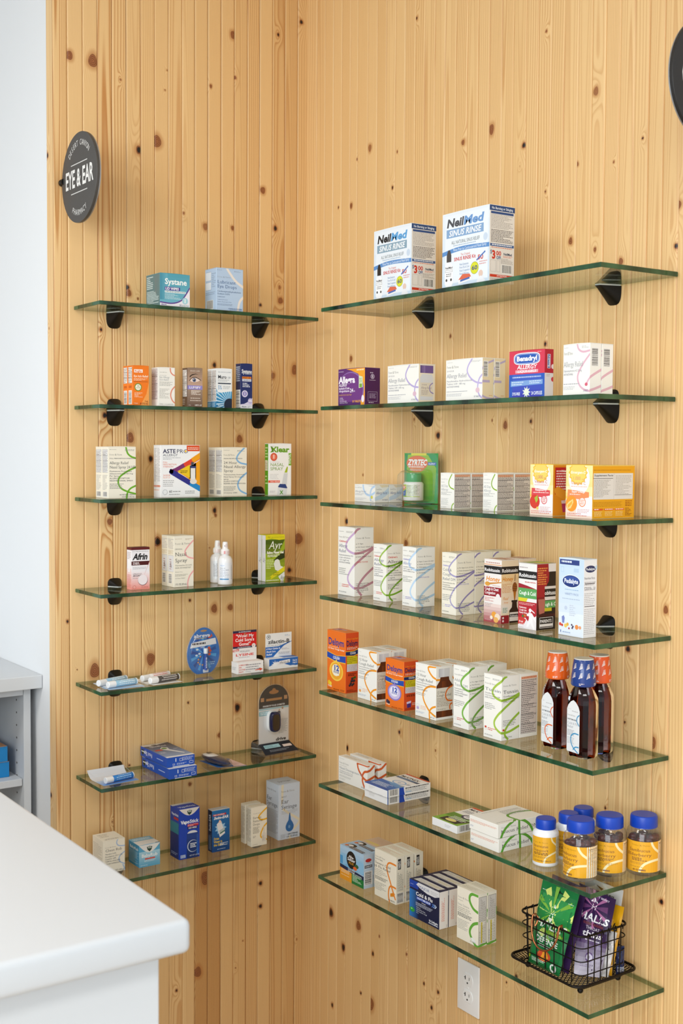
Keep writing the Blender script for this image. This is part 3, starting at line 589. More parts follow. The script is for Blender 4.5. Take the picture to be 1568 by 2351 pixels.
def syrup(title,sub,col,colr,kid=None,thin=.0045,ink=INK,rlines=(),rtitle=None,flavor=None,cols=('#d2493a',)):
    """tall syrup carton: front and right side share the looping ribbon"""
    def art(a):
        F,Rr=a.F,a.R
        for p in (A1,A2,A3): stroke([F,Rr],p,thin,(col,colr))  # dimmer ribbon colour on the side face has its shade painted in
        greek(F,.07,.93,.35,.945,1,GREY); greek(F,.5,.92,.92,.95,2,GREY)
        brand(F,.07,.845,.022,.62)
        y=.80
        if kid: text(F,.07,y-.02,.026,kid,cols[0],w=.5,st='b'); y-=.04
        for s,w in title: text(F,.07,y-.055,.045,s,ink,w=w,st='s'); y-=.075
        for s in sub: text(F,.07,y-.03,.020,s,'#4a4e58',w=min(.052*len(s),.86)); y-=.036
        greek(F,.07,y-.17,.75,y-.06,4,'#a0a09a'); greek(F,.25,.12,.7,.17,2,cols[0]); frame(F,.08,.12,.18,.17,'#9aa',.0003)
        text(F,.07,.04,.018,'4 FL OZ (118 mL)',INK,w=.45)
        brand(Rr,.1,.84,.022,.74)
        if rtitle:
            yy=.79
            if kid: text(Rr,.1,yy-.02,.03,kid,cols[0],w=.55,st='b'); yy-=.05
            for s,w in rtitle: text(Rr,.08,yy-.06,.052,s,'#14181e',w=w,st='s'); yy-=.085
            for s in sub: text(Rr,.1,yy-.03,.024,s,'#1e2228',w=min(.06*len(s),.88)); yy-=.042
            greek(Rr,.1,.22,.8,.32,4,'#8a8a80'); text(Rr,.1,.04,.02,'4 FL OZ (118 mL)',INK,w=.5)
        else:
            yy=.76
            for s in rlines:
                if s: text(Rr,.16,yy,.018,s,'#4c4c48',w=min(.042*len(s),.78)); rect(Rr,.08,yy,.11,yy+.012,'#6a6a66')
                yy-=.047
            if flavor: text(Rr,.1,.49,.022,flavor,cols[0],w=.6)
            greek(Rr,.1,.05,.75,.20,6,'#96958e')
        greek(a.T,.12,.2,.8,.75,3,'#b9b6ac')
    return art
# ---- left wall, top shelf
def art(a):
    F=a.F; grad(F,0,0,1,1,'#6fb4c8','#4f9fb4',10); grad(F,0,.2,.25,1,'#3f8ba4','#66aec2',6,'u')
    poly(F,[(0,.13),(.4,.1),(.7,.2),(.88,.42),(1,.62),(1,0),(0,0)],'#ece9f0'); stroke(F,[(0,.12),(.4,.10),(.7,.2),(.88,.42),(1,.62)],.003,'#5d3d90')
    text(F,.16,.68,.17,'Systane',"#f4f8f8",w=.74,st='b'); rect(F,.16,.49,.67,.60,'#4b3a92'); text(F,.18,.51,.075,'LID WIPES','#ffffff',w=.45,st='b'); rect(F,.16,.42,.86,.48,'#e8f0f2'); greek(F,.18,.425,.84,.475,1,'#57747c')
    greek(F,.16,.22,.72,.4,5,'#e6f2f4',bar=.3); disc(F,.84,.2,.1,'#a8d4e0'); text(F,.84,.14,.12,'1','#ffffff',st='b',al='c'); text(F,.04,.03,.05,'Alcon','#4b3a92',w=.18,st='b'); text(F,.64,.03,.06,'30','#38507a',w=.08); greek(F,.74,.02,.97,.08,2,'#7aa')
    L=a.L; greek(L,.06,.55,.5,.95,7,'#d6e4e4',bar=.5); greek(L,.06,.1,.9,.5,9,'#d6e4e4',bar=.5); poly(L,[(.6,.9),(.75,.95),(.9,1),(.8,.3),(.62,.5)],'#637a7c')
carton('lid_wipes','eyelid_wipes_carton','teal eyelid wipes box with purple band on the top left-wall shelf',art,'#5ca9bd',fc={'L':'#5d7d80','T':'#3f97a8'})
def art(a):
    F=a.F; stroke(F,[(.38,1.02),(.5,.9),(.72,.72),(1.02,.58)],.006,'#e9e2da'); stroke(F,[(1.02,.36),(.88,.25),(.82,.1),(.8,-.02)],.006,'#e9e2da')
    greek(F,.03,.945,.2,.965,1,'#7d92b0'); greek(F,.66,.93,.95,.965,2,'#7d92b0'); brand(F,.04,.78,.03,.5,'#90a0b4')
    text(F,.04,.64,.075,'Lubricant','#1e508c',w=.68,st='s'); text(F,.04,.535,.075,'Eye Drops','#1e508c',w=.72,st='s'); text(F,.04,.44,.035,'Carboxymethylcellulose','#29527f',w=.88); text(F,.04,.38,.035,'Sodium 0.5%','#29527f',w=.46)
    text(F,.04,.315,.022,'LUBRICANT','#4e6d94',w=.28); text(F,.04,.25,.018,'LUBRICATING PLUS','#5f7ba0',w=.38); text(F,.04,.20,.02,'Sterile  Preservative Free','#4e6d94',w=.52); greek(F,.04,.12,.6,.17,2,'#7d92b0'); text(F,.95,.05,.022,'30 SINGLE-USE CONTAINERS','#1e508c',w=.5,al='r',st='b'); text(F,.95,.015,.022,'0.01 FL OZ (0.4 mL) EACH','#1e508c',w=.45,al='r')
    L=a.L; frame(L,.05,.72,.55,.93,'#5f7ba0',.0006,'#dfe8f2'); frame(L,.05,.5,.55,.69,'#5f7ba0',.0006,'#dfe8f2'); greek(L,.6,.55,.95,.9,8,'#8aa0bc'); greek(L,.05,.38,.9,.46,2,'#8aa0bc'); barcode(L,.15,.03,.72,.26)
carton('eye_drops','eye_drops_carton','light blue lubricant eye drops box on the top left-wall shelf',art,'#b5cde8')
# ---- left wall, second shelf
def art(a):
    F=a.F; poly(F,[(1,.1),(1,.6),(.85,.3),(.6,.1),(.5,0),(1,0)],'#f0a050'); rect(F,.1,.83,.62,.91,'#f6efe8'); text(F,.14,.845,.05,'Rugby','#e06a1e',w=.42,st='b')
    text(F,.08,.715,.05,'Eye Itch Relief','#fbe9d4',w=.86,st='b'); greek(F,.08,.62,.9,.69,3,'#f9d9b8'); text(F,.08,.59,.025,'ANTIHISTAMINE EYE DROPS','#8a3a0a',w=.85)
    disc(F,.34,.46,.22,'#6a8f2e'); disc(F,.34,.46,.17,'#f0e8d8'); text(F,.34,.47,.045,'12','#4f7f22',al='c',st='b'); text(F,.34,.43,.03,'HOUR','#4f7f22',al='c'); greek(F,.12,.2,.6,.33,5,'#fbe0c4'); text(F,.95,.09,.04,'5 mL','#7a2a06',al='r',w=.2,st='b'); text(F,.95,.03,.04,'(0.17 FL OZ)','#7a2a06',al='r',w=.5,st='b'); text(F,.08,.04,.025,'STERILE','#fbe0c4',w=.24)
    facts(a.L,.1,.56,.9,.97,9,fill='#e9e2dc',rules=2); barcode(a.L,.15,.03,.85,.38,True); rect(a.L,.2,.44,.8,.5,'#c85a10')
r=carton('itch','eye_drops_carton','orange eye itch relief box, front one of two on the second left-wall shelf',art,'#ee7a1c',group=None)
behind(r,'orange eye itch relief box peeping out behind the front orange one')
def art(a):
    F=a.F; stroke(F,[(.72,1.02),(.75,.9),(.87,.83),(1.02,.8)],.003,'#e08a72'); stroke(F,[(1.02,.53),(.82,.42),(.75,.28),(.85,.15),(1.02,.08)],.003,'#e08a72')
    brand(F,.1,.87,.022,.45); text(F,.1,.79,.018,'ONCE DAILY RELIEF','#a0a09a',w=.4); text(F,.09,.73,.045,'Eye Allergy','#8f979c',w=.58,st='s'); text(F,.09,.665,.045,'Itch Relief','#8f979c',w=.54,st='s'); greek(F,.09,.52,.85,.64,4,'#a8a8a2'); greek(F,.09,.2,.68,.46,9,'#b4b2aa'); text(F,.1,.04,.022,'STERILE    2.5 mL (0.08 FL OZ)','#77787a',w=.8)
    facts(a.L,.06,.18,.94,.97,26,rules=3)
carton('eyeall','eye_drops_carton','cream eye allergy drops box with thin coral arcs on the second left-wall shelf',art,'#efede6')
def art(a):
    F=a.F; grad(F,0,.55,1,1,'#c0a08c','#8f7866',8); grad(F,0,0,1,.45,'#6a5244','#9a8474',8); text(F,.5,.915,.03,'BAUSCH + LOMB','#e8dccf',w=.62,al='c')
    poly(F,[(.14,.79),(.3,.84),(.55,.86),(.75,.835),(.55,.845),(.3,.81),(.15,.755)],'#241a14')
    poly(F,[(.14,.68),(.3,.74),(.5,.755),(.7,.73),(.85,.69),(.7,.66),(.5,.64),(.3,.645)],'#e8d4c8'); disc(F,.45,.695,.12,'#5a6a8a'); disc(F,.45,.695,.06,'#10101a'); stroke(F,[(.12,.67),(.3,.745),(.5,.765),(.7,.74),(.9,.69)],.0016,'#2a1c16'); ell(F,.42,.71,.03,.01,'#ffffff')
    rect(F,0,.45,1,.555,'#8f86c8'); text(F,.12,.475,.055,'LUMIFY','#f2eef8',w=.76,st='b'); greek(F,.25,.31,.88,.43,4,'#ece2d8',bar=.55); greek(F,.2,.2,.85,.25,1,'#d8ccc0'); greek(F,.18,.14,.9,.19,1,'#d8ccc0'); text(F,.08,.03,.03,'2.5 mL','#efe6dd',w=.15); text(F,.95,.03,.035,'0.085 FL OZ','#f4ece4',w=.46,al='r',st='b')
    facts(a.L,.06,.26,.88,.96,20,rules=3); greek(a.L,.06,.05,.5,.22,4,'#d0c4b8')
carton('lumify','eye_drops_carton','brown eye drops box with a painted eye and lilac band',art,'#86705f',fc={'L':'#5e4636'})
def art(a):
    F=a.F; grad(F,0,0,1,.5,'#1b6a9c','#3f9fd0',6)
    cx,cy=.85,.12; F.k+=1
    for i in range(16):
        t=PI*.45+i*.22; poly(F,[(cx,cy),(cx+1.0*math.cos(t),cy+.5*math.sin(t)),(cx+1.0*math.cos(t+.08),cy+.5*math.sin(t+.08))],'#bfe0f2',False)
    disc(F,.85,.08,.36,'#15263c'); poly(F,[(0,.5),(.08,.40),(.25,.385),(1,.43),(1,1),(0,1)],'#eaeef0'); text(F,.12,.9,.028,'BAUSCH+LOMB','#6d7f90',w=.8); text(F,.1,.75,.085,'Muro','#1f2c3c',w=.55,st='b'); text(F,.7,.755,.05,'128','#5d7080',w=.2); greek(F,.1,.67,.85,.73,2,'#9aa4aa'); rect(F,.1,.61,.93,.64,'#22344a'); text(F,.1,.47,.1,'5%','#2486c0',w=.25); greek(F,.44,.48,.9,.57,3,'#a0aab0'); greek(F,.1,.04,.5,.12,2,'#d8ecf6')
    facts(a.L,.06,.18,.94,.96,24,rules=4); rect(a.L,0,0,1,.16,'#2c84b8'); greek(a.L,.1,.02,.8,.14,4,'#c4e0ee')
r=carton('muro','eye_drops_carton','white and blue eye drops box with a rayed iris, front one of two',art,'#eef1f2')
behind(r,'white and blue eye drops box half hidden behind the front iris one')
def art(a):
    F=a.F; poly(F,[(0,.09),(.3,.1),(.7,.16),(1,.24),(1,0),(0,0)],'#d5d2ea'); rect(F,0,0,1,.07,'#e8eaf0'); text(F,.1,.79,.085,'Systane','#f2f6fa',w=.84,st='b'); greek(F,.4,.76,.95,.785,1,'#c8d4e8'); rect(F,.14,.665,.9,.715,'#e0822e'); text(F,.18,.675,.032,'NIGHT GEL','#7a3a10',w=.68,st='b'); rect(F,.14,.61,.9,.66,'#e4e8f2'); greek(F,.18,.615,.86,.655,1,'#38507a'); greek(F,.18,.47,.82,.58,3,'#e6ecf6',bar=.5); disc(F,.36,.33,.25,'#d8d4ee'); disc(F,.36,.33,.17,'#8d84c0'); text(F,.36,.3,.06,'1','#ffffff',al='c',st='b'); disc(F,.82,.17,.2,'#b8b0da'); text(F,.82,.155,.04,'GEL','#ffffff',al='c',st='b'); text(F,.1,.025,.03,'Alcon','#22386a',w=.4,st='b'); greek(F,.6,.02,.95,.06,2,'#8a98b8')
    greek(a.L,.1,.6,.9,.95,8,'#c6d2e6',bar=.5); barcode(a.L,.05,.02,.95,.42,True)
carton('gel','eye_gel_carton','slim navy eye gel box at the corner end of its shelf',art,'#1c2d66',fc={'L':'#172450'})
# ---- left wall, third shelf
def nasal(lines,sub,sub2,foot,col,loops,ink='#20242c'):
    def art(a):
        F=a.F
        for p in loops: stroke(F,p,.0042,col)
        greek(F,.05,.94,.3,.955,1,GREY); greek(F,.6,.92,.95,.955,2,GREY); brand(F,.05,.835,.03,.46)
        text(F,.05,.765,.022,sub[0],'#3c4046',w=sub[1]); y=.72
        for s,w in lines: text(F,.05,y-.055,.052,s,ink,w=w,st='s'); y-=.082
        y-=.01
        for s,w in sub2: text(F,.05,y-.03,.026,s,'#33373d',w=w); y-=.046
        greek(F,.05,y-.13,.55,y-.02,4,'#8f8f88'); text(F,foot[2] if len(foot)>2 else .95,.06,.024,foot[0],'#1f2328',w=.56,al='l' if len(foot)>2 else 'r')
        if foot[1]: text(F,.95,.02,.024,foot[1],'#1f2328',w=.46,al='r')
        facts(a.L,.08,.5,.92,.95,18,rules=3,fill='#e2e2e2'); greek(a.L,.1,.16,.9,.46,12,'#a6a6a4'); barcode(a.L,.15,.03,.8,.13)
    return art
r=carton('nasal24','nasal_spray_carton','cream nasal spray box with broad green loops, front one of two',nasal([('Allergy Relief',.68),('Nasal Spray 24 HR',.95)],('FULL PRESCRIPTION STRENGTH',.93),[('Fluticasone Propionate',.8),('(Glucocorticoid) 50 mcg',.84),('Per Spray',.34),('ALLERGY SYMPTOM',.72),('RELIEVER NASAL SPRAY',.84)],('144 METERED SPRAYS','0.62 FL OZ (18.2 mL)'),'#6aa822',[[(.64,1.0),(.7,.88),(.84,.81),(1.02,.78)],[(1.02,.61),(.7,.53),(.42,.42),(.36,.31),(.46,.2),(.7,.13),(1.02,.08)],[(1.02,.25),(.8,.19),(.69,.1),(.66,-.02)]]),'#ede7d6')
behind(r,'cream nasal spray box with green loops behind the front one, nearest the shelf end')
def art(a):
    F=a.F; text(F,.06,.85,.075,'ASTE','#1d2450',w=.32,st='b'); text(F,.40,.85,.075,'PRO','#1d2450',w=.30); disc(F,.635,.888,.025,'#f0c020'); text(F,.06,.79,.045,'ALLERGY','#2b3150',w=.37); greek(F,.06,.72,.5,.775,2,'#a4a8ae'); para(F,.06,.66,.043,.03,['FULL','PRESCRIPTION','STRENGTH'],'#e06a40'); text(F,.06,.405,.036,'24 HOUR','#e0764e',w=.18); text(F,.06,.365,.03,'RELIEF OF','#eda88c',w=.18); greek(F,.06,.2,.34,.34,4,'#b0b0b0')
    poly(F,[(.66,1),(.99,1),(.99,.89),(.69,.89),(.66,.92)],'#dd5326'); greek(F,.69,.91,.96,.97,2,'#f8dccf')
    poly(F,[(1,.83),(1,.72),(.82,.63),(.42,.49),(.62,.40),(1,.19)],'#f0a21a'); rect(F,.72,.36,.9,.66,'#cfc8c4',False)
    stroke(F,[(1.02,.8),(.72,.66),(.4,.52)],.013,'#e0452e'); stroke(F,[(1.02,.815),(.8,.705)],.013,'#f0a21a'); stroke(F,[(.6,.61),(.4,.52),(.27,.485)],.013,'#7a2f6c'); stroke(F,[(.27,.5),(.3,.48),(.6,.34),(1.02,.15)],.013,'#2a2c86'); stroke(F,[(.75,.27),(1.02,.15)],.013,'#1c86c8')
    poly(F,[(.42,.5),(.74,.63),(.74,.37)],'#ecc61e'); greek(F,.5,.46,.68,.52,2,'#5a4a10',bar=.5); rect(F,.76,.3,.88,.58,'#e8e6e4'); rect(F,.75,.56,.9,.6,'#35407a'); rect(F,.77,.62,.84,.68,'#4a4c58'); ell(F,.83,.3,.09,.05,'#e0dcd8')
    disc(F,.11,.1,.06,'#7a7e84'); disc(F,.11,.1,.054,'#eceef0'); text(F,.21,.09,.045,'60','#2c3038',w=.08); greek(F,.31,.09,.5,.13,1,'#9a9a9a'); greek(F,.21,.04,.48,.07,1,'#9a9a9a'); greek(F,.62,.06,.86,.13,2,'#9a9a9a')
    greek(a.L,.08,.3,.46,.95,34,'#9c9ca0'); greek(a.L,.54,.3,.94,.95,34,'#a8a8ac'); greek(a.L,.05,.18,.95,.24,1,'#e0764e',bar=.6); greek(a.L,.05,.12,.8,.16,1,'#f0b8a0')
carton('astepro','nasal_spray_carton','wide white allergy spray box with a rainbow arrowhead window',art,'#f2f3f4')
r=carton('nasal24b','nasal_spray_carton','cream nasal spray box with pale blue loops, front one of two',nasal([('24 Hour',.55),('Nasal Allergy',.90),('Spray',.38)],('ORIGINAL PRESCRIPTION STRENGTH',.76),[('Triamcinolone Acetonide',.86),('Nasal Spray 55 mcg per',.84),('spray',.2),('ALLERGY SYMPTOM',.6),('RELIEVER (GLUCOCORTICOID)',.9)],('0.57 FL OZ (16.9 mL)   120 SPRAYS',None,.05),'#84b4dc',[[(.9,1.0),(.66,.87),(.58,.77),(.72,.69),(1.02,.655)],[(1.02,.49),(.76,.38),(.63,.25),(.72,.12),(1.02,.04)]]),'#ede7d6')
behind(r,'cream nasal spray box with pale blue loops, rear one of two')
def art(a):
    F=a.F; greek(F,.1,.945,.3,.96,1,GREY); text(F,.1,.84,.1,'Xlear','#6aa31e',w=.8,st='k'); poly(F,[(.1,.94),(.16,.94),(.24,.84),(.17,.84)],'#4d7d1a'); rect(F,.88,.58,1,.82,'#79ae22'); text(F,.97,.61,.085,'XYLITOL','#ffffff',w=.19,st='bv'); disc(F,.235,.745,.15,'#d2492c'); disc(F,.235,.745,.11,'#e87a5c'); text(F,.235,.715,.07,'1','#ffffff',al='c',st='b'); greek(F,.08,.64,.5,.655,1,'#bbb')
    text(F,.08,.565,.06,'NASAL','#7aa02e',w=.6); text(F,.08,.485,.06,'SPRAY','#7aa02e',w=.56); greek(F,.08,.31,.45,.42,4,'#d4d4d4'); rect(F,0,.245,.5,.29,'#e4572a'); text(F,.08,.255,.025,'DAILY RELIEF','#ffffff',w=.4)
    poly(F,[(.70,.44),(.82,.44),(.85,.55),(.81,.56)],'#a6bb1a'); poly(F,[(.68,.43),(.84,.43),(.8,.2),(.58,.2)],'#d5d9dc'); poly(F,[(.42,.17),(.5,.22),(.75,.215),(.83,.14),(.8,.13),(.44,.155)],'#26407e'); poly(F,[(.42,.15),(.82,.13),(.78,0),(.38,0)],'#dfe3e6'); text(F,.57,.02,.07,'X','#5a9a28',al='c',st='k'); greek(F,.06,.05,.3,.09,2,'#c0c0c0')
    rect(a.L,.1,.48,.8,.68,'#dcd4b8'); greek(a.L,.2,.5,.7,.66,5,'#7a6a4a'); greek(a.L,.15,.72,.85,.95,4,'#cfe0a0'); greek(a.L,.15,.2,.85,.4,3,'#cfe0a0'); rect(a.T,0,0,1,1,'#e0683c')
carton('xlear','nasal_spray_carton','white and green saline spray box with orange top and green side',art,'#f3f4f3',fc={'L':'#5c9a1e'})
# ---- left wall, fourth shelf
def art(a):
    F=a.F; grad(F,0,0,1,.42,'#ee8f80','#efe8ea',10); rect(F,0,.945,1,1,'#5e1418'); greek(F,.06,.895,.94,.92,1,'#9a9aa0'); text(F,.08,.715,.14,'Afrin','#0d0d10',w=.78,st='ki'); rect(F,0,.58,.93,.675,'#4a0c10'); poly(F,[(.93,.58),(1,.675),(.93,.675)],'#4a0c10'); text(F,.08,.625,.032,'Original','#f4ecec',w=.33,st='b'); greek(F,.08,.59,.45,.615,1,'#f0e0e0',bar=.6); greek(F,.08,.48,.8,.54,2,'#b0b0b6'); poly(F,[(.98,.66),(1,.66),(.68,.32),(.64,.28)],'#d0606a'); text(F,.08,.365,.025,'UNBLOCKS IN','#54484c',w=.48); text(F,.08,.31,.042,'SECONDS','#3a3034',w=.5,st='bi'); greek(F,.08,.26,.45,.285,1,'#a0888c')
    disc(F,.62,.22,.27,'#6a2028'); disc(F,.615,.228,.26,'#efe6e8'); disc(F,.16,.06,.09,'#c86a62'); disc(F,.16,.06,.075,'#efa79c'); text(F,.92,.04,.03,'1/2 FL OZ (15 mL)','#b4564e',w=.4,al='r')
    L=a.L; grad(L,0,0,1,.5,'#ec9184','#ecdcdc',8); rect(L,0,.945,1,1,'#5e1418'); greek(L,.1,.72,.9,.9,5,'#b4a8ac'); poly(L,[(.3,.72),(.7,.72),(.62,.45),(.7,.42),(.25,.42),(.35,.45)],'#f4f4f6'); greek(L,.1,.05,.9,.36,10,'#c0665e')
carton('afrin','nasal_spray_carton','white to pink nasal spray box with a dark red lid band',art,'#ece9ec',fc={'T':'#5e1418'},flapc='#4c1216')
def art(a):
    F=a.F; stroke(F,[(1.02,.92),(.75,.81),(.56,.69),(.7,.59),(1.02,.55)],.0036,'#eaa9a8'); stroke(F,[(1.02,.32),(.8,.21),(.7,.08),(.72,-.02)],.0036,'#eaa9a8')
    greek(F,.06,.94,.4,.955,1,'#b09a7a'); greek(F,.58,.92,.95,.955,2,'#b09a7a'); brand(F,.06,.835,.035,.78); text(F,.06,.735,.022,'ORIGINAL','#4a4a46',w=.37); text(F,.06,.61,.07,'Nasal','#1e222a',w=.58,st='s'); text(F,.06,.49,.07,'Spray','#1e222a',w=.6,st='s'); text(F,.06,.415,.025,'Oxymetazoline HCl 0.05%','#77776e',w=.86); text(F,.06,.365,.028,'NASAL DECONGESTANT','#77776e',w=.8); text(F,.06,.29,.018,'Gluten Free','#8a8a80',w=.38); greek(F,.06,.21,.7,.26,2,'#a09c90'); text(F,.06,.165,.02,'12 Hour Relief','#77776e',w=.5); text(F,.06,.04,.035,'1 FL OZ (30 mL)','#2a2e34',w=.6)
    L=a.L; greek(L,.06,.75,.94,.95,7,'#b4b0b4'); greek(L,.06,.64,.94,.72,4,'#c8b48a'); frame(L,.06,.3,.94,.62,'#8a8a90',.0004,'#e0e2e6'); text(L,.5,.38,.1,'&','#4a4e56',al='c',st='s'); greek(L,.3,.33,.6,.56,5,'#b08a8a'); barcode(L,.12,.07,.7,.26,True)
r=carton('nspray','nasal_spray_carton','tall cream nasal spray box with pink loops, front one of two',art,'#ede7d6')
behind(r,'tall cream nasal spray box with pink loops, rear one of two')
def art(a):
    F=a.F; grad(F,0,0,1,.9,'#a2b52a','#3a5410',9); poly(F,[(0,.62),(.3,.5),(.7,.62),(1,.9),(1,.7),(.5,.4),(.1,.3),(0,.34)],'#93ab24'); poly(F,[(.4,.45),(1,.68),(1,.5),(.7,.45)],'#20300c'); poly(F,[(0,.9),(.3,.925),(.7,.89),(1,.9),(1,1),(0,1)],'#d9cf1e'); text(F,.1,.945,.03,'Ayr','#6a6a10',w=.16,st='si'); greek(F,.3,.94,.95,.96,1,'#8a8a20'); text(F,.16,.70,.17,'Ayr','#f2f4ea',w=.66,st='si')
    text(F,.06,.6,.05,'Saline Nasal Gel','#f0f0e4',w=.88,st='k'); greek(F,.1,.52,.72,.58,2,'#e8ecd0',bar=.6); greek(F,.04,.27,.42,.48,6,'#d2dca0',bar=.5); poly(F,[(.42,.38),(.5,.46),(.62,.48),(.72,.45),(.78,.33),(1,.28),(1,.22),(.72,.2),(.5,.25)],'#dfe2da'); poly(F,[(.2,.1),(1,.32),(1,.22),(.24,.04),(.3,.1)],'#d9cf1e'); greek(F,.4,.12,.9,.2,2,'#7a7a16'); poly(F,[(.66,.1),(.98,.2),(1,.1),(.92,0),(.8,0)],'#dfe2e0'); text(F,.76,.03,.09,'Ayr','#3a4a1a',w=.22,st='si'); greek(F,.04,.01,.7,.035,1,'#eef0d8',bar=.6)
    text(a.L,.75,.4,.45,'Ayr','#3c4450',w=.12,st='siv'); greek(a.L,.25,.5,.75,.94,3,'#c8c8d0',vert=True); rect(a.T,0,0,1,1,'#d9cf1e')
r=carton('ayr','nasal_gel_carton','green and yellow nasal gel box, front one of two',art,'#8aa028',fc={'L':'#dcdcdc','T':'#d9cf1e'},flapc='#d9cf1e')
behind(r,'green and yellow nasal gel box, rear one of two')
# ---- left wall, fifth shelf: lip balm cards, a blister pack, two cartons with a header
def obj_part(mb,name,m,parent,**k): return mb.build(name,M[m],parent,**k)
def balm_card(label,corners,z,tube0,tube1,zt,cardc,art,tubec,stripe,r=.0079,curl=0):
    c=np.mean(np.array(corners),0); rt=tag(empty('lip_balm_card',(c[0],c[1],z)),label,'lip balm','carded lip balms')
    P=[np.array((x-c[0],y-c[1],0)) for x,y in corners]  # back-left, front-left, front-right, back-right
    up=(lambda u,v:curl*max(0,(v-.72)/.28)**1.6) if curl else (lambda u,v:0)
    fn=lambda u,v,o:((P[1]*(1-u)+P[2]*u)*(1-v)+(P[0]*(1-u)+P[3]*u)*v)+np.array((0,0,.0006+o+up(u,v)))
    W_=float(np.linalg.norm(P[2]-P[1])); H_=float(np.linalg.norm(P[0]-P[1])); f=Face(fn,W_,H_,.12); q=MB(); f.mb=q; n=10
    for j in range(n):
        for i in range(2):
            cor=[(i/2,j/n),((i+1)/2,j/n),((i+1)/2,(j+1)/n),(i/2,(j+1)/n)]
            q.add([fn(u,v,0) for u,v in cor],[(0,1,2,3)],cardc); q.add([np.array(fn(u,v,0))-np.array((0,0,.0005)) for u,v in cor],[(3,2,1,0)],cardc)
    for e in range(4):
        cor=[((0,0),(1,0)),((1,0),(1,1)),((1,1),(0,1)),((0,1),(0,0))][e]; a_,b_=[np.array(fn(*x,0)) for x in cor]; d_=np.array((0,0,.0005)); q.add([a_-d_,b_-d_,b_,a_],[(0,1,2,3)],cardc)
    art(f); obj_part(q,'backing_card','card',rt)
    a,b=np.array((*tube0,0))-np.array((c[0],c[1],0)),np.array((*tube1,0))-np.array((c[0],c[1],0)); L_=float(np.linalg.norm(b-a)); ang=math.atan2(b[1]-a[1],b[0]-a[0])
    q=MB(); q.lathe([(r*.96,0),(r,.0006),(r,L_*.74),(r*.97,L_*.745)],tubec,n=28); ff=cylf(r,L_*.02,L_*.72,PI*1.9,PI*.2); ff.mb=q
    greek(ff,.1,.1,.35,.9,3,stripe,vert=True,bar=.6); greek(ff,.45,.1,.9,.9,4,stripe,vert=True)
    ht=.0008+r+.0006
    t=obj_part(q,'balm_tube','gloss',rt,loc=(*b[:2],ht),rot=(0,PI/2,ang+PI),smooth=40)
    q=MB(); q.lathe([(r*.985,0),(r*.985,.001),(r*1.0,.002),(r*1.0,L_*.25),(r*.9,L_*.26)],'#eef0f2',n=28); obj_part(q,'tube_cap','gloss',t,loc=(0,0,L_*.745),smooth=40)
    q=MB(); q.lathe([(r*.9,-.0026),(r*1.0,-.002),(r*1.0,0)],'#e8ecf0',n=28); obj_part(q,'tube_base','gloss',t,smooth=40)
    return rt
def art_sun(f):
    rect(f,0,0,1,.25,'#9fc0e0'); poly(f,[(.35,.62),(.7,.55),(1,.7),(1,.98),(.6,.98)],'#9a5a2a'); poly(f,[(.6,.7),(1,.62),(1,.8),(.7,.85)],'#e0c088'); rect(f,.12,.32,1,.55,'#3a3420'); greek(f,.2,.4,.6,.52,1,'#d8e020',bar=.8); rect(f,.05,.55,.45,.7,'#d8e2b0'); ell(f,.3,.9,.06,.02,'#34507a')
def art_pale(f): greek(f,.1,.55,.6,.75,3,'#d8c0bc'); ell(f,.7,.9,.08,.02,'#b0a868')
z5=ZL[4]+.0003
balm_card('blue lip balm card nearest the wall, pale blue tube, fifth shelf end',[(-.6350,.000-.040),(-.6400,-.124),(-.5600,-.136),(-.5500,-.046)],z5,(-.6437,-.0927),(-.5625,-.0654),0,'#c8d6e8',art_sun,'#9cc0d8','#e6f0f6')
balm_card('blue lip balm card lying over another, pale blue tube at the shelf edge',[(-.6330,-.0850),(-.6400,-.1450),(-.5500,-.1490),(-.5450,-.100)],z5+.0014,(-.6360,-.1290),(-.5593,-.1177),0,'#d4dfec',lambda f:(rect(f,0,0,1,.3,'#9fc0e0'),),'#94bcd2','#e6f0f6')
balm_card('white balm card with a red-printed tube, nearer the wall',[(-.5350,-.050),(-.5320,-.128),(-.4540,-.120),(-.4700,-.050)],z5,(-.5303,-.0929),(-.4491,-.0692),0,'#e8e4de',art_pale,'#eeeae8','#d87060')
balm_card('white balm card with a black-printed tube at the shelf edge',[(-.5330,-.1000),(-.5274,-.1500),(-.4454,-.1432),(-.4600,-.098)],z5+.0014,(-.5298,-.1360),(-.4483,-.1205),0,'#eae8e4',lambda f:None,'#4c4846','#d8d4d0')
def egg(n,w,h,flatv=0):
    o=[]
    for i in range(n):
        a=2*PI*i/n-PI/2; x=math.sin(a+PI/2); 
        x,y=math.cos(a),math.sin(a); o.append((x*w*(1-.10*y),max(y,-.93)*h))
    return o
rt=tag(empty('blister_pack',(-.3590,-.0880,z5),.10),'egg-shaped clear blister pack with a blue card holding a small cream tube','cream')
E0=egg(64,.0520,.0650)
q=MB(); k=.0605
q.loft([[(x*.93,y_,z*.93+k) for x,z in E0] for y_ in (-.0008,.0008)][::-1],'#1d6fc0')
f=flat((-.0484,-.0008,k-.0605),(1,0,0),(0,0,1),(0,-1,0),.0968,.121); f.mb=q
def inegg(f,c0):
    pass
for i in range(14):
    a=i*2*PI/14+.2; poly(f,[(.5,.45),(.5+.40*math.cos(a),.45+.36*math.sin(a)),(.5+.40*math.cos(a+.2),.45+.36*math.sin(a+.2))],'#4fa4e0' if i%2 else '#12509c')
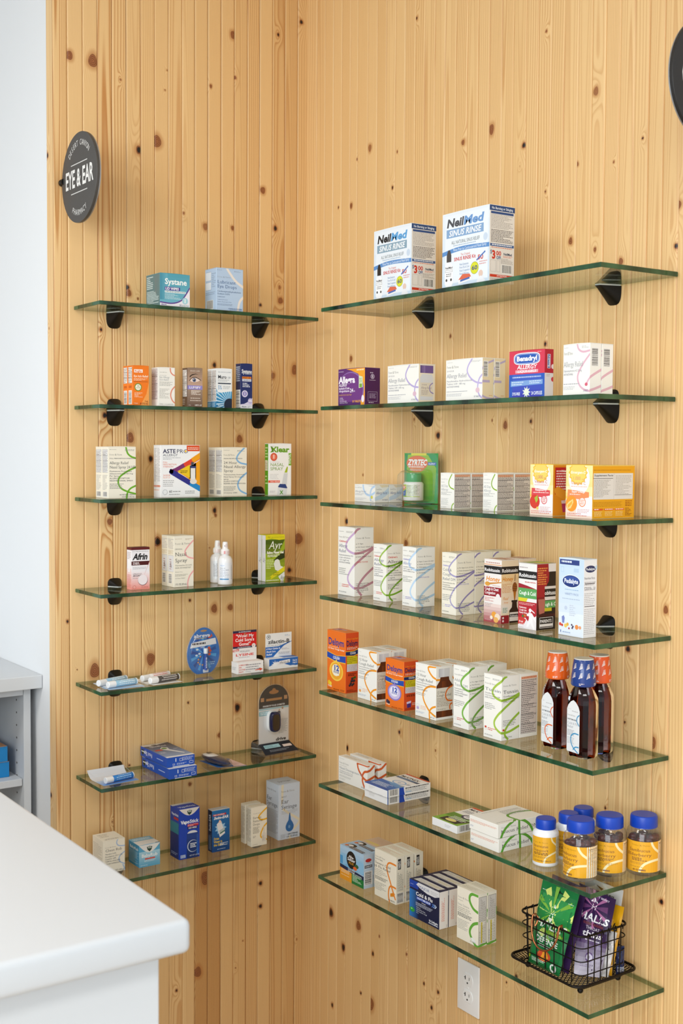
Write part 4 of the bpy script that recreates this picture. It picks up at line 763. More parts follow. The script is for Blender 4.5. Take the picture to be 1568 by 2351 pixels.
poly(f,[(.13,.70),(.87,.76),(.9,.63),(.08,.59)],'#e8ecf0'); greek(f,.15,.635,.84,.69,1,'#2a3038',bar=.7); text(f,.20,.80,.07,'abreva','#f4f6f8',w=.5,st='b'); ell(f,.5,.93,.1,.022,'#b08a58'); greek(f,.2,.765,.6,.79,1,'#e8c840'); poly(f,[(.62,.78),(.72,.81),(.74,.86),(.78,.8),(.7,.765)],'#d0502a')
for cx,cy in ((.67,.56),(.7,.5),(.68,.43)): ell(f,cx,cy,.045,.03,'#d6512c')
for cx,cy in ((.4,.4),(.34,.34),(.33,.28),(.38,.24),(.46,.22)): ell(f,cx,cy,.025,.017,'#d8a05a')
for cx,cy in ((.3,.55),(.37,.46),(.28,.43)): ell(f,cx,cy,.04,.02,'#d8ecf8')
greek(f,.68,.2,.85,.28,2,'#a0cbe8'); greek(f,.4,.57,.55,.62,2,'#e0ecf6')
obj_part(q,'backing_card','gloss',rt)
q=MB(); q.lathe([(.0045,0),(.0045,.03),(.004,.04),(.0042,.042)],'#2050a8',n=20); ff=cylf(.0046,.002,.036,PI*1.0,PI*2.0); ff.mb=q; text(ff,.55,.1,.3,'abreva','#e8f0f8',w=.8,st='bv'); tb_=obj_part(q,'cream_tube','gloss',rt,loc=(.002,-.0075,.014),smooth=40)
q=MB(); q.lathe([(.0055,0),(.0055,.012),(.0048,.013)],'#e8ecf0',n=20); obj_part(q,'tube_cap','gloss',tb_,loc=(0,0,.042),smooth=40)
q=MB(); q.box(-.0075,-.0012,0,.0075,.0012,.008,'#d8e0ea'); obj_part(q,'tube_crimp','gloss',tb_,loc=(0,0,-.006))
q=MB(); q.loft([[(x*s,y_,z*s+k) for x,z in E0] for y_,s in ((.0016,1),(-.0022,1),(-.003,.985),(-.004,.94),(-.011,.90),(-.0135,.86))]); obj_part(q,'plastic_shell','plastic',rt,smooth=30)
def header(r,y0,h0,h1,w,art,base):
    q=MB(); q.box(-w/2,y0-.0005,h0,w/2,y0,h1,base); f=flat((-w/2,y0-.0005,h0),(1,0,0),(0,0,1),(0,-1,0),w,h1-h0); f.mb=q; art(f); obj_part(q,'header_card','card',r)
def art(a):
    F=a.F; para(F,.06,.72,.2,.11,['LUBRICATES','AND','SOOTHES','FAST!'],'#d0402e',st='b',w=.035); greek(F,.32,.25,.9,.85,3,'#8a8a92'); poly(F,[(.68,.2),(.86,.22),(.86,.12),(.97,.27),(.86,.4),(.86,.32),(.68,.26)],'#e0502e'); greek(F,.32,.12,.5,.2,1,'#889'); greek(a.L,.15,.3,.8,.6,3,'#a0a6b0'); greek(a.T,.1,.3,.9,.8,3,'#d8a8a0')
r=carton('lysine','lip_balm_carton','small white lip balm box with a tall red header card on the fifth left-wall shelf',art,'#efedea')
def art(f):
    rect(f,0,.47,1,1,'#cf2020'); rect(f,0,.92,1,1,'#2c2848'); rect(f,0,.41,1,.475,'#2c2848'); text(f,.5,.935,.035,'ALL NATURAL LIP BALM','#e8e0e0',w=.5,al='c',st='b')
    text(f,.5,.77,.10,'"Wow! My','#f4ecec',w=.74,al='c',st='sb'); text(f,.5,.635,.10,'Cold Sore\'s','#f4ecec',w=.8,al='c',st='sb'); text(f,.5,.5,.10,'Gone!"','#f4ecec',w=.5,al='c',st='sb'); greek(f,.2,.425,.75,.46,1,'#e8e0e0'); disc(f,.88,.47,.08,'#e8e4e0'); greek(f,.84,.44,.92,.5,2,'#c04030'); poly(f,[(0,.3),(.26,.32),(.26,.40),(0,.37)],'#c83a2c'); text(f,.02,.315,.055,'NEW!','#f0e8e6',w=.22,st='b'); text(f,.3,.27,.06,'MORGAN\'S','#7a7a7e',w=.42,st='s'); text(f,.12,.15,.075,'LYSINE','#d82a20',w=.76,st='b'); greek(f,.25,.08,.7,.12,1,'#9a9aa2'); ell(f,.5,.87,.04,.03,'#b09068')
header(r,.0148,.029,.106,.070,art,'#e6e4e2')
def art(a):
    F=a.F; poly(F,[(0,.3),(.3,.7),(.75,.2),(1,.2),(1,1),(.72,1),(0,1)],'#2668b8'); poly(F,[(.30,.35),(.72,.55),(.72,.85),(.35,.75),(.28,.5)],'#e8e8ea'); text(F,.36,.5,.22,'zilactin-B','#2a2a30',w=.32); sparkle(F,.2,.5,.12,'#f0f4f8',8,.35); text(F,.96,.62,.16,'Feel It','#e8eef6',w=.15,st='bi',al='r'); text(F,.96,.4,.16,'Heal It','#e8eef6',w=.15,st='bi',al='r'); greek(F,.75,.12,.96,.3,1,'#e8eef6'); rect(a.T,.5,0,1,1,'#2668b8')
r=carton('zilactin','mouth_gel_carton','white and blue mouth gel box with a white header card at the corner end',art,'#eef0f1')
def art(f):
    poly(f,[(0,.44),(.5,.44),(.7,.52),(1,.62),(1,.6),(.7,.45),(.3,.02),(.3,0),(0,0)],'#2466b4'); disc(f,.12,.85,.075,'#6a706e'); disc(f,.12,.85,.06,'#d6d8d8'); poly(f,[(.09,.88),(.15,.88),(.12,.81)],'#4a504e'); greek(f,.74,.84,.94,.92,2,'#9ab4d0'); text(f,.1,.57,.15,'zilactin-B','#101014',w=.82,st='b'); text(f,.04,.475,.035,'ORAL PAIN RELIEVER','#5a5a60',w=.55); para(f,.03,.33,.12,.07,['6 Hour Canker &','Mouth Sore','Relief'],'#eef2f8',st='bi',w=.035); greek(f,.62,.28,.96,.36,2,'#a8a8ae'); greek(f,.5,.1,.94,.2,2,'#a8a8ae')
header(r,.0128,.027,.090,.080,art,'#e8eaea')
# ---- left wall, sixth shelf
z6=ZL[5]+.0003
balm_card('curled blue lip balm card with a bright blue tube on the sixth shelf',[(-.6530,-.043),(-.6485,-.133),(-.5550,-.1266),(-.5560,-.040)],z6,(-.6388,-.1200),(-.5638,-.1060),0,'#d6d8dc',lambda f:(grad(f,0,0,1,.5,'#4a86d0','#b8cce4',6),greek(f,.2,.5,.7,.7,3,'#e6eaf0')),'#2f7cc8','#a8d0ee',r=.0078,curl=.018)
def art(a):
    L,F=a.L,a.F
    for f,k in ((L,1),):
        text(f,.25,.66,.4,'Speed',"#f0f4fa",w=.20,st='bu'); text(f,.45,.66,.4,'Read','#f0f4fa',w=.17,st='u'); greek(f,.62,.4,.85,.6,1,'#c0d0ec'); poly(f,[(.04,.35),(.085,.15),(.13,.35),(.13,.75),(.04,.75)],'#1c2c24'); rect(f,.04,.5,.13,.6,'#e8f0e8')
    greek(F,.55,.5,.95,.9,4,'#c6d4ee'); frame(F,.45,.5,.55,.8,'#e0e8f6',.0008); frame(F,.80,.15,.95,.4,'#e0e8f6',.0008); greek(F,.35,.15,.7,.35,2,'#c6d4ee'); frame(F,.2,.15,.28,.32,'#e0e8f6',.0008); rect(F,.3,.5,.33,.85,'#e0e8f6'); rect(F,.2,-.0,.8,.05,'#e8eaf0')
    T=a.T; grad(T,0,.05,1,1,'#8ba0c4','#2f2c40',10); poly(T,[(0,.9),(.3,.86),(.6,.93),(1,1),(0,1)],'#d8d4d0'); rect(T,0,0,1,.08,'#e6e8ec'); poly(T,[(.35,.62),(.5,.72),(.66,.66),(.6,.52),(.85,.2),(.8,.18),(.45,.5)],'#e4e6ea'); ell(T,.5,.62,.1,.05,'#5a8a3a'); rect(T,.1,.5,.36,.58,'#c83a28'); text(T,.15,.78,.06,'SpeedRead','#e4e4ea',w=.6,st='b'); greek(T,.1,.3,.3,.4,3,'#d8dce8'); greek(T,.75,.5,.95,.55,2,'#d8dce8'); ell(T,.4,.92,.1,.03,'#4a4a42')
r=carton('thermo1','thermometer_carton','lower blue thermometer box of the stack of two',art,'#1a4fb4',group='blue thermometer boxes lying flat',flap=False)
carton('thermo2','thermometer_carton','upper blue thermometer box of the stack of two, dark printed top showing',art,'#1a4fb4',group='blue thermometer boxes lying flat',flap=False)
# handheld device on a card
rt=tag(empty('thermometer_card',(-.3050,-.0930,z6)),'white and navy handheld thermometer on a blue and pink card','thermometer')
q=MB(); pts=[(-.3480,-.045),(-.3400,-.1300),(-.2700,-.1520),(-.2745,-.0663)]; o_=(-.3050,-.0930)
q.loft([[(x-o_[0],y-o_[1],z) for x,y in pts] for z in (0,.0006)],'#2a63a8'); P=[np.array((x-o_[0],y-o_[1],.0006)) for x,y in pts]
f=Face(lambda u,v,o:((P[1]*(1-u)+P[2]*u)*(1-v)+(P[0]*(1-u)+P[3]*u)*v)+np.array((0,0,o)),.073,.09); f.mb=q; poly(f,[(.55,0),(1,0),(1,.9),(.8,.7)],'#d8b8b4'); greek(f,.65,.1,.95,.4,4,'#b09090'); poly(f,[(.6,.5),(.75,.8),(.7,.4)],'#b06a3a'); obj_part(q,'backing_card','card',rt)
def capsule(L_,wr,hr,taper,n=24,m=14):
    R=[]
    for i in range(m+1):
        t=i/m; s=max(.05,(math.sin(PI*min(max(t,.015),.985)))**.33); w=wr*s*(1-taper*t); h=hr*s*(1-.35*abs(t-.55)); R.append([(w*math.copysign(abs(math.cos(2*PI*k/n))**.8,math.cos(2*PI*k/n)),L_*(t-.5),h*math.copysign(abs(math.sin(2*PI*k/n))**.8,math.sin(2*PI*k/n))+hr) for k in range(n)])
    return R
ang=math.atan2(-.1500+.0400,-.3210+.3330)+PI/2
q=MB(); q.loft(capsule(.112,.0150,.0105,.0)); dv=obj_part(q,'device_body','navy',rt,loc=(-.3275+.3050,-.0960+.0930,.0012),rot=(0,0,ang),smooth=60)
q=MB(); q.loft([[(x*.85,y*.72+.012,z*.8+.0066) for x,y,z in r_] for r_ in capsule(.112,.0150,.0095,.0)]); obj_part(q,'white_top','wp',dv,smooth=60)
q=MB(); q.box(-.006,.022,.0213,.006,.034,.0226,'#6a5a44'); obj_part(q,'display','card',dv)
q=MB(); q.loft(capsule(.124,.0172,.0122,.0)); obj_part(q,'plastic_shell','plastic',rt,loc=(-.3275+.3050,-.0960+.0930,.0010),rot=(0,0,ang),smooth=60)
# fingertip oximeter pack standing in its tray
rt=tag(empty('oximeter_pack',(-.1360,-.0640,z6),.05),'clear hanging pack with a black arched top holding a fingertip pulse oximeter','oximeter')
q=MB(); w=.0475
def arch(w,h0,h1,n=24,ins=0): return [(-w+ins,h0+ins),(w-ins,h0+ins)]+[((w-ins)*math.cos(PI*i/n),h1+(.046-ins)*math.sin(PI*i/n)) for i in range(n+1)]
ar=arch(w,.022,.132); q.loft([[(x,y_,z) for x,z in ar] for y_ in (.0004,-.0004)],'#e2e0de')
f=flat((-w,-.0004,.022),(1,0,0),(0,0,1),(0,-1,0),2*w,.156); f.mb=q
poly(f,[(0,.615),(1,.615)]+[(.5+.5*math.cos(PI*i/20),.705+.295*math.sin(PI*i/20)) for i in range(21)],'#18181c')
ell(f,.5,.875,.16,.035,'#a8713c'); ell(f,.5,.91,.06,.03,'#a8713c'); rect(f,.24,.73,.77,.77,'#b07a44'); rect(f,.06,.73,.17,.795,'#b88a60'); rect(f,.84,.73,.95,.795,'#b88a60'); text(f,.5,.635,.026,'FINGERTIP PULSE OXIMETER','#e8e8e8',w=.74,al='c',st='b')
rect(f,0,.585,1,.61,'#9cc4cc'); rect(f,.0,.49,.42,.565,'#8ab8c0'); greek(f,.05,.5,.38,.555,2,'#e6f0f2',bar=.6); greek(f,.66,.15,.96,.4,12,'#a2a4a6'); text(f,.56,.035,.05,'drive','#16161a',w=.34,st='ki'); rect(f,0,0,1,.015,'#202024')
ell(f,.8,.52,.06,.06,'#e0e0e0'); ell(f,.79,.585,.03,.022,'#b08a6a'); poly(f,[(.62,.44),(.72,.44),(.72,.53),(.67,.55),(.63,.53)],'#3a4a66'); ell(f,.68,.555,.025,.02,'#c8a890'); poly(f,[(.74,.42),(.86,.44),(.87,.55),(.76,.56)],'#e8e6e4'); obj_part(q,'backing_card','card',rt)
q=MB(); q.loft([[(x,y_,z) for x,z in [(.017*math.cos(t)*(abs(math.cos(t))**-.35 if abs(math.cos(t))>.01 else 1)*.93,.0275*math.copysign(abs(math.sin(t))**.6,math.sin(t))) for t in [2*PI*i/40 for i in range(40)]]] for y_ in (0,-.012)],'#ffffff'); dv=obj_part(q,'oximeter','wp',rt,loc=(-.008,-.0008,.083),smooth=40)
q=MB(); q.loft([[(x*s,y_,z*s) for x,z in [(.0155*math.copysign(abs(math.cos(t))**.6,math.cos(t)),.0265*math.copysign(abs(math.sin(t))**.6,math.sin(t))) for t in [2*PI*i/40 for i in range(40)]]] for y_,s in ((-.0122,1),(-.020,1),(-.0225,.92))]); obj_part(q,'oximeter_front','navy',dv,smooth=40)
q=MB(); q.loft([[(x,y_,z) for x,z in [(.0105*math.copysign(abs(math.cos(t))**.5,math.cos(t)),.021*math.copysign(abs(math.sin(t))**.5,math.sin(t))-.001) for t in [2*PI*i/40 for i in range(40)]]] for y_ in (-.0224,-.0231)]); obj_part(q,'display','screen',dv)
ar2=arch(.0515,.001,.1345); ar3=arch(.0515,.001,.1345,ins=.0015)
q=MB(); q.loft([[(x,y_,z) for x,z in ar2] for y_ in (.002,-.0016)],cap=True)
q.loft([[(x,y_,z) for x,z in ((-.0515,.001),(.0515,.001),(.0515,.026),(-.0515,.026))] for y_ in (.028,-.0016)]); obj_part(q,'plastic_shell','plastic',rt)
q=MB(); q.add([(-.0475,-.0022,.024),(.0475,-.0022,.024),(.053,-.040,.004),(-.053,-.040,.004)],[(3,2,1,0),(0,1,2,3)],'#3a3f4a'); f=Face(lambda u,v,o:np.array((-.053+.0055*v+(.106-.011*v)*u,-.040+.0378*v-.00,.004+.020*v+o)),.1,.043); f.mb=q
rect(f,.1,.55,.6,.85,'#9cc4cc'); greek(f,.12,.6,.55,.8,2,'#5a8088'); rect(f,.68,.5,.95,.72,'#d8c8c0'); greek(f,.2,.2,.8,.4,2,'#8a909a'); obj_part(q,'base_card','card',rt)
q=MB(); q.loft([[(-.0515,.028,.0005),(.0515,.028,.0005),(.0515,.028,.0025),(-.0515,.028,.0025)],[(-.056,-.046,.0005),(.056,-.046,.0005),(.056,-.046,.0035),(-.056,-.046,.0035)]]); obj_part(q,'base_tray','plastic',rt)
# ---- left wall, bottom shelf
def art(a):
    F=a.F; stroke(F,[(.68,1.02),(.62,.9),(.72,.8),(1.02,.77)],.0028,'#a9bfdc'); stroke(F,[(1.02,.6),(.8,.5),(.72,.38),(.8,.28),(1.02,.2)],.0028,'#a9bfdc'); stroke(F,[(.9,.2),(.96,.1),(1,0)],.0028,'#a9bfdc'); brand(F,.1,.78,.026,.5); text(F,.1,.665,.075,'Chest Rub','#2c3038',w=.76,st='s'); para(F,.1,.57,.075,.042,['Menthol 2.6%','Eucalyptus Oil 1.2%','Camphor 4.8%','TOPICAL ANALGESIC','COUGH SUPPRESSANT'],'#3a3e44',w=.041); text(F,.95,.03,.05,'3.5 OZ (100 g)','#2c3038',w=.55,al='r'); greek(a.L,.08,.12,.9,.85,16,'#a8a49a',bar=.3); greek(a.T,.1,.4,.85,.85,3,'#b8b0a0'); text(a.T,.15,.08,.1,'NET WT 3.5 OZ (100 g)','#3a3e44',w=.6)
carton('chestrub','chest_rub_carton','cream chest rub box half hidden by the white worktop',art,'#ede7d6')
def vicks(f,cx,cy,r): poly(f,[(cx-r,cy+r*.55*f.W/f.H),(cx,cy+r*.8*f.W/f.H),(cx+r,cy+r*.55*f.W/f.H),(cx+r*.75,cy-r*.4*f.W/f.H),(cx,cy-r*1.1*f.W/f.H),(cx-r*.75,cy-r*.4*f.W/f.H)],'#123a2c'); text(f,cx,cy,.3*r*f.W/f.H*2,'VICKS','#e8f0ea',w=r*1.3,al='c',st='b')
def art(a):
    F=a.F; grad(F,0,0,1,.7,'#5aa8cc','#a8d2e4',8); poly(F,[(0,1)]+[(i/12,1-.36*math.sin(PI*i/12)) for i in range(13)]+[(1,1)],'#e4e4e2'); vicks(F,.5,.82,.13); text(F,.12,.44,.15,'BabyRub','#f2f6f8',w=.76,st='b'); rect(F,.28,.33,.76,.395,'#d8584a'); greek(F,.25,.22,.8,.31,2,'#e6f0f4'); greek(F,.07,.06,.4,.1,1,'#e6f0f4')
    L=a.L; text(L,.12,.74,.12,'BabyRub','#e8f2f6',w=.8,st='b'); greek(L,.06,.1,.94,.68,14,'#bcdcea'); T=a.T; rect(T,0,0,1,.55,'#e6e4e0'); greek(T,.1,.62,.9,.9,2,'#e0eef4',bar=.6); rect(T,.8,.02,1,.08,'#1c1c20')
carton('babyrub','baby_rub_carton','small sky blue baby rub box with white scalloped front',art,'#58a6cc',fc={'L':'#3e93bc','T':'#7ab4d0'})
def art(a):
    F=a.F; poly(F,[(0,1)]+[(i/12,1-.14*math.sin(PI*i/12)) for i in range(13)]+[(1,1)],'#dcd8d4'); vicks(F,.5,.925,.12); text(F,.08,.705,.065,'Vapo','#f0f4f8',w=.42,st='k'); text(F,.51,.705,.065,'Stick','#f0f4f8',w=.42,st='b'); rect(F,.4,.635,.94,.685,'#b8202c'); greek(F,.42,.64,.92,.68,2,'#f0d0d0'); rect(F,.4,.58,.9,.63,'#101c5a'); text(F,.45,.59,.03,'NO MESS','#f0f2f6',w=.4,st='b')
    grad(F,.36,0,.93,.5,'#0c2a66','#153e8c',5); ell(F,.64,.5,.24,.05,'#d8dce2',n=16,a0=0,a1=PI); disc(F,.66,.24,.27,'#c8d4e6'); disc(F,.68,.24,.25,'#123472'); greek(F,.54,.2,.84,.3,3,'#e0e8f2',bar=.6); grad(F,.85,.05,.93,.46,'#2a6ac0','#1a4a98',3); text(F,.5,.04,.026,'NET WT 1.25 OZ','#e0e8f4',w=.48); rect(F,.06,.03,.3,.09,'#c8d8f0'); greek(F,.07,.035,.29,.085,2,'#0c3a98')
    L=a.L; rect(L,0,.5,.92,.72,'#1c7a8c'); rect(L,0,.0,.9,.5,'#0e2a6c'); text(L,.15,.85,.045,'VapoStick','#e8eef6',w=.75,st='b'); rect(L,.4,.77,.9,.82,'#b0202c'); greek(L,.1,.06,.8,.12,2,'#a8b8dc'); T=a.T; text(T,.1,.2,.22,'VapoStick','#dfe6f2',w=.8,st='b'); rect(T,0,.75,1,1,'#d4d0cc')
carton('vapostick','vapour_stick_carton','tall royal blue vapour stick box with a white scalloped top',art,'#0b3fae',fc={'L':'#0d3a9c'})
def art(a):
    F=a.F; grad(F,0,0,1,1,'#0a3f7c','#1a72b4',8); rect(F,.05,.865,.8,.91,'#c0222a'); text(F,.08,.873,.03,'THE ORIGINAL','#f2e8e8',w=.64,st='b'); text(F,.1,.785,.06,'Swim-EAR','#f0f4f8',w=.82,st='ki'); sparkle(F,.48,.56,.34,'#9cc8e6',9,.62); poly(F,[(.26,.66),(.36,.7),(.42,.72),(.56,.66),(.74,.42),(.44,.34)],'#e6e4e4'); poly(F,[(.36,.7),(.42,.76),(.5,.74),(.54,.68)],'#f0ccb8'); poly(F,[(.4,.5),(.7,.56),(.73,.5),(.44,.43)],'#b8c4c4'); poly(F,[(.44,.44),(.72,.5),(.73,.47),(.45,.41)],'#2a6a5a'); para(F,.1,.29,.075,.055,['Dries','Water in','the Ears'],'#e8c41c',st='kb',w=.06); greek(F,.45,.13,.9,.2,3,'#e8eef6',bar=.6); greek(F,.3,.045,.75,.07,1,'#d8e4f0')
    text(a.L,.7,.5,.4,'Swim-EAR','#e0e8f0',w=.4,st='vb'); greek(a.L,.2,.05,.8,.45,4,'#8aa4c4',vert=True); rect(a.T,0,0,1,.5,'#dfe0e0')
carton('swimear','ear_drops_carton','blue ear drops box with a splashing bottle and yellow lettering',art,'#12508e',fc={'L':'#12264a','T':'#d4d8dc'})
def art(a):
    F=a.F; stroke(F,[(1.02,.95),(.75,.87),(.5,.77),(.5,.7),(.7,.655),(1.02,.67)],.004,'#eab01e'); stroke(F,[(1.02,.56),(.8,.47),(.62,.32),(.62,.22),(.85,.15),(1.02,.13)],.004,'#eab01e'); brand(F,.1,.835,.02,.5); para(F,.1,.71,.085,.055,['Earwax','Removal','Drops'],'#4a443a',st='s',w=.088); greek(F,.1,.33,.52,.5,6,'#7a7466'); greek(F,.1,.22,.4,.28,2,'#a09a8c'); poly(F,[(.68,.28),(.76,.33),(.78,.47),(.84,.47),(.86,.33),(.94,.28),(.94,.09),(.68,.09)],'#ded8cc'); greek(F,.7,.12,.92,.25,4,'#b8aa98'); greek(F,.1,.04,.6,.06,1,'#8a8478')
    greek(a.L,.08,.12,.9,.95,30,'#9c9684')
r=carton('earwax','ear_drops_carton','cream earwax drops box with yellow loops, front one of two',art,'#ede7d6')
behind(r,'cream earwax drops box standing behind the yellow-looped front one',gap=.010)
def art(a):
    F=a.F; poly(F,[(.12,1),(.24,1),(.2,.72),(.12,.6)],'#dcd6c0'); stroke(F,[(.2,.56),(.5,.46),(.9,.34),(.98,.3),(.9,.24),(.7,.16)],.0065,'#dcd6c0'); stroke(F,[(.55,.05),(.5,-.02)],.006,'#dcd6c0'); brand(F,.12,.86,.03,.64); text(F,.13,.765,.026,'ADULT','#5a5e68',w=.24); text(F,.12,.655,.07,'Ear','#22262e',w=.35,st='s'); text(F,.12,.555,.07,'Syringe','#22262e',w=.74,st='s'); greek(F,.14,.46,.9,.53,3,'#9aa0a8',bar=.3)
    poly(F,[(.50,.47),(.54,.47),(.58,.34),(.66,.29),(.71,.24)]+[(.52+.19*math.cos(t),.215+.085*math.sin(t)) for t in [-.1-i*(PI-.2)/12 for i in range(13)]]+[(.33,.24),(.38,.29),(.46,.34)],'#2b68a8'); ell(F,.5,.22,.05,.03,'#6a98c8'); text(F,.9,.075,.026,'1 EAR SYRINGE','#34404e',w=.52,al='r',st='b'); text(F,.9,.03,.026,'2 FL OZ (59 mL)','#34404e',w=.52,al='r',st='b'); greek(F,.1,.02,.34,.1,4,'#a0a6ae')
    L=a.L; brand(L,.08,.86,.03,.74,'#7c8088'); text(L,.06,.68,.07,'Ear','#22262e',w=.4,st='s'); text(L,.06,.585,.07,'Syringe','#22262e',w=.86,st='s'); greek(L,.05,.1,.95,.53,18,'#7c828c',bar=.3); text(a.T,.2,.35,.16,'Syringe','#3a3e46',w=.6,st='s')
carton('syringe','ear_syringe_carton','large pale blue ear syringe box with a printed dark blue bulb',art,'#c8d4e4')
# saline bottles on the fourth left shelf
def saline(x,y,label,ang,front):
    rt=tag(empty('saline_bottle',(x,y,ZL[3]+.0002),ang),label,'bottle','white saline spray bottles')
    q=MB(); q.lathe([(.0165,0),(.0182,.0012),(.019,.004),(.0191,.055),(.0182,.064),(.0145,.0705),(.0095,.0735),(.0085,.077)],'#e6e6e6',n=40)
    f=cylf(.0191,.010,.056,PI*1.5-1.0,PI*1.5+1.0); f.mb=q
    if front: rect(f,0,0,1,1,'#e2e4e8'); text(f,.12,.80,.09,'MAJOR','#7c9cc8',w=.3,st='s'); text(f,.12,.68,.07,'Deep Sea','#4a5670',w=.35); text(f,.12,.58,.07,'Premium Saline','#4a5670',w=.6); greek(f,.12,.2,.75,.55,8,'#9aa4b4'); rect(f,.1,.07,.72,.14,'#3f86b8'); greek(f,.9,.1,.98,.9,3,'#7a7e86',vert=True); greek(f,.02,.2,.06,.6,1,'#d06a6a',vert=True)
    else: rect(f,0,0,1,1,'#e0e2e4'); greek(f,.2,.15,.8,.9,8,'#8c9098',vert=True)
    b_=obj_part(q,'bottle_body','gloss',rt,smooth=50)
    q=MB(); q.lathe([(.0112,.076),(.0115,.0768),(.0115,.086),(.0105,.088),(.0075,.0905),(.0068,.1035),(.006,.1072),(.004,.108)],'#eceae8',n=36)
    f=cylf(.0116,.077,.086,PI*1.5-1.2,PI*1.5+1.2); f.mb=q
    for i in range(9): rect(f,.3+.08*i,.0,.33+.08*i,1,'#d8b0ac')
    f=cylf(.0074,.091,.1035,PI*1.5-1.2,PI*1.5+1.2); f.mb=q
    if front: rect(f,.38,.35,.46,.7,'#4a4038'); f2=cylf(.0116,.077,.086,PI*1.5-1.2,PI*1.5+1.2); f2.mb=q; rect(f2,.36,.1,.5,.9,'#c8302a')
    for i in range(7): rect(f,.5+.06*i,.1+.05*i,.53+.06*i,.9,'#e2cac6')
    obj_part(q,'spray_cap','gloss',rt,smooth=50)
saline(-.3091,-.1098,'white saline bottle with blue-printed label and red-marked cap, nearer the shelf edge',-.45,True)
saline(-.3030,-.0590,'white saline bottle half hidden behind the blue-labelled saline one',-.45,False)
# ---- right wall, top shelf
def rinse(faded):
    n1='#15181e' if not faded else '#4a4c52'; bl='#5a9fd4' if not faded else '#6c98cc'
    def art(a):
        F=a.F; grad(F,0,0,1,1,'#c8daea','#e4eaf0',6); rect(F,.06,.06,.97,.97,'#e6ecf2'); text(F,.09,.815,.105,'Neil',n1,w=.36,st='ki'); text(F,.45,.815,.105,'Med',bl,w=.42,st='ki'); rect(F,.09,.67,.88,.785,'#86a2b4' if not faded else '#84a6cc'); text(F,.14,.69,.075,'SINUS RINSE','#f4f6f8',w=.68,st='bi'); text(F,.2,.58,.045,'ALL NATURAL SINUS RELIEF','#4c5a5c',w=.6); greek(F,.24,.545,.72,.57,1,'#9ab0c8'); ell(F,.92,.6,.045,.05,'#c8d6e6')
        stroke(F,[(-.02,.46),(.3,.5),(.6,.505),(1.02,.485)],.0085,'#5c8ec8'); text(F,.24,.485,.036,'Rinse Prior to Corticosteroid Nasal Spray','#e8f0f6',w=.7); text(F,.4,.41,.03,'The Original','#d86a5c',w=.2); text(F,.26,.35,.045,'SINUS RINSE Kit','#cc3c34',w=.46,st='b'); text(F,.76,.315,.06,'50','#cc4a40',w=.12,st='b'); stroke(F,[(.74,.31),(.92,.41)],.003,'#4a72b8')
        disc(F,.7,.215,.085,'#8a8c30'); disc(F,.7,.215,.08,'#d8da30'); text(F,.7,.19,.055,'60','#3a4a80',w=.12,al='c',st='b'); para(F,.38,.28,.042,.028,['Nasal Symptoms','From Flu & Cold','Nasal Congestion','Nasal Allergies'],'#88a0c0',w=.0138); greek(F,.8,.24,.96,.3,2,'#d89a94')
        ell(F,.83,.13,.045,.045,'#e0c4b4'); poly(F,[(.76,.02),(.9,.02),(.89,.08),(.83,.1),(.77,.08)],'#e8eaee'); rect(F,.75,.0,.92,.05,'#e6e8ec'); poly(F,[(.36,.03),(.64,.07),(.64,.16),(.36,.12)],'#f0f0f0'); poly(F,[(.36,.09),(.45,.16),(.6,.15),(.63,.11),(.5,.09)],'#d8684a'); poly(F,[(.40,.085),(.6,.11),(.6,.085),(.4,.06)],'#4a6ab0')
        poly(F,[(.06,.06),(.09,.02),(.21,.02),(.24,.06),(.24,.28),(.19,.345),(.11,.345),(.06,.28)],'#f2f3f4'); poly(F,[(.10,.35),(.2,.35),(.2,.44),(.175,.5),(.15,.515),(.125,.5),(.10,.44)],'#2a2624' if not faded else '#4c4644'); text(F,.15,.26,.028,'NeilMed','#2a2a2c',w=.16,al='c',st='b'); frame(F,.07,.215,.23,.245,'#2a2a2c',.0005); greek(F,.09,.15,.21,.2,2,'#6a6a6c'); disc(F,.1,.11,.02,'#4a4a4a'); disc(F,.2,.11,.02,'#4a4a4a')
        Rr=a.R; rect(Rr,0,.93,1,1,'#1f4478'); text(Rr,.08,.95,.03,'No Burning or Stinging','#dfe6ee',w=.84,st='b'); rect(Rr,.05,.89,.95,.92,'#2a4c84'); greek(Rr,.06,.7,.92,.885,10,'#a49e98'); greek(Rr,.06,.52,.94,.69,9,'#6a6460',bar=.5); rect(Rr,.03,.47,.97,.505,'#34558c'); greek(Rr,.1,.475,.9,.5,1,'#dde4ec',bar=.6); greek(Rr,.08,.445,.92,.465,1,'#d86840'); text(Rr,.1,.31,.1,'3','#cc3020',w=.15,st='k'); text(Rr,.03,.37,.05,'$','#34558c',w=.08); text(Rr,.27,.355,.055,'00','#cc3020',w=.2,st='b'); text(Rr,.28,.305,.04,'OFF','#34558c',w=.18,st='b'); text(Rr,.56,.365,.03,'NeilMed','#34455c',w=.34,st='b'); greek(Rr,.55,.33,.92,.36,2,'#d87a5a'); frame(Rr,.05,.14,.26,.29,'#aaa4a0',.0004); frame(Rr,.3,.14,.42,.29,'#aaa4a0',.0004); greek(Rr,.46,.25,.94,.32,5,'#a49e98'); barcode(Rr,.5,.12,.9,.24); rect(Rr,.03,.07,.97,.105,'#cc3a22'); text(Rr,.5,.08,.018,'ATTENTION','#f2e8e4',w=.4,al='c',st='b'); greek(Rr,.05,.0,.95,.06,3,'#a49e98')
    return art
carton('rinse1','sinus_rinse_carton','large white and blue sinus rinse kit box nearer the corner on the top right shelf',rinse(False),'#e8eff5',fc={'R':'#e4dfd8'},group='sinus rinse kit boxes')  # warmer, dimmer side white keeps some shading in the colour
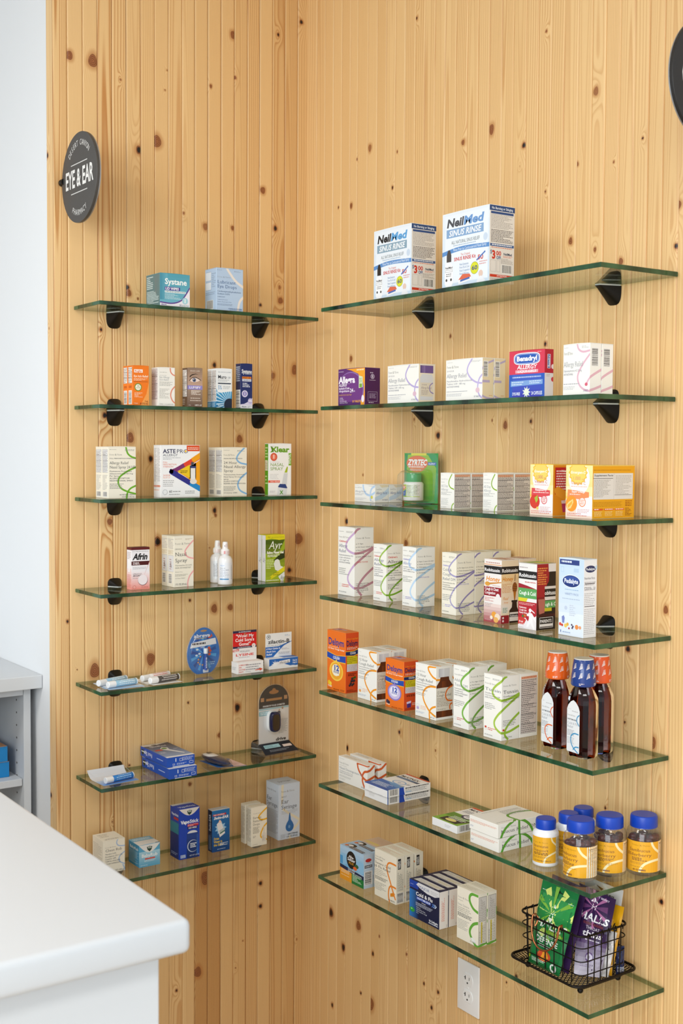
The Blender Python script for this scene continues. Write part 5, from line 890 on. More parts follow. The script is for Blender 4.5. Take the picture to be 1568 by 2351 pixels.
carton('rinse2','sinus_rinse_carton','large faded blue sinus rinse kit box, second from the corner on the top shelf',rinse(True),'#e8eff5',fc={'R':'#e4dfd8'},group='sinus rinse kit boxes')  # side face shading painted into its white, as on the first kit
# ---- right wall, second shelf
def art(a):
    F=a.F; poly(F,[(.3,1),(1,1),(1,.2),(.98,.0),(.75,0),(.9,.35),(.9,.6),(.75,.85),(.5,.95)],'#eea22a'); ell(F,.47,.42,.50,.50,'#8a6aa8',28); ell(F,.45,.41,.48,.48,'#6d3480',28); rect(F,0,0,.1,1,'#5e2a72'); rect(F,0,0,.85,.1,'#4c2064'); text(F,.03,.62,.17,'Allegra','#f4eef6',w=.6,st='k'); text(F,.03,.53,.07,'ALLERGY','#f0eaf2',w=.31,st='b'); text(F,.03,.45,.055,'fexofenadine HCl tablet','#ece2f0',w=.4,st='b'); text(F,.03,.375,.055,'180 mg/antihistamine','#ece2f0',w=.4,st='b'); text(F,.45,.36,.10,'24','#f4eef6',w=.12,st='b'); text(F,.58,.365,.04,'HR','#f4eef6',w=.06); text(F,.03,.275,.035,'INDOOR/OUTDOOR ALLERGY RELIEF','#e6b03a',w=.48); para(F,.06,.2,.045,.032,['Sneezing','Runny Nose','Itchy, Watery Eyes','Itchy Nose or Throat'],'#ece2f0',w=.015); text(F,.54,.08,.055,'30 TABLETS','#eaa83a',w=.32,st='b'); poly(F,[(.78,.8),(.92,.76),(.92,.48),(.78,.46)],'#d6e4c0'); rect(F,.8,.48,.9,.58,'#7aa83a'); greek(F,.8,.6,.9,.74,4,'#6a8a4a'); ell(F,.93,.17,.05,.1,'#ece4f2'); greek(F,.7,.92,.97,.97,1,'#f6e0b0',bar=.8); greek(F,.02,.92,.2,.95,1,'#d8cce0')
    Rr=a.R; disc(Rr,.5,.77,.13,'#c8bcd0'); disc(Rr,.5,.77,.10,'#4a1c5c'); text(Rr,.5,.735,.07,'B','#e0d4e8',al='c',st='b'); rect(Rr,.3,.665,.7,.675,'#c8bcd0'); greek(Rr,.34,.84,.66,.9,1,'#c8bcd0'); frame(Rr,.2,.1,.82,.36,'#c0b2ca',.0006); greek(Rr,.3,.18,.75,.32,4,'#b8a8c4'); greek(Rr,.25,.04,.8,.09,1,'#c8bcd0')
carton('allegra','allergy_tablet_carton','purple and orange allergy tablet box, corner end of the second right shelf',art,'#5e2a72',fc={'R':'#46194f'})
LO=[[(.74,1.02),(.62,.83),(.6,.68),(.7,.52),(.85,.42),(1.02,.39)],[(1.02,.62),(.92,.5),(.88,.3),(.92,.12),(1.02,.02)]]
def allergy(title,sub,col,R_art,pill=None,loops=LO,tw=.55,thin=.0038,foot='30 TABLETS',hr='24 HOUR',gl=False):
    def art(a):
        F=a.F
        for p in loops: stroke(F,p,thin,col)
        greek(F,.04,.93,.2,.95,1,'#b4b2b0'); greek(F,.7,.91,.97,.96,2,'#b4b2b0'); brand(F,.03,.8,.055,.34)
        if hr: text(F,.03,.71,.04,hr,'#9a9aa2',w=.2)
        text(F,.03,.56,.10,title,'#8a8c98',w=tw,st='s'); y=.46
        for s in sub: text(F,.03,y,.042,s,'#8c8e9c',w=min(.027*len(s),.8)); y-=.07
        greek(F,.03,.2,.6,.24,1,'#a8a8b0'); greek(F,.03,.1,.45,.18,3,'#bcbcc0'); text(F,.95,.06,.04,foot,'#80829a',w=.17,al='r')
        if pill: poly(F,[(pill[0]+.055*math.cos(t),pill[1]+.055*math.sin(t)*F.W/F.H*.85) for t in [2*PI*i/16 for i in range(16)]],pill[2])
        R_art(a)
    return art
def r_bottle(a):
    Rr=a.R; rect(Rr,.1,.77,.88,.97,'#6d5590'); grad(Rr,.1,.77,.4,.97,'#5a447c','#8a74a8',3,'u'); poly(Rr,[(.1,.65),(.2,.74),(.8,.74),(.88,.65),(.88,.06),(.1,.06)],'#d8dade'); rect(Rr,.12,.16,.86,.52,'#dfd6c4'); text(Rr,.16,.36,.055,'Allergy Relief','#8a7a88',w=.62,st='s'); stroke(Rr,[(.86,.52),(.68,.44),(.7,.3),(.9,.24)],.0022,'#8e80b8'); greek(Rr,.18,.2,.6,.33,4,'#a89a98'); text(Rr,.2,.45,.03,'24 HOUR','#8a7a88',w=.3)
carton('relbot','allergy_tablet_carton','white allergy relief box with a purple-capped bottle printed on its side',allergy('Allergy Relief',['Fexofenadine Hydrochloride','Tablets USP, 180 mg','ANTIHISTAMINE'],'#b6a8d4',r_bottle,(.88,.23,'#d8b4c4')),'#efede6',fc={'R':'#ece2cc'})
def r_code(col,w=.0038,b=(.08,.55,.5,.93)):
    def g(a):
        Rr=a.R; stroke(Rr,[(-.05,.72),(.3,.85),(1.05,.96)],w,col); stroke(Rr,[(-.05,.44),(.65,.44)],w*1.3,col); stroke(Rr,[(-.05,.1),(.4,.04),(1.05,.02)],w,col); barcode(Rr,*b,horiz=True); greek(Rr,.6,.08,.9,.12,1,'#d8a870')
    return g
r=carton('rel2','allergy_tablet_carton','white allergy relief box with lilac loops and tan side, front one of two',allergy('Allergy Relief',['Fexofenadine Hydrochloride','Tablets USP, 180 mg','ANTIHISTAMINE'],'#bdb0da',r_code('#b8aac8'),(.88,.23,'#dcbcc8')),'#efede6',fc={'R':'#e6d6b2'})
behind(r,'tan-sided allergy relief box standing behind its lilac-looped twin')
def art(a):
    F=a.F; rect(F,0,.5,1,1,'#d23a52'); rect(F,0,0,1,.5,'#2a56b4'); grad(F,.1,.0,.9,.5,'#3c3cae','#3a62c0',6)
    for c,gx,gy in (('#f0f0f4',.0,.0),('#2b5cb8',.018,.018),('#dfe6f0',.03,.03),('#2456b0',.04,.036)): poly(F,[(.5+(.37-gx)*math.copysign(abs(math.cos(t))**.5,math.cos(t)),.83+(.13-gy)*math.copysign(abs(math.sin(t))**.6,math.sin(t))) for t in [2*PI*i/32 for i in range(32)]],c)
    text(F,.5,.785,.10,'Benadryl','#f6f6f8',w=.58,al='c',st='k'); text(F,.5,.61,.085,'ALLERGY','#f4f2f4',w=.54,al='c',st='bi'); rect(F,.18,.525,.82,.59,'#e2a0ac'); text(F,.5,.535,.05,'LIQUI-GELS','#f4eef0',w=.52,al='c',st='bi'); greek(F,.1,.41,.9,.45,1,'#b8c8e6',bar=.7); poly(F,[(.05,.24),(.95,.27),(.95,.37),(.05,.36)],'#7ba0d4'); greek(F,.08,.26,.42,.35,2,'#d8e4f2'); greek(F,.58,.28,.9,.36,2,'#d8e4f2'); text(F,.1,.05,.06,'DYE-FREE','#e8eef6',w=.22,st='b'); sparkle(F,.5,.11,.12,'#e4ecd8',9,.5); text(F,.64,.05,.07,'24 CAPSULES','#e8eef6',w=.3,st='b'); greek(F,.8,.95,.98,.97,1,'#f0d0d6')
    Rr=a.R; rect(Rr,0,.5,1,1,'#b41c34'); rect(Rr,0,0,1,.5,'#dcd8da'); poly(Rr,[(.3,.6),(.65,.6),(.65,.9),(.3,.9)],'#e0e4ec'); rect(Rr,.35,.61,.6,.89,'#27489c'); text(Rr,.58,.63,.2,'Benadryl','#e8ecf4',w=.24,st='bv'); disc(Rr,.95,.64,.2,'#e8d8dc'); disc(Rr,.95,.37,.2,'#c43040'); greek(Rr,.2,.42,.6,.48,2,'#b0a8ac')
carton('benadryl','allergy_capsule_carton','red and blue allergy capsule box on the second right shelf',art,'#2a56b4',fc={'R':'#dcd8da','T':'#b41c34'})
def r_pink(a):
    Rr=a.R; stroke(Rr,[(-.05,.32),(.4,.4),(1.05,.5)],.0045,'#ddb0bc'); stroke(Rr,[(-.05,.07),(.5,.12),(1.05,.18)],.0045,'#ddb0bc'); barcode(Rr,.12,.55,.78,.92,horiz=True)
r=carton('relpink','allergy_tablet_carton','white allergy relief box with pink loops near the outer clamp, front one of two',allergy('Allergy Relief',['Diphenhydramine HCl 25 mg','ANTIHISTAMINE'],'#dcb0c0',r_pink,(.88,.2,'#d46078'),[[(.52,1.02),(.58,.9),(.75,.84),(1.02,.86)],[(1.02,.8),(.75,.6),(.56,.38),(.62,.2),(.8,.1),(1.02,.06)],[(.88,.2),(.95,.28),(1.02,.33)]],.72,.0036,'24 TABLETS',None),'#efede6')
behind(r,'pink-looped allergy relief box standing behind its twin at the outer clamp')
# ---- right wall, third shelf
def r_small(a):
    Rr=a.R; poly(Rr,[(0,.3),(.5,.5),(1,.85),(1,.5),(.5,.2),(0,.1)],'#cddcea'); poly(Rr,[(.3,1),(1,1),(1,.9),(.5,.85)],'#e8d8b8'); brand(Rr,.1,.72,.07,.4,'#8a8a86'); text(Rr,.1,.48,.14,'Allergy Relief','#4a5890',w=.8,st='s'); text(Rr,.95,.12,.07,'100 TABLETS','#5a6090',w=.42,al='r')
r=carton('relsmall','allergy_tablet_carton','small cream and pale blue allergy relief box, front one of two',allergy('Allergy Relief',['Loratadine Tablets 10 mg','ANTIHISTAMINE'],'#b8d0ea',r_small,(.85,.3,'#d8d05a'),[[(.42,1.02),(.46,.7),(.6,.45),(.8,.42),(1.02,.6)],[(1.02,.95),(.85,.8),(.78,.5),(.8,.1)]],.54,.005,'100 TABLETS',None),'#efede6')
behind(r,'small allergy relief box nearer the wall behind the pale blue one')
rt=tag(empty('blister_pack',(-.0375,-.5560,ZR[2]+.0003),-PI/2+.22),'green blister pack with a green-capped tablet bottle under clear plastic','medicine')
q=MB(); q.box(-.0500,-.0005,.001,.0500,.0005,.117,'#3f9a48'); f=flat((-.05,-.0005,.001),(1,0,0),(0,0,1),(0,-1,0),.1,.116); f.mb=q
grad(f,.02,.03,.98,.97,'#4f9a3c','#9cc22c',8); poly(f,[(.02,.97),(.1,.97),(.06,.6),(.1,.05),(.02,.03)],'#2f8a48'); poly(f,[(.98,.97),(.7,.97),(.95,.7),(.9,.05),(.98,.03)],'#2f9a50'); rect(f,.2,.955,.66,1,'#e0d83a'); ell(f,.38,.8,.32,.15,'#e2703a',24); ell(f,.38,.68,.2,.06,'#e68a50'); text(f,.1,.76,.11,'ZYRTEC','#f4f4ee',w=.56,st='ki'); greek(f,.12,.7,.6,.74,1,'#f2e0d4',bar=.7); greek(f,.18,.64,.5,.68,1,'#f2e0d4',bar=.7); rect(f,.7,.76,.95,.82,'#3a6ab0'); text(f,.72,.775,.03,'ALLERGY','#e8eef4',w=.2,st='b'); obj_part(q,'backing_card','gloss',rt)
q=MB(); q.lathe([(.0225,.008),(.0238,.0095),(.0238,.046),(.021,.05),(.019,.051)],'#e8e8e4',n=40); f=cylf(.0238,.016,.045,PI*1.5-1.35,PI*1.5+1.35); f.mb=q
rect(f,0,0,1,1,'#a8c02e'); rect(f,.48,.05,1,1,'#dededa'); greek(f,.5,.08,.98,.95,12,'#7a7a76'); rect(f,0,0,.48,.1,'#8ab02c'); ell(f,.24,.75,.2,.2,'#e2703a'); text(f,.06,.68,.18,'ZYRTEC','#f6f6f0',w=.36,st='ki'); poly(f,[(.04,.1),(.44,.1),(.46,.6),(.3,.45),(.1,.4)],'#3a62a8'); greek(f,.1,.15,.4,.38,3,'#dfe8f2')
bt=obj_part(q,'tablet_bottle','gloss',rt,loc=(-.002,-.0255,.0),smooth=45)
q=MB(); q.lathe([(.0185,.051),(.0188,.0515),(.0188,.068),(.0178,.071),(.010,.0722),(.001,.0724)],'#3f9e58',n=40); obj_part(q,'bottle_cap','gloss',bt,smooth=45)
q=MB()
def rr_(w,z0,z1,y,k=5): return [(w*math.copysign(abs(math.cos(t))**.35,math.cos(t)),y,(z0+z1)/2+(z1-z0)/2*math.copysign(abs(math.sin(t))**.35,math.sin(t))) for t in [2*PI*i/40 for i in range(40)]]
q.loft([rr_(.0520,0.0,.1185,.0012),rr_(.0520,0.0,.1185,-.0012),rr_(.036,.004,.080,-.002),rr_(.034,.005,.077,-.040),rr_(.030,.008,.072,-.0515)]); obj_part(q,'plastic_shell','plastic',rt,smooth=35)
def allday(a):
    F,Rr=a.F,a.R; stroke(F,[(.85,.98),(.66,.82),(.62,.7),(.75,.6),(1.02,.55)],.0026,'#8cb42a'); stroke(F,[(1.02,.17),(.88,.1),(.82,-.02)],.0026,'#8cb42a'); greek(F,.06,.94,.3,.96,1,'#b8b8b2'); brand(F,.06,.82,.03,.5,'#a8a8a4'); greek(F,.06,.73,.5,.76,1,'#b8b8b2'); text(F,.06,.61,.065,'All Day','#a0a4a8',w=.5,st='s'); text(F,.06,.51,.065,'Allergy','#a0a4a8',w=.52,st='s'); greek(F,.06,.38,.85,.48,3,'#b0b0ac'); greek(F,.06,.1,.6,.3,7,'#c0c0bc'); text(F,.06,.03,.022,'30 TABLETS','#8a8a8a',w=.4)
    facts(Rr,.04,.03,.97,.97,26,fill='#d8cfc8',rules=5); rect(Rr,.045,.90,.965,.965,'#e0b090'); greek(Rr,.07,.905,.92,.96,2,'#c87050'); stroke(Rr,[(.97,.62),(1.0,.6)],.003,'#8cb42a')
r=carton('allday1','allergy_tablet_carton','white all day allergy box with green loop beside the green blister pack, front one',allday,'#efede6',group='all day allergy boxes on the third right shelf')
behind(r,'all day allergy box behind the front one beside the green blister pack')
r=carton('allday2','allergy_tablet_carton','white all day allergy box with green loop beside the raspberry box, front one',allday,'#efede6',group='all day allergy boxes on the third right shelf')
behind(r,'all day allergy box behind the front one beside the raspberry box')
def vitc(fl,c1,c2,cf,orange):
    def art(a):
        F,Rr=a.F,a.R; grad(F,0,.6,1,1,'#efd98a','#f0e4a0',4); grad(F,0,.35,.5,.6,'#f0c838','#f2e8c0',4); ell(F,.5,.75,.4,.3,'#efece8',24); rect(F,0,0,1,.36,'#f0d8c8'); rect(F,.4,.05,1,.42,'#f0ecf0'); sparkle(F,.46,.865,.36,'#e8b82c',16,.86); sparkle(F,.46,.865,.32,'#f0d068',16,.86); text(F,.46,.845,.05,'Emergen-C','#f4eee0',w=.56,al='c',st='bi'); text(F,.26,.725,.065,'1,000',c2,w=.3); text(F,.6,.725,.035,'mg',c2,w=.1); text(F,.2,.635,.06,'Vitamin C',c2,w=.56); greek(F,.2,.59,.8,.61,1,c1); poly(F,[(.08,.54),(.88,.5),(.88,.4),(.5,.36),(.06,.38)],c1); text(F,.48,.485,.04,fl,'#f6ecea',w=.5,al='c',st='b'); greek(F,.15,.435,.82,.46,1,'#f2dcd6',bar=.6)
        disc(F,.22,.27,.22,cf); disc(F,.63,.31,.135,c1); disc(F,.63,.31,.11,'#f0e0dc'); greek(F,.55,.26,.71,.36,3,c1); greek(F,.45,.1,.9,.18,3,'#e0b0a8'); greek(F,.06,.03,.94,.1,2,'#e09a8c',bar=.5)
        if orange: poly(F,[(.04,.25),(.12,.3),(.28,.36),(.3,.3),(.2,.18),(.06,.16)],'#f0d080'); poly(F,[(.08,.24),(.26,.33),(.24,.26),(.1,.18)],'#ecac3a')
        else: poly(F,[(.2,.34),(.34,.4),(.36,.3),(.28,.24)],'#a8b83a'); ell(F,.34,.14,.05,.03,'#e8d060')
        if orange:
            frame(Rr,.02,.36,.96,.86,'#d8b868',.0004,'#d9d6d2'); text(Rr,.04,.80,.035,'Supplement Facts','#3a3834',w=.44,st='b'); greek(Rr,.04,.4,.42,.74,14,'#9a9690'); greek(Rr,.54,.45,.92,.82,14,'#a8a49e'); rect(Rr,.02,.755,.48,.765,'#5a544c'); rect(Rr,.52,.44,.93,.447,'#5a544c'); rect(Rr,.5,.36,.505,.86,'#b8b4ae'); greek(Rr,.03,.22,.7,.32,4,'#b87e0a'); greek(Rr,.78,.22,.94,.34,4,'#8a3a0a')
            for u in (.03,.28,.53): rect(Rr,u,.155,u+.22,.19,'#d8581c'); greek(Rr,u+.02,.16,u+.2,.185,1,'#f4dcc8',bar=.7); greek(Rr,u+.02,.04,u+.2,.14,4,'#f0d090')
            greek(Rr,.78,.04,.93,.2,6,'#8a4a0a'); greek(Rr,.03,.9,.9,.93,1,'#b87e0a')
        else:
            rect(Rr,.05,.42,1,.95,'#b81a20'); greek(Rr,.08,.5,.5,.9,8,'#f0d4d0',bar=.5); text(Rr,.2,.86,.04,'Naturally','#f2e0dc',w=.3,st='b'); poly(Rr,[(.02,.52),(.12,.58),(.36,.46),(.3,.3),(.08,.4)],'#e2962a'); poly(Rr,[(.2,.3),(.5,.32),(.45,.08),(.24,.07)],'#b0305a'); poly(Rr,[(.2,.3),(.5,.32),(.49,.25),(.21,.24)],'#e0c0c0')
    return art
carton('rasp','vitamin_drink_carton','raspberry vitamin drink box with red side panel',vitc('Raspberry','#d84a50','#c05a60','#d23a2a',False),'#f0e2a8',fc={'R':'#dc8a1c','T':'#f0c020'})
carton('orange','vitamin_drink_carton','bright orange vitamin drink box showing its white nutrition panel',vitc('Super Orange','#ee8f58','#d08a70','#ee962a',True),'#f0e2a8',fc={'R':'#e0a016','T':'#f0d060'})
# ---- right wall, fourth shelf
carton('purple','syrup_carton','tallest white allergy relief syrup box with purple-pink ribbon',syrup([('Allergy',.5),('Relief',.42)],['Diphenhydramine HCl','oral solution,','12.5 mg/5 mL','ANTIHISTAMINE'],'#c9aacf','#bd8a98','Children\'s',.0056,'#3c4870',['2+ Ages','4-6 hour relief of:','Runny Nose','Sneezing','Itchy Watery Eyes',''],flavor='CHERRY FLAVOR'),'#efede6')
carton('green','syrup_carton','white allergy relief syrup box with leaf green ribbon and black lettering',syrup([('Allergy',.74),('Relief',.6)],['Cetirizine','Hydrochloride','Oral Solution,','1 mg/mL','ANTIHISTAMINE'],'#9cc050','#76a828','Children\'s',.0040,'#3a4674',rtitle=[('Allergy',.88),('Relief',.74)]),'#efede6')
carton('blue','syrup_carton','white allergy syrup box with pale blue ribbon',syrup([('Allergy',.6)],['Loratadine Oral Solution','USP 5 mg/5 mL','ANTIHISTAMINE, 24 Hour'],'#bcd6ee','#b0cee4','Children\'s',.0048,'#7a86b8',['Ages 2 years & older','Indoor & Outdoor','Allergies','24 hour relief of:','Sneezing'],flavor='GRAPE FLAVOR',cols=('#8a84c0',)),'#efede6')
r=carton('ccdm','syrup_carton','cream cold and cough syrup box with violet ribbon, front one of three',syrup([('Cold &',.62),('Cough',.58),('Relief DM',.9)],['Dextromethorphan HBr','Doxylamine','COUGH SUPPRESSANT','NASAL DECONGESTANT'],'#a39cc4','#8f84b4','Children\'s',.0034,'#6a7286',['For Ages 6 yrs. & Over','Multi-Symptom Relief:','Nasal Congestion','Runny Nose','Sore Throat','Coughing'],flavor='GRAPE FLAVOR',cols=('#9a94cc',)),'#ede7d6')
behind(r,'cream cold and cough syrup box with violet ribbon, middle one of three'); behind(r,'cream cold and cough syrup box nearest the wall, last of the three',2)
def art(a):
    F,Rr=a.F,a.R
    grad(F,0,0,1,.3,'#a02030','#ead8d0',6); rect(F,0,.78,1,.90,'#1c1818'); rect(Rr,0,.78,1,.9,'#1c1818'); text(F,.02,.81,.05,'Robitussin','#f0ecec',w=.9,st='b'); text(Rr,.03,.81,.055,'Robitussin','#f0ecec',w=.92,st='b'); rect(F,0,.91,1,.93,'#e0b090'); greek(F,.1,.935,.9,.97,1,'#c08a7a')
    text(F,.1,.66,.07,'Honey','#e08a1c',w=.8,st='bi'); ell(F,.2,.61,.15,.035,'#d89a3c'); poly(F,[(.3,.63),(1,.66),(1,.645),(.3,.6)],'#c8883a'); greek(F,.5,.58,.95,.6,1,'#c08a7a'); rect(F,0,.42,1,.565,'#8f1424'); text(F,.05,.51,.045,'Cough & Chest','#f2ecec',w=.8,st='b'); text(F,.05,.45,.045,'Congestion','#f2ecec',w=.62,st='b'); disc(F,.82,.42,.12,'#e8e2e2'); greek(F,.06,.33,.6,.4,3,'#c86a60'); greek(F,.06,.24,.5,.31,3,'#b0a0a0'); ell(F,.6,.13,.14,.05,'#e8a03c'); ell(F,.8,.1,.16,.055,'#ecd8c0'); ell(F,.72,.05,.14,.045,'#e8b060'); ell(F,.45,.08,.08,.03,'#f0e2d0'); text(F,.05,.03,.02,'4 FL OZ (118 mL)','#f0dcdc',w=.4)
    grad(Rr,0,.2,1,.78,'#e8dcd0','#ecc890',6); text(Rr,.04,.67,.065,'Honey','#d8861c',w=.62,st='bi'); greek(Rr,.06,.48,.6,.63,7,'#d09060'); stroke(Rr,[(.8,.77),(.78,.66)],.0016,'#5a2a10'); ell(Rr,.78,.56,.14,.085,'#7a3a12'); 
    for k in range(5): rect(Rr,.66,.5+.028*k,.9,.506+.028*k,'#c8822c')
    poly(Rr,[(.7,.49),(.86,.49),(.8,.34),(.76,.34)],'#b8701c'); text(Rr,.1,.37,.05,'Real','#e09030',w=.3,st='i'); text(Rr,.15,.32,.03,'honey','#e09030',w=.25,st='i'); rect(Rr,.6,.33,.94,.36,'#20160f'); poly(Rr,[(.64,.33),(.9,.33),(.92,.25),(1,.2),(1,0),(.48,0),(.48,.2),(.62,.25)],'#2a160e'); rect(Rr,.5,.03,1,.17,'#e4dcd6'); rect(Rr,.5,.095,1,.14,'#1c1818'); text(Rr,.53,.103,.025,'Robitussin','#f0ecec',w=.44,st='b'); rect(Rr,.0,0,.46,.13,'#8f1424'); rect(Rr,.08,.16,.38,.26,'#d8d4cc'); greek(Rr,.1,.17,.36,.25,4,'#6a8a5a'); disc(Rr,.12,.04,.05,'#e8d8d8'); disc(Rr,.12,.09,.05,'#e8d8d8')
    T=a.T; greek(T,.1,.1,.9,.9,4,'#c86a3a',bar=.6)
r=carton('honey','syrup_carton','honey cough syrup box in red, white and amber, front one of two',art,'#eae4e0',fc={'R':'#e6d2b4','T':'#e6d8cc'})
behind(r,'honey cough syrup box behind the front one, only its top showing')
def art(a):
    F,Rr=a.F,a.R; rect(F,0,.76,1,.885,'#1c1a1a'); text(F,.02,.79,.055,'Robitussin','#f0eeee',w=.94,st='b'); greek(F,.06,.92,.5,.95,1,'#9a8a8a'); greek(F,.35,.70,.95,.73,1,'#c0504a'); poly(F,[(0,.69),(.5,.66),(1,.62),(1,.6),(0,.6)],'#9c1c2c'); rect(F,0,.47,1,.62,'#5aa05a'); text(F,.04,.52,.055,'Cough & Cold','#f0f4ee',w=.92,st='b'); poly(F,[(0,.47),(.52,.47),(.44,.415),(0,.415)],'#d8cc2c'); rect(F,0,0,1,.415,'#b01f2c'); greek(F,.05,.36,.9,.4,2,'#e8b8b8'); para(F,.06,.31,.04,.028,['Relieves:','Cough due','Runny Nose'],'#f2e2e2',st='b',w=.045)
    poly(F,[(0,.12),(.4,.17),(.55,.12),(1,.22),(1,0),(0,0)],'#e8e4e6'); poly(F,[(0,.06),(.3,.05),(.45,.14),(.2,.18),(0,.16)],'#c83a34'); ell(F,.66,.29,.075,.03,'#f0eef0'); poly(F,[(.58,.26),(.76,.25),(.9,.19),(1,.14),(.98,.12),(.8,.18),(.8,.12),(.92,.02),(.85,.0),(.68,.1),(.55,.03),(.45,.03),(.6,.16),(.6,.2),(.48,.2),(.48,.23),(.56,.24)],'#f0eef0'); poly(F,[(.72,.31),(.9,.27),(.92,.25),(.76,.28)],'#f0eef0'); disc(F,.26,.19,.05,'#3a7a3a'); disc(F,.38,.2,.05,'#c87a2a'); text(F,.06,.09,.03,'Fruit','#f4e8e8',w=.22,st='b'); text(F,.06,.05,.03,'punch','#f4e8e8',w=.3,st='b'); greek(F,.05,.01,.5,.03,1,'#b8a8a8')
    rect(Rr,0,0,1,.22,'#16120f'); grad(Rr,0,.2,1,.5,'#2a0c0c','#8a121c',5); rect(Rr,0,.5,.62,1,'#a01824'); greek(Rr,.05,.68,.55,.95,8,'#e89a4a',bar=.5); poly(Rr,[(.6,1),(1,1),(1,.88),(.62,.88)],'#e6e2e0'); poly(Rr,[(.66,.88),(1,.88),(1,.24),(.42,.24),(.42,.62),(.64,.74)],'#1c0f0c'); rect(Rr,.42,.62,1,.66,'#dcd6d2'); rect(Rr,.42,.5,1,.62,'#161414'); text(Rr,.42,.53,.06,'obitussi','#f0eeee',w=.62,st='b'); rect(Rr,.42,.45,1,.5,'#e0dad6'); rect(Rr,.42,.33,1,.44,'#5aa05a'); text(Rr,.46,.36,.05,'ugh & C','#f0f4ee',w=.56,st='b'); rect(Rr,.42,.28,.8,.33,'#c8bc2a'); poly(Rr,[(.08,.47),(.44,.47),(.42,.26),(.14,.24)],'#b4685a'); frame(Rr,.16,.03,.88,.19,'#e8e4e2',.0009); text(Rr,.2,.11,.045,'PARENTS','#f0eeee',w=.6,st='b'); rect(Rr,.18,.05,.86,.09,'#e6e2de')
    rect(a.T,.1,.1,.5,.9,'#9ac04a'); rect(a.T,.5,.3,.9,.9,'#d8c84a')
carton('robcc','syrup_carton','dark red and green cough syrup box with running child figure',art,'#e8e6e4',fc={'R':'#8a121c','T':'#b8b0a0'})
def art(a):
    F,Rr=a.F,a.R; grad(F,0,.3,1,1,'#d6e2f0','#c2d8ee',6); rect(F,.03,.92,.82,.985,'#2c3f80'); greek(F,.1,.935,.78,.97,1,'#dfe6f2',bar=.7); frame(F,.08,.82,.2,.89,'#a8c8e4',.0006); rect(F,.6,.83,.8,.88,'#b4cce4'); ell(F,.5,.71,.36,.085,'#e6eef6',28); ell(F,.5,.71,.345,.076,'#1e3478',28); ell(F,.5,.725,.3,.05,'#34509c',24); text(F,.5,.685,.055,'Pedialyte','#f2f6fa',w=.56,al='c',st='b'); greek(F,.25,.59,.8,.61,1,'#8aaed0'); text(F,.25,.53,.028,'VARIETY PACK','#8294b8',w=.56); greek(F,.15,.47,.85,.49,1,'#a4b4cc'); disc(F,.3,.36,.06,'#c0cce0'); greek(F,.45,.26,.7,.41,6,'#c0c8d8')
    poly(F,[(.14,.24),(.22,.26),(.26,.23),(.24,.16),(.16,.16)],'#7a86c0')
    for cx,cy,r_,c in ((.08,.14,.05,'#d8503a'),(.16,.13,.04,'#c8402c'),(.3,.13,.06,'#e8c860'),(.38,.15,.05,'#e2b04a'),(.44,.1,.03,'#b8303a'),(.55,.15,.03,'#4a3a5a'),(.6,.13,.03,'#3a2a4a'),(.57,.11,.03,'#4a3a5a'),(.75,.13,.07,'#e8924a'),(.88,.13,.05,'#e8a070')): disc(F,cx,cy,r_,c)
    text(F,.08,.035,.035,'8','#4a5aa0',w=.05); greek(F,.18,.03,.7,.06,1,'#9aaed0')
    ell(Rr,.5,.88,.4,.045,'#1e2c5c'); text(Rr,.5,.865,.03,'Pedialyte','#e8eef6',w=.66,al='c',st='b'); poly(Rr,[(.8,.9),(1,.93),(1,.86)],'#bcd4ea'); text(Rr,.05,.75,.03,'Nutrition Facts','#5a5660',w=.8); rect(Rr,.08,.69,.85,.7,'#3a2c34'); greek(Rr,.06,.6,.9,.73,4,'#a8a6aa',bar=.3); text(Rr,.06,.62,.03,'Calories  30','#7a7880',w=.84); rect(Rr,.08,.4,.85,.408,'#3a2c34'); greek(Rr,.06,.42,.9,.58,7,'#aaa8ac',bar=.3); greek(Rr,.06,.04,.9,.38,14,'#b4b2b6',bar=.3)
carton('pedia','drink_powder_carton','pale blue drink powder box with dark oval emblem and fruit along its foot',art,'#dfe9f3',fc={'R':'#e6e8ec'})
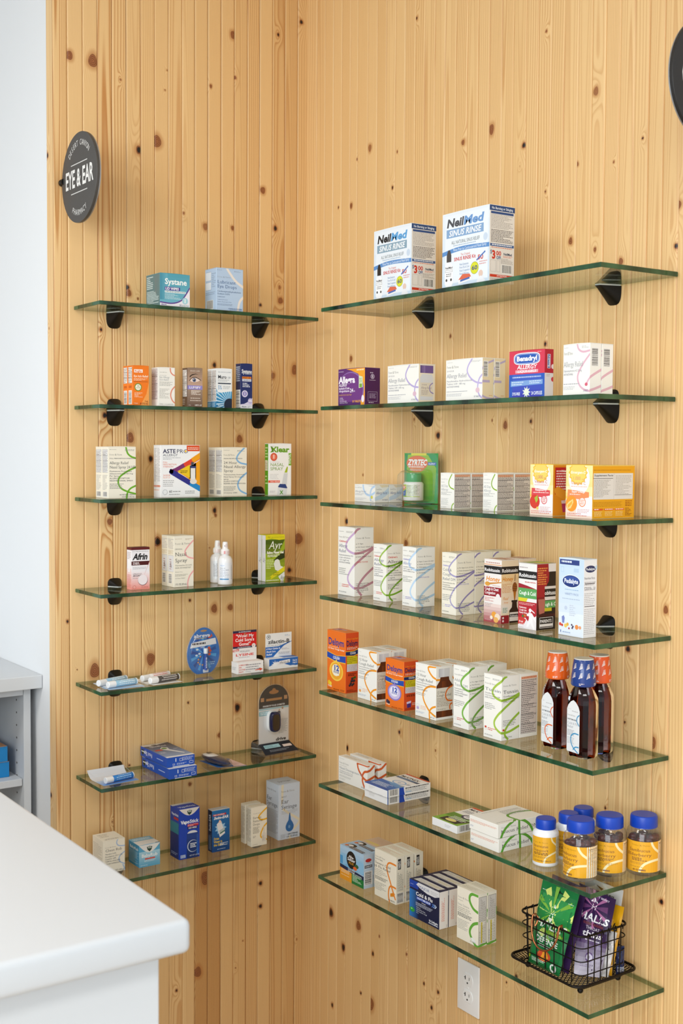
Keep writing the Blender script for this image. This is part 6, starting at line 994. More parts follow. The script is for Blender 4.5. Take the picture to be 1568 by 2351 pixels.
# ---- right wall, fifth shelf
def delsym(c1,c2,fl,dark):
    def art(a):
        F,Rr=a.F,a.R
        text(F,.06,.765,.11,'Delsym','#1c3a8c',w=.86,st='kb'); text(F,.1,.725,.022,'dextromethorphan','#f6dcc0',w=.55); text(F,.05,.69,.024,'12 Hour Cough Relief','#f8e8d4',w=.88,st='b')
        poly(F,[(0,.645),(.5,.60),(1,.625),(1,.49),(.5,.485),(0,.525)],'#ecb82c'); poly(F,[(0,.635),(.5,.59),(1,.615),(1,.505),(.5,.50),(0,.54)],'#1a46a6'); text(F,.5,.535,.045,'COUGH','#f0f2f6',w=.36,al='c',st='b')
        ell(F,.5,.335,.37,.165,c1,28); poly(F,[(.42,.48),(.5,.54),(.58,.48)],c1); ell(F,.5,.335,.31,.138,c2,28); ell(F,.48,.35,.22,.10,'#f0e4c0' if not dark else '#e6e2f2',24); text(F,.5,.345,.085,'12','#1a46a6',w=.3,al='c',st='k'); text(F,.5,.30,.035,'HOUR','#1a46a6',w=.3,al='c',st='b'); greek(F,.36,.265,.66,.285,1,'#e8ecf4',bar=.7)
        disc(F,.12,.12,.07,'#e8c020' if not dark else '#3a2f4a'); disc(F,.2,.105,.06,'#f0d040' if not dark else '#2c2338'); text(F,.06,.055,.028,fl,'#f8ecd8',w=.2,st='b'); text(F,.36,.02,.02,'89 mL (3 FL OZ)','#5a2606',w=.3,st='b'); greek(F,.72,.02,.96,.05,2,'#6a2c08'); greek(F,.05,.02,.25,.035,1,'#6a2c08')
        text(Rr,.06,.89,.024,'12 Hour Cough Relief','#f0a020',w=.88); text(Rr,.06,.785,.085,'Delsym','#14204a',w=.88,st='kb'); greek(Rr,.1,.72,.9,.765,2,'#f6dcc0'); poly(Rr,[(0,.70),(.6,.70),(1,.735),(1,.64),(.6,.605),(0,.62)],'#ecb82c'); poly(Rr,[(0,.69),(.6,.69),(1,.72),(1,.65),(.6,.62),(0,.63)],'#16285e'); text(Rr,.34,.645,.035,'COUGH','#f0f2f6',w=.42,st='b')
        rect(Rr,.1,.48,.9,.61,'#d0c41e'); greek(Rr,.12,.49,.88,.605,4,'#8a7a10'); rect(Rr,.1,.36,.9,.48,'#dad2d4'); greek(Rr,.12,.37,.88,.47,5,'#a89ca0'); greek(Rr,.2,.28,.8,.33,2,'#5a1606',bar=.6)
        if not dark:
            for cx,cy in ((.4,.16),(.5,.13),(.6,.15),(.45,.2),(.56,.2),(.66,.2),(.32,.13),(.5,.24)): disc(Rr,cx,cy,.08,'#1c1820'); disc(Rr,cx-.02,cy+.008,.03,'#5a5260')
            poly(Rr,[(.5,.25),(.75,.28),(.8,.24),(.6,.23)],'#3a5a1a')
        else: poly(Rr,[(.2,.18),(.52,.2),(.5,.07),(.24,.06)],'#d8c8e0'); poly(Rr,[(.22,.14),(.51,.155),(.5,.07),(.24,.06)],'#4a2a7a'); greek(Rr,.6,.1,.9,.16,2,'#f0d8c8')
        greek(Rr,.1,.015,.9,.06,2,'#6a1c06'); T=a.T; greek(T,.1,.2,.6,.7,2,'#c8b0d0',bar=.8); rect(T,.2,.5,.32,.75,'#3a50a8')
    return art
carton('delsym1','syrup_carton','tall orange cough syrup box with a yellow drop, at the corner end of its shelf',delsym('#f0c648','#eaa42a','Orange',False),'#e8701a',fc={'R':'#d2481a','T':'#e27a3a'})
def twelve(tan):
    def art(a):
        F,Rr=a.F,a.R; col='#ee981e'
        stroke(F,[(1.05,1.0),(.66,.975),(.64,.92),(.72,.86),(.86,.80),(1.02,.775)],.0042,col); stroke(F,[(1.02,.63),(.7,.61),(.5,.55),(.38,.45),(.42,.33),(.58,.21),(.75,.13),(1.02,.07)],.0042,col); stroke(F,[(1.02,.265),(.82,.22),(.70,.13),(.72,-.02)],.0042,col)
        greek(F,.05,.94,.2,.95,1,'#b0b0aa'); brand(F,.05,.85,.026,.45); text(F,.05,.765,.05,'12 Hour','#3c4048',w=.47,st='s'); text(F,.05,.685,.05,'Cough Relief','#3c4048',w=.8,st='s'); para(F,.05,.635,.045,.024,['Dextromethorphan Polistirex','Extended-Release Oral','Suspension','COUGH SUPPRESSANT'],'#6a6c70',w=.032); greek(F,.05,.40,.5,.46,2,'#a4a49e'); greek(F,.05,.06,.45,.1,2,'#a8b4c8'); frame(F,.06,.19,.2,.23,'#a8b8d0',.0004); rect(F,.07,.13,.19,.18,'#e8a868' if not tan else '#b8a8d0'); greek(F,.26,.14,.55,.22,3,'#e8b898'); text(F,.95,.03,.022,'89 mL','#6a6c70',w=.2,al='r')
        stroke(Rr,[(-.05,.76),(.3,.75)],.0042,col); poly(Rr,[(.16,.96),(.82,.96),(.82,.80),(.16,.80)],'#d4d4d6'); grad(Rr,.16,.8,.5,.96,'#bcbcc2','#e2e2e4',4,'u'); poly(Rr,[(.26,.80),(.78,.80),(.8,.74),(1,.64),(1,.05),(.03,.05),(.03,.64),(.24,.74)],'#5a2a10'); grad(Rr,.36,.05,.72,.72,'#7a3c18','#4c220c',5,'u'); poly(Rr,[(.02,.6),(1,.6),(1,.17),(.02,.17)],'#dcd6c8'); text(Rr,.06,.5,.045,'12 Hour','#4a3c30',w=.5,st='s'); text(Rr,.06,.44,.045,'Cough Relief','#4a3c30',w=.86,st='s'); greek(Rr,.08,.25,.9,.42,6,'#9a8c7c'); stroke(Rr,[(1.02,.62),(.72,.57),(.58,.46),(.7,.36),(1.02,.34)],.0032,'#d86818'); stroke(Rr,[(1.02,.3),(.85,.26),(.86,.18)],.0032,'#d86818'); text(Rr,.1,.19,.02,'3 FL OZ (89 mL)','#5a4c40',w=.5); greek(a.T,.15,.4,.8,.85,3,'#b4b0a4'); stroke(a.T,[(.66,-.02),(.7,.2),(1.02,.3)],.004,col)
    return art
r=carton('twelve1','syrup_carton','white 12 hour cough box with orange loops, between the two orange syrup boxes',twelve(False),'#efede6')
behind(r,'white 12 hour cough box behind the one between the two orange boxes')
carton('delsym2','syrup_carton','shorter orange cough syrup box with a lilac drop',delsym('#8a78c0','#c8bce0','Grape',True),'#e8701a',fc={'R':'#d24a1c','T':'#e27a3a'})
r=carton('twelve2','syrup_carton','white 12 hour cough box with orange loops and printed amber bottle, beside the shorter orange box',twelve(True),'#efede6')
r['label']='white 12 hour cough box showing its whole printed amber bottle'
behind(r,'white 12 hour cough box behind the one showing its whole printed bottle')
r=carton('tussdm','syrup_carton','white cough syrup box with mid-green ribbon, front one, plain lettered side',syrup([('Adult',.4),('Tussin DM',.86)],['Dextromethorphan HBr','Guaifenesin','COUGH SUPPRESSANT','EXPECTORANT'],'#7cb24a','#6ea23c',None,.0046,'#7c848c',['For Ages 12 & Over','Non-Drowsy','Relieves:','Cough','Mucus',''],cols=('#c8402a',)),'#efede6')
behind(r,'white cough syrup box with mid-green ribbon, rear one with only its top corner showing')
def tussr(a):
    syrup([('Tussin',.9)],['Guaifenesin','Oral Solution, USP','EXPECTORANT'],'#a4c24a','#94b838',None,.0048,'#5c6470',rtitle=[('Tussin',.86)])(a)
    for f in (a.F,a.R): rect(f,.08,.15,.18,.18,'#c83a24')
r=carton('tuss','syrup_carton','white expectorant syrup box with yellow-green ribbon across both faces',tussr,'#efede6')
r2=carton('tuss','syrup_carton','white expectorant syrup box turned to show its printed facts panel',lambda a:(facts(a.R,.06,.06,.94,.96,30,rules=5,fill='#d6cac4'),rect(a.R,.06,.92,.94,.96,'#e0a888'),greek(a.R,.08,.925,.92,.955,1,'#c86848'),greek(a.T,.1,.2,.9,.8,3,'#b4b0a4')),'#efede6')
r2.location.x+=.0483+.0012
# amber liquid bottles with dosing-cup caps
def amber(x,y,rz,label,capc,loopc,word,capname):
    rt=tag(empty('syrup_bottle',(x,y,ZR[4]+.0002),rz),label,'bottle','amber cold and flu syrup bottles')
    def sec(w,d,ch,z):
        w/=2;d/=2; p=[]
        for sx,sy in ((1,-1),(1,1),(-1,1),(-1,-1)):
            a_=[(sx*w,sy*(d-ch)),(sx*(w-ch*.3),sy*(d-ch*.3)),(sx*(w-ch),sy*d)]; p+= a_ if sx*sy<0 else a_[::-1]
        return [(u,v,z) for u,v in p]
    def circ(r,z):
        rg=[]
        for u,v,_ in sec(.05,.044,.014,0): 
            t=math.atan2(v/.044,u/.05); rg.append((r*math.cos(t),r*math.sin(t),z))
        return rg
    q=MB(); q.loft([sec(.046,.040,.012,.0),sec(.0505,.0445,.0135,.003),sec(.0520,.0460,.0140,.010),sec(.0520,.0460,.0140,.100),sec(.0505,.0445,.0145,.112),circ(.0185,.130),circ(.0150,.134),circ(.0150,.142)])
    body=obj_part(q,'bottle_body','amber',rt,smooth=25)
    q=MB(); w=.0360; f=flat((-w/2,-.0232,.010),(1,0,0),(0,0,1),(0,-1,0),w,.100); f.mb=q
    shp=[(0,.03),(.03,0),(.97,0),(1,.03),(1,.80),(.9,.88),(.7,.95),(.5,.985),(.3,.95),(.1,.88),(0,.80)]; P_=[f.fn(u,v,.0) for u,v in shp]; P2=[f.fn(u,v,.0002) for u,v in shp]; q.loft([P_,P2],'#e4e6e8'); 
    for k in range(40): f.k=max(f.k,20)
    greek(f,.1,.80,.35,.815,1,'#b0b0b0'); greek(f,.4,.76,.9,.79,1,'#b0b0b0'); brand(f,.06,.68,.024,.62); text(f,.05,.60,.026,word,'#5a5e66',w=.74,st='b'); text(f,.05,.52,.045,'Cold & Flu','#9a9ea6',w=.82,st='s'); text(f,.05,.455,.045,'Relief','#9a9ea6',w=.45,st='s'); greek(f,.05,.3,.6,.42,5,'#8a8e96'); greek(f,.05,.15,.6,.28,5,'#b4b6ba')
    stroke(f,[(1.0,.73),(.83,.68),(.80,.60),(1.0,.52)],.0020,loopc); stroke(f,[(.95,.36),(.6,.36),(.36,.30),(.34,.2),(.5,.1),(.9,.01)],.0022,loopc); stroke(f,[(.98,.12),(.7,.11),(.52,.05)],.0022,loopc); obj_part(q,'front_label','card',body)
    q=MB(); q.lathe([(.0180,.133),(.0225,.135),(.0240,.139),(.0232,.143),(.0238,.146),(.0190,.1825),(.0178,.1845)],capc,n=40)
    for k in range(10):
        a0=k*2*PI/10+.15
        for zz,(r0,r1) in ((.149,(.0235,.0222)),(.166,(.0214,.0202))):
            ff=Face(lambda u,v,o,a0=a0,zz=zz,r0=r0,r1=r1:((r0+(r1-r0)*v+o)*math.cos(a0+u*.42+.0*v),(r0+(r1-r0)*v+o)*math.sin(a0+u*.42),zz+.013*v),.0095,.013); ff.mb=q
            for j in range(4): poly(ff,[(0+.1*j,.05+.22*j),(.75,.28+.2*j),(.75,.42+.17*j),(0+.1*j,.16+.22*j)],'#e6d8d2')
        if k%2==0:
            ff=cylf(.0241,.1365,.1425,a0,a0+.5); ff.mb=q; greek(ff,.1,.1,.9,.9,2,'#e6d8d2',bar=.5)
    c_=obj_part(q,capname,'gloss',rt,smooth=40)
    q=MB(); q.lathe([(.0182,.1842),(.0186,.1850),(.0175,.1862),(.004,.1862)],'#e4e0dc',n=40); obj_part(q,'cap_top','gloss',c_,smooth=40)
amber(-.1430,-1.1850,-PI/2-.10,'amber syrup bottle with a dark blue cap at the outer shelf edge','#1c3a80','#2f8fc0','NIGHTTIME SEVERE','dosing_cap')
amber(-.1290,-1.1020,-PI/2-.10,'amber syrup bottle with an orange cap beside the tall white boxes','#e0601c','#e0641e','DAYTIME SEVERE','dosing_cap')
amber(-.0900,-1.1740,-PI/2-.10,'amber syrup bottle with an orange cap behind the blue-capped one','#dc5420','#e0641e','DAYTIME SEVERE','dosing_cap')
# ---- right wall, sixth shelf
def art(a):
    F,Rr=a.F,a.R; col='#d4602a'
    stroke([F,Rr],[(1.3,1.0),(.70,.99),(.67,.9),(.72,.7),(.85,.5),(.92,.44),(1,.42),(2,.55)],.0055,col); stroke([F,Rr],[(.83,.55),(.9,.72),(1,.78),(1.4,.82),(2,1.0)],.0055,col); stroke(F,[(.85,.52),(.84,.35),(.9,.15),(1.0,.03)],.0055,col)
    greek(F,.03,.92,.2,.95,1,'#b4b4ae'); brand(F,.03,.74,.06,.34); greek(F,.03,.65,.3,.68,1,'#b0b0aa'); text(F,.04,.52,.085,'Nasal Decongestant PE','#7a8490',w=.80,st='s'); text(F,.04,.42,.05,'Phenylephrine HCl 10 mg','#9a9ca0',w=.46); text(F,.04,.34,.05,'NASAL DECONGESTANT','#8c8e94',w=.46); greek(F,.04,.2,.45,.28,2,'#b4b4b0'); greek(F,.04,.08,.25,.16,2,'#c0c0bc'); text(F,.95,.06,.05,'18 TABLETS','#6a7080',w=.16,al='r'); greek(Rr,.3,.1,.7,.34,4,'#e0a898',bar=.5); greek(a.T,.1,.3,.6,.8,2,'#b4b2a6')
r=carton('pe','decongestant_carton','white nasal decongestant box with rust loops, front one behind the flat blue boxes',art,'#efede6')
behind(r,'white nasal decongestant box with rust loops, nearer the wall',gap=.012)
def muc(lower):
    def art(a):
        F,Rr,T=a.F,a.R,a.T; rect(F,0,.93,1,1,'#1c52a6'); rect(F,.12,-.0,.34,.06,'#c0c0c0'); rect(F,.6,0,.8,.06,'#c0c0c0'); greek(F,.2,.4,.45,.8,3,'#d0ccc8')
        rect(Rr,0,0,.02,1,'#1c52a6'); rect(Rr,.02,0,.27,1,'#e4e4e2'); barcode(Rr,.05,.08,.24,.98); poly(Rr,[(.27,0),(.40,0),(.38,.5),(.37,1),(.27,1)],'#1c48b0'); greek(Rr,.41,.2,.95,.85,4,'#8a8a90'); greek(Rr,.41,.72,.95,.9,1,'#3a3a40',bar=.7); rect(Rr,.42,.3,.55,.36,'#7ab8e0')
        grad(T,0,0,1,.40,'#1c55a8','#6fa4d6',6); poly(T,[(0,.40),(.4,.36),(.6,.28),(1,.22),(1,0),(0,0)],'#2f6ab8'); grad(T,0,.0,1,.20,'#1d50a4','#3a76be',4); greek(T,.12,.08,.78,.26,5,'#dce8f4',bar=.5); ell(T,.58,.50,.25,.10,'#7aa8d8',24); ell(T,.58,.5,.21,.08,'#e8e8ea',24); text(T,.58,.47,.05,'12','#2f6ab8',al='c',st='b'); text(T,.06,.80,.075,'MUCINEX','#16161a',w=.74,st='b'); rect(T,.04,.70,.96,.775,'#222c50'); greek(T,.08,.71,.9,.765,2,'#7ab0e0',bar=.6); rect(T,0,.95,1,1,'#d0502e'); greek(T,.85,.3,.97,.6,2,'#b0b4bc')
    return art
carton('muc1','mucus_tablet_carton','lower white and blue mucus tablet box lying flat',muc(True),'#efefef',group='flat white and blue mucus tablet boxes',flap=False)
carton('muc2','mucus_tablet_carton','upper white and blue mucus tablet box, printed lid facing up',muc(False),'#efefef',group='flat white and blue mucus tablet boxes',flap=False)
def art(a):
    F,Rr,T=a.F,a.R,a.T; rect(F,.15,0,.36,.05,'#b8a888'); rect(F,.6,0,.8,.05,'#b8a888'); greek(F,.52,.35,.75,.7,2,'#c8c8c8'); barcode(Rr,.05,.1,.42,.95); rect(T,0,0,1,.52,'#7fae3e'); poly(T,[(0,.52),(.4,.48),(.7,.40),(1,.36),(1,.30),(0,.3)],'#5c8c34'); rect(T,.18,.05,.85,.26,'#1c2028'); poly(T,[(.85,.1),(1,.35),(.8,.3)],'#1c2028'); ell(T,.5,.15,.2,.06,'#e6da86'); greek(T,.28,.2,.95,.38,4,'#e6eae0',bar=.5); ell(T,.62,.5,.25,.11,'#33345e',20); ell(T,.62,.5,.17,.075,'#e6e6ea',20); greek(T,.5,.47,.74,.54,2,'#33345e'); text(T,.06,.83,.075,'MUCINEX','#26263e',w=.8,st='b'); greek(T,.1,.64,.8,.78,3,'#6a6a80'); rect(T,.0,.94,1,1,'#d4532c')
carton('mucg','mucus_tablet_carton','flat white and green mucus tablet box with a yellow tablet printed on top',art,'#efefef',fc={'T':'#efefed'},flap=False)
def art(a):
    F,Rr,T=a.F,a.R,a.T; col='#5ca032'; greek(F,.04,.55,.96,.75,3,'#e0a088',bar=.5); greek(F,.04,.2,.14,.34,2,'#9aa0b8'); brand(Rr,.08,.66,.11,.32); text(Rr,.07,.30,.24,'Mucus Relief DM','#1c2028',w=.80,st='s')
    stroke(Rr,[(.06,-.1),(.12,.4),(.22,.8),(.34,1.05)],.0055,col); stroke(Rr,[(.47,-.1),(.46,1.1)],.0055,col); stroke(Rr,[(.78,-.1),(.70,.5),(.58,.9),(.46,1.1)],.0055,col)
    stroke(T,[(1.02,.47),(.86,.46),(.62,.46),(.5,.56),(.46,.74),(.52,.9),(.6,1.03)],.0055,col); stroke(T,[(1.02,.34),(.86,.46)],.0055,col)
    text(T,.55,.52,.09,'Mucus Relief DM','#8a8c90',w=.5,st='sv'); greek(T,.2,.5,.5,.95,7,'#9a9a98',vert=True); greek(T,.85,.05,.9,.5,1,'#a8a8a4',vert=True); greek(T,.08,.2,.14,.6,1,'#b8b8b4',vert=True)
carton('dm1','mucus_tablet_carton','lower cream mucus relief box with green ribbons in the stack of two',art,'#efede6',group='flat cream mucus relief boxes',flap=False)
carton('dm2','mucus_tablet_carton','upper cream mucus relief box with green ribbons over its lid',art,'#efede6',group='flat cream mucus relief boxes',flap=False)
def capbits(R,z0,h,n=48):
    q=MB(); rg=[]
    for z,k in ((z0,.985),(z0+.001,1.0),(z0+h*.8,.985),(z0+h*.95,.94),(z0+h,.88)):
        rg.append([(R*k*(1+.008*(j%2))*math.cos(2*PI*j/n),R*k*(1+.008*(j%2))*math.sin(2*PI*j/n),z) for j in range(n)])
    q.loft(rg); q.lathe([(R*.86,z0+h-.0002),(R*.80,z0+h-.0008),(.001,z0+h-.0008)],n=48,cap=False); return q
def immune(x,y,label,rz):
    rt=tag(empty('supplement_bottle',(x,y,ZR[5]+.0002),rz),label,'bottle','white supplement bottles with blue caps')
    q=MB(); q.lathe([(.0225,0),(.0248,.0015),(.0255,.004),(.0255,.060),(.0235,.0665),(.0185,.070),(.0180,.072)],'#e8e9ec',n=48); b_=obj_part(q,'bottle_body','gloss',rt,smooth=45)
    q=MB(); f=cylf(.0256,.008,.058,PI*1.5-1.25,PI*1.5+1.45); f.mb=q; rect(f,0,0,1,1,'#e2a826'); rect(f,.80,0,1,1,'#d2ccb4'); greek(f,.82,.05,.98,.95,18,'#8a8474'); stroke(f,[(.64,1.02),(.68,.85),(.81,.68)],.0030,'#eee0b0'); stroke(f,[(.81,.42),(.62,.33),(.48,.18),(.44,-.02)],.0034,'#eee0b0'); brand(f,.1,.77,.045,.46,'#a07a1c'); text(f,.1,.60,.10,'Immune','#5a2c34',w=.46,st='s'); text(f,.1,.44,.10,'Support','#5a2c34',w=.46,st='s'); greek(f,.12,.30,.56,.40,2,'#5a3a2c',bar=.55); greek(f,.1,.18,.6,.27,2,'#a07428'); text(f,.14,.06,.05,'60 CHEWABLE TABLETS','#5a2c34',w=.5); obj_part(q,'label','gloss',b_)
    obj_part(capbits(.0198,.0705,.0190),'screw_cap','bluecap',rt,smooth=30)
immune(-.1576,-1.1057,'white supplement bottle with orange label, nearest of three beside the cream boxes',-PI/2+.75)
immune(-.0948,-1.1045,'white supplement bottle half hidden behind the nearest white one',-PI/2+.75)
immune(-.0440,-1.0953,'white supplement bottle against the wall, only its blue cap clear',-PI/2+.75)
def gummy(x,y,label,rz,facts_=False):
    rt=tag(empty('gummy_jar',(x,y,ZR[5]+.0002),rz),label,'jar','clear gummy vitamin jars with blue caps'); R=.0318
    q=MB(); q.lathe([(.006,.0005),(.0290,.0),(.0312,.002),(R,.005),(R,.078),(.0300,.083),(.0262,.087),(.0258,.090)],n=56,cap=True); jar=obj_part(q,'jar_wall','plastic',rt,smooth=45)
    q=MB(); g=random.Random(int(abs(x)*1e4))
    for k in range(170):
        a=g.uniform(0,2*PI); zz=g.uniform(.008,.072); rr_=.0225*math.sqrt(g.random()) if k%3 else .0222
        q.ball((rr_*math.cos(a),rr_*math.sin(a),zz),g.uniform(.0070,.0082),n=6,sc=(1,1,.85))
    o=obj_part(q,'gummies','gummy',jar,smooth=60); o['kind']='stuff'
    q=MB(); f=cylf(R+.0002,.008,.066,PI*1.5-1.5,PI*1.5+1.75); f.mb=q; rect(f,0,0,1,1,'#e2a626'); rect(f,.72,0,1,1,'#e6dfcc'); text(f,.745,.9,.04,'Supplement Facts','#3a342c',w=.24,st='b'); greek(f,.745,.42,.985,.88,13,'#86806f'); greek(f,.745,.04,.985,.38,12,'#b4ac90'); rect(f,.745,.86,.985,.87,'#3a342c'); rect(f,.745,.62,.985,.625,'#3a342c'); rect(f,.745,.4,.985,.405,'#3a342c')
    stroke(f,[(.56,1.02),(.58,.9),(.64,.76),(.73,.64)],.0044,'#eee2b4'); stroke(f,[(.73,.40),(.58,.38),(.44,.28),(.36,.1),(.35,-.02)],.0044,'#eee2b4'); brand(f,.20,.86,.04,.34,'#a47a1c'); text(f,.14,.67,.095,'Sambucus','#6a3430',w=.40,st='s'); text(f,.10,.52,.095,'Elderberry','#6a3430',w=.46,st='s'); greek(f,.2,.36,.52,.48,3,'#7a5030',bar=.55); greek(f,.16,.25,.6,.33,2,'#b08030'); greek(f,.16,.15,.4,.19,1,'#b08030'); text(f,.22,.05,.05,'60 GUMMIES','#6a3430',w=.24,st='b'); obj_part(q,'label','gloss',jar)
    obj_part(capbits(.0258,.0885,.0225,60),'screw_cap','bluecap',rt,smooth=30)
gummy(-.1565,-1.1967,'clear red gummy jar with orange label at the shelf corner, its white facts panel showing',-PI/2+.32)
gummy(-.0905,-1.2080,'clear red gummy jar with orange label, middle one of three blue-capped jars',-PI/2+.80)
gummy(-.0340,-1.2420,'clear red gummy jar with orange label, standing nearest the wall',-PI/2+.88)
# ---- right wall, bottom shelf
def art(a):
    F,Rr,T=a.F,a.R,a.T; grad(F,0,.4,1,1,'#6fb0dc','#b4d0e6',6); ell(F,.15,.62,.18,.16,'#8cc0e4'); ell(F,.85,.58,.2,.18,'#8cc0e4'); rect(F,0,.46,.12,.7,'#4a9ad0'); rect(F,0,0,.5,.35,'#eb9c26'); rect(F,.5,0,1,.35,'#1e7a3a'); poly(F,[(0,.44),(1,.36),(1,.24),(0,.34)],'#16244a'); ell(F,.48,.68,.20,.26,'#14110f',28); text(F,.48,.73,.075,'Alka-','#f4f4f4',w=.22,al='c',st='kb'); text(F,.48,.645,.08,'Seltzer','#f4f4f4',w=.32,al='c',st='kb'); text(F,.48,.55,.065,'PLUS','#d89a2c',w=.2,al='c',st='b'); ell(F,.70,.56,.085,.06,'#2a5c38'); ell(F,.64,.48,.08,.055,'#e2662a'); text(F,.34,.36,.045,'COLD & FLU','#f0f2f4',w=.30,st='b'); greek(F,.34,.31,.62,.34,1,'#f0f2f4',bar=.6); greek(F,.06,.2,.42,.32,4,'#f6dcb0',bar=.5); greek(F,.06,.12,.4,.16,1,'#f6dcb0'); greek(F,.54,.08,.92,.32,7,'#cfe6cc',bar=.5)
    rect(Rr,0,0,1,1,'#c2d2e2'); poly(Rr,[(.2+.6*.5+.33*math.cos(t),.82+.055*math.sin(t)) for t in [2*PI*i/20 for i in range(20)]],'#b82c22'); greek(Rr,.3,.73,.8,.76,1,'#5a6a80'); rect(Rr,.1,.6,.9,.68,'#1c2030'); text(Rr,.15,.62,.04,'PARENTS','#e8e8ea',w=.7,st='b'); greek(Rr,.12,.57,.9,.59,1,'#e8e8ea'); barcode(Rr,.06,.1,.94,.5,horiz=True)
    rect(T,.35,.05,.9,.45,'#2a2f3a'); greek(T,.38,.1,.88,.4,2,'#c8ccd4'); ell(T,.28,.6,.16,.35,'#14110f'); ell(T,.25,.55,.1,.2,'#e4e4e6'); rect(T,.1,.2,.2,.5,'#d86a2a')
r=carton('alka','cold_flu_carton','light blue, orange and green cold and flu box, front one of two',art,'#a8c6de',fc={'R':'#c2d2e2','T':'#a9c4dc'})
behind(r,'light blue cold and flu box behind the front one')
BX['alkab']=('R',7,-.1737+.0570,-.5490,112,52,80,0)
carton('alkab','cold_flu_carton','box with pinkish lid nearest the wall behind the light blue pair',lambda a:(greek(a.T,.1,.15,.9,.9,8,'#d8b49a',bar=.5),rect(a.T,.6,.05,.95,.4,'#b0b4c0'),rect(a.T,.05,.1,.5,.3,'#e0c880'),rect(a.F,0,.85,.2,1,'#c8a890')),'#d8c4b8',fc={'R':'#b8c4d4','T':'#d8bea6'})
def art(a):
    F,Rr=a.F,a.R; col='#e8862a'; stroke(F,[(1.02,.83),(.7,.83),(.58,.74),(.6,.62),(.72,.45),(.9,.2)],.0042,col); stroke(F,[(1.02,.345),(.78,.35),(.68,.28),(.66,.12),(.72,-.02)],.0042,col); poly(F,[(.74,.12),(.92,.16),(.95,.22),(.9,.24),(.74,.19)],'#e08a20')
    stroke(F,[(.80,.33),(.98,.10)],.0042,col); brand(F,.04,.84,.03,.46); text(F,.03,.785,.025,'DAYTIME','#2a2a28',w=.34); text(F,.03,.695,.05,'Severe Cold','#2c2c2a',w=.72,st='s'); text(F,.03,.62,.05,'& Flu Relief','#2c2c2a',w=.7,st='s'); para(F,.03,.575,.036,.018,['Acetaminophen','Phenylephrine HCl','Dextromethorphan HBr','Guaifenesin'],'#5a5a54',w=.028); greek(F,.03,.36,.62,.44,3,'#7a7a72',bar=.55); greek(F,.03,.14,.55,.32,6,'#a8a69a'); text(F,.95,.03,.03,'24 CAPLETS','#2c2c2a',w=.3,al='r')
    rect(Rr,.2,.74,.55,.96,'#1a1a1c'); text(Rr,.5,.76,.24,'PARENTS','#e8e8e6',w=.16,st='bv'); greek(Rr,.15,.28,.85,.68,5,'#a0a098',vert=True); barcode(Rr,.08,.03,.92,.24,horiz=True); greek(a.T,.1,.2,.9,.85,4,'#e2a888',bar=.25)
r=carton('severe','cold_flu_carton','cream severe cold and flu box with orange loop, front one of three',art,'#ede7d6')
behind(r,'cream severe cold and flu box, middle one of three'); behind(r,'cream severe cold and flu box nearest the wall, last of three',2,.002)
def art(a):
    F,Rr,T=a.F,a.R,a.T; grad(F,0,0,.30,.75,'#2c7cc8','#0e1a44',7,'u'); rect(F,0,.80,.3,1,'#123a9c'); poly(F,[(.22,1),(.3,1),(1,1),(1,.86),(.85,.80),(.6,.80),(.36,.86),(.2,.94),(.14,.97)],'#dcdde0'); poly(F,[(0,1),(.3,1),(.22,.92),(.14,.84),(0,.78)],'#1240a4'); text(F,.31,.865,.07,'MAJOR','#2c4a8c',w=.36,st='s'); greek(F,.72,.84,.96,.94,3,'#b4b6be'); greek(F,.03,.88,.14,.9,1,'#c8d4ec'); text(F,.22,.64,.095,'Cold & Flu','#f4f4f6',w=.56,st='kb'); rect(F,.24,.53,.72,.61,'#1c4ab4'); text(F,.26,.55,.05,'NIGHTTIME RELIEF','#e4ecf8',w=.45,st='b')
    for k in range(3): poly(F,[(.74+.05*k,.61),(.77+.05*k,.61),(.82+.05*k,.57),(.77+.05*k,.51),(.74+.05*k,.51),(.79+.05*k,.57)],('#3a6ac0','#7aa0dc','#c8d8f0')[k])
    text(F,.42,.48,.03,'Softgels','#e8ecf4',w=.14); greek(F,.22,.36,.78,.46,3,'#c8d0e0'); para(F,.24,.31,.05,.032,['Relieves:','Aches & Minor Pains,','Nasal Congestion, Cough','Fever'],'#dfe4ee',w=.0155); ell(F,.1,.2,.085,.065,'#2f9a3c'); ell(F,.08,.22,.03,.02,'#8adc8a'); text(F,.66,.10,.055,'16 Softgels','#eef0f4',w=.30,st='b'); greek(F,.66,.04,.97,.08,1,'#dfe4ee',bar=.6)
    greek(Rr,.25,.2,.6,.82,4,'#e0907a',bar=.5,vert=True); greek(Rr,.8,.03,.9,.1,2,'#8a8a92'); rect(T,0,0,1,1,'#141e44'); poly(T,[(.08,.2),(.9,.2),(.94,.86),(.12,.86)],'#d8d6d2'); greek(T,.5,.36,.88,.66,2,'#c8b850'); greek(T,.14,.3,.45,.75,3,'#b4b2ae'); greek(T,.3,.05,.8,.14,1,'#c8d0e0')
r=carton('major','cold_flu_carton','navy night-time cold and flu box, front one of four',art,'#10183c',fc={'R':'#eae6e2','T':'#141e44'},flapc='#141e44')
behind(r,'navy night-time cold and flu box, second of four from the front'); behind(r,'navy night-time cold and flu box, third of four from the front',2); behind(r,'navy night-time cold and flu box nearest the wall',3)
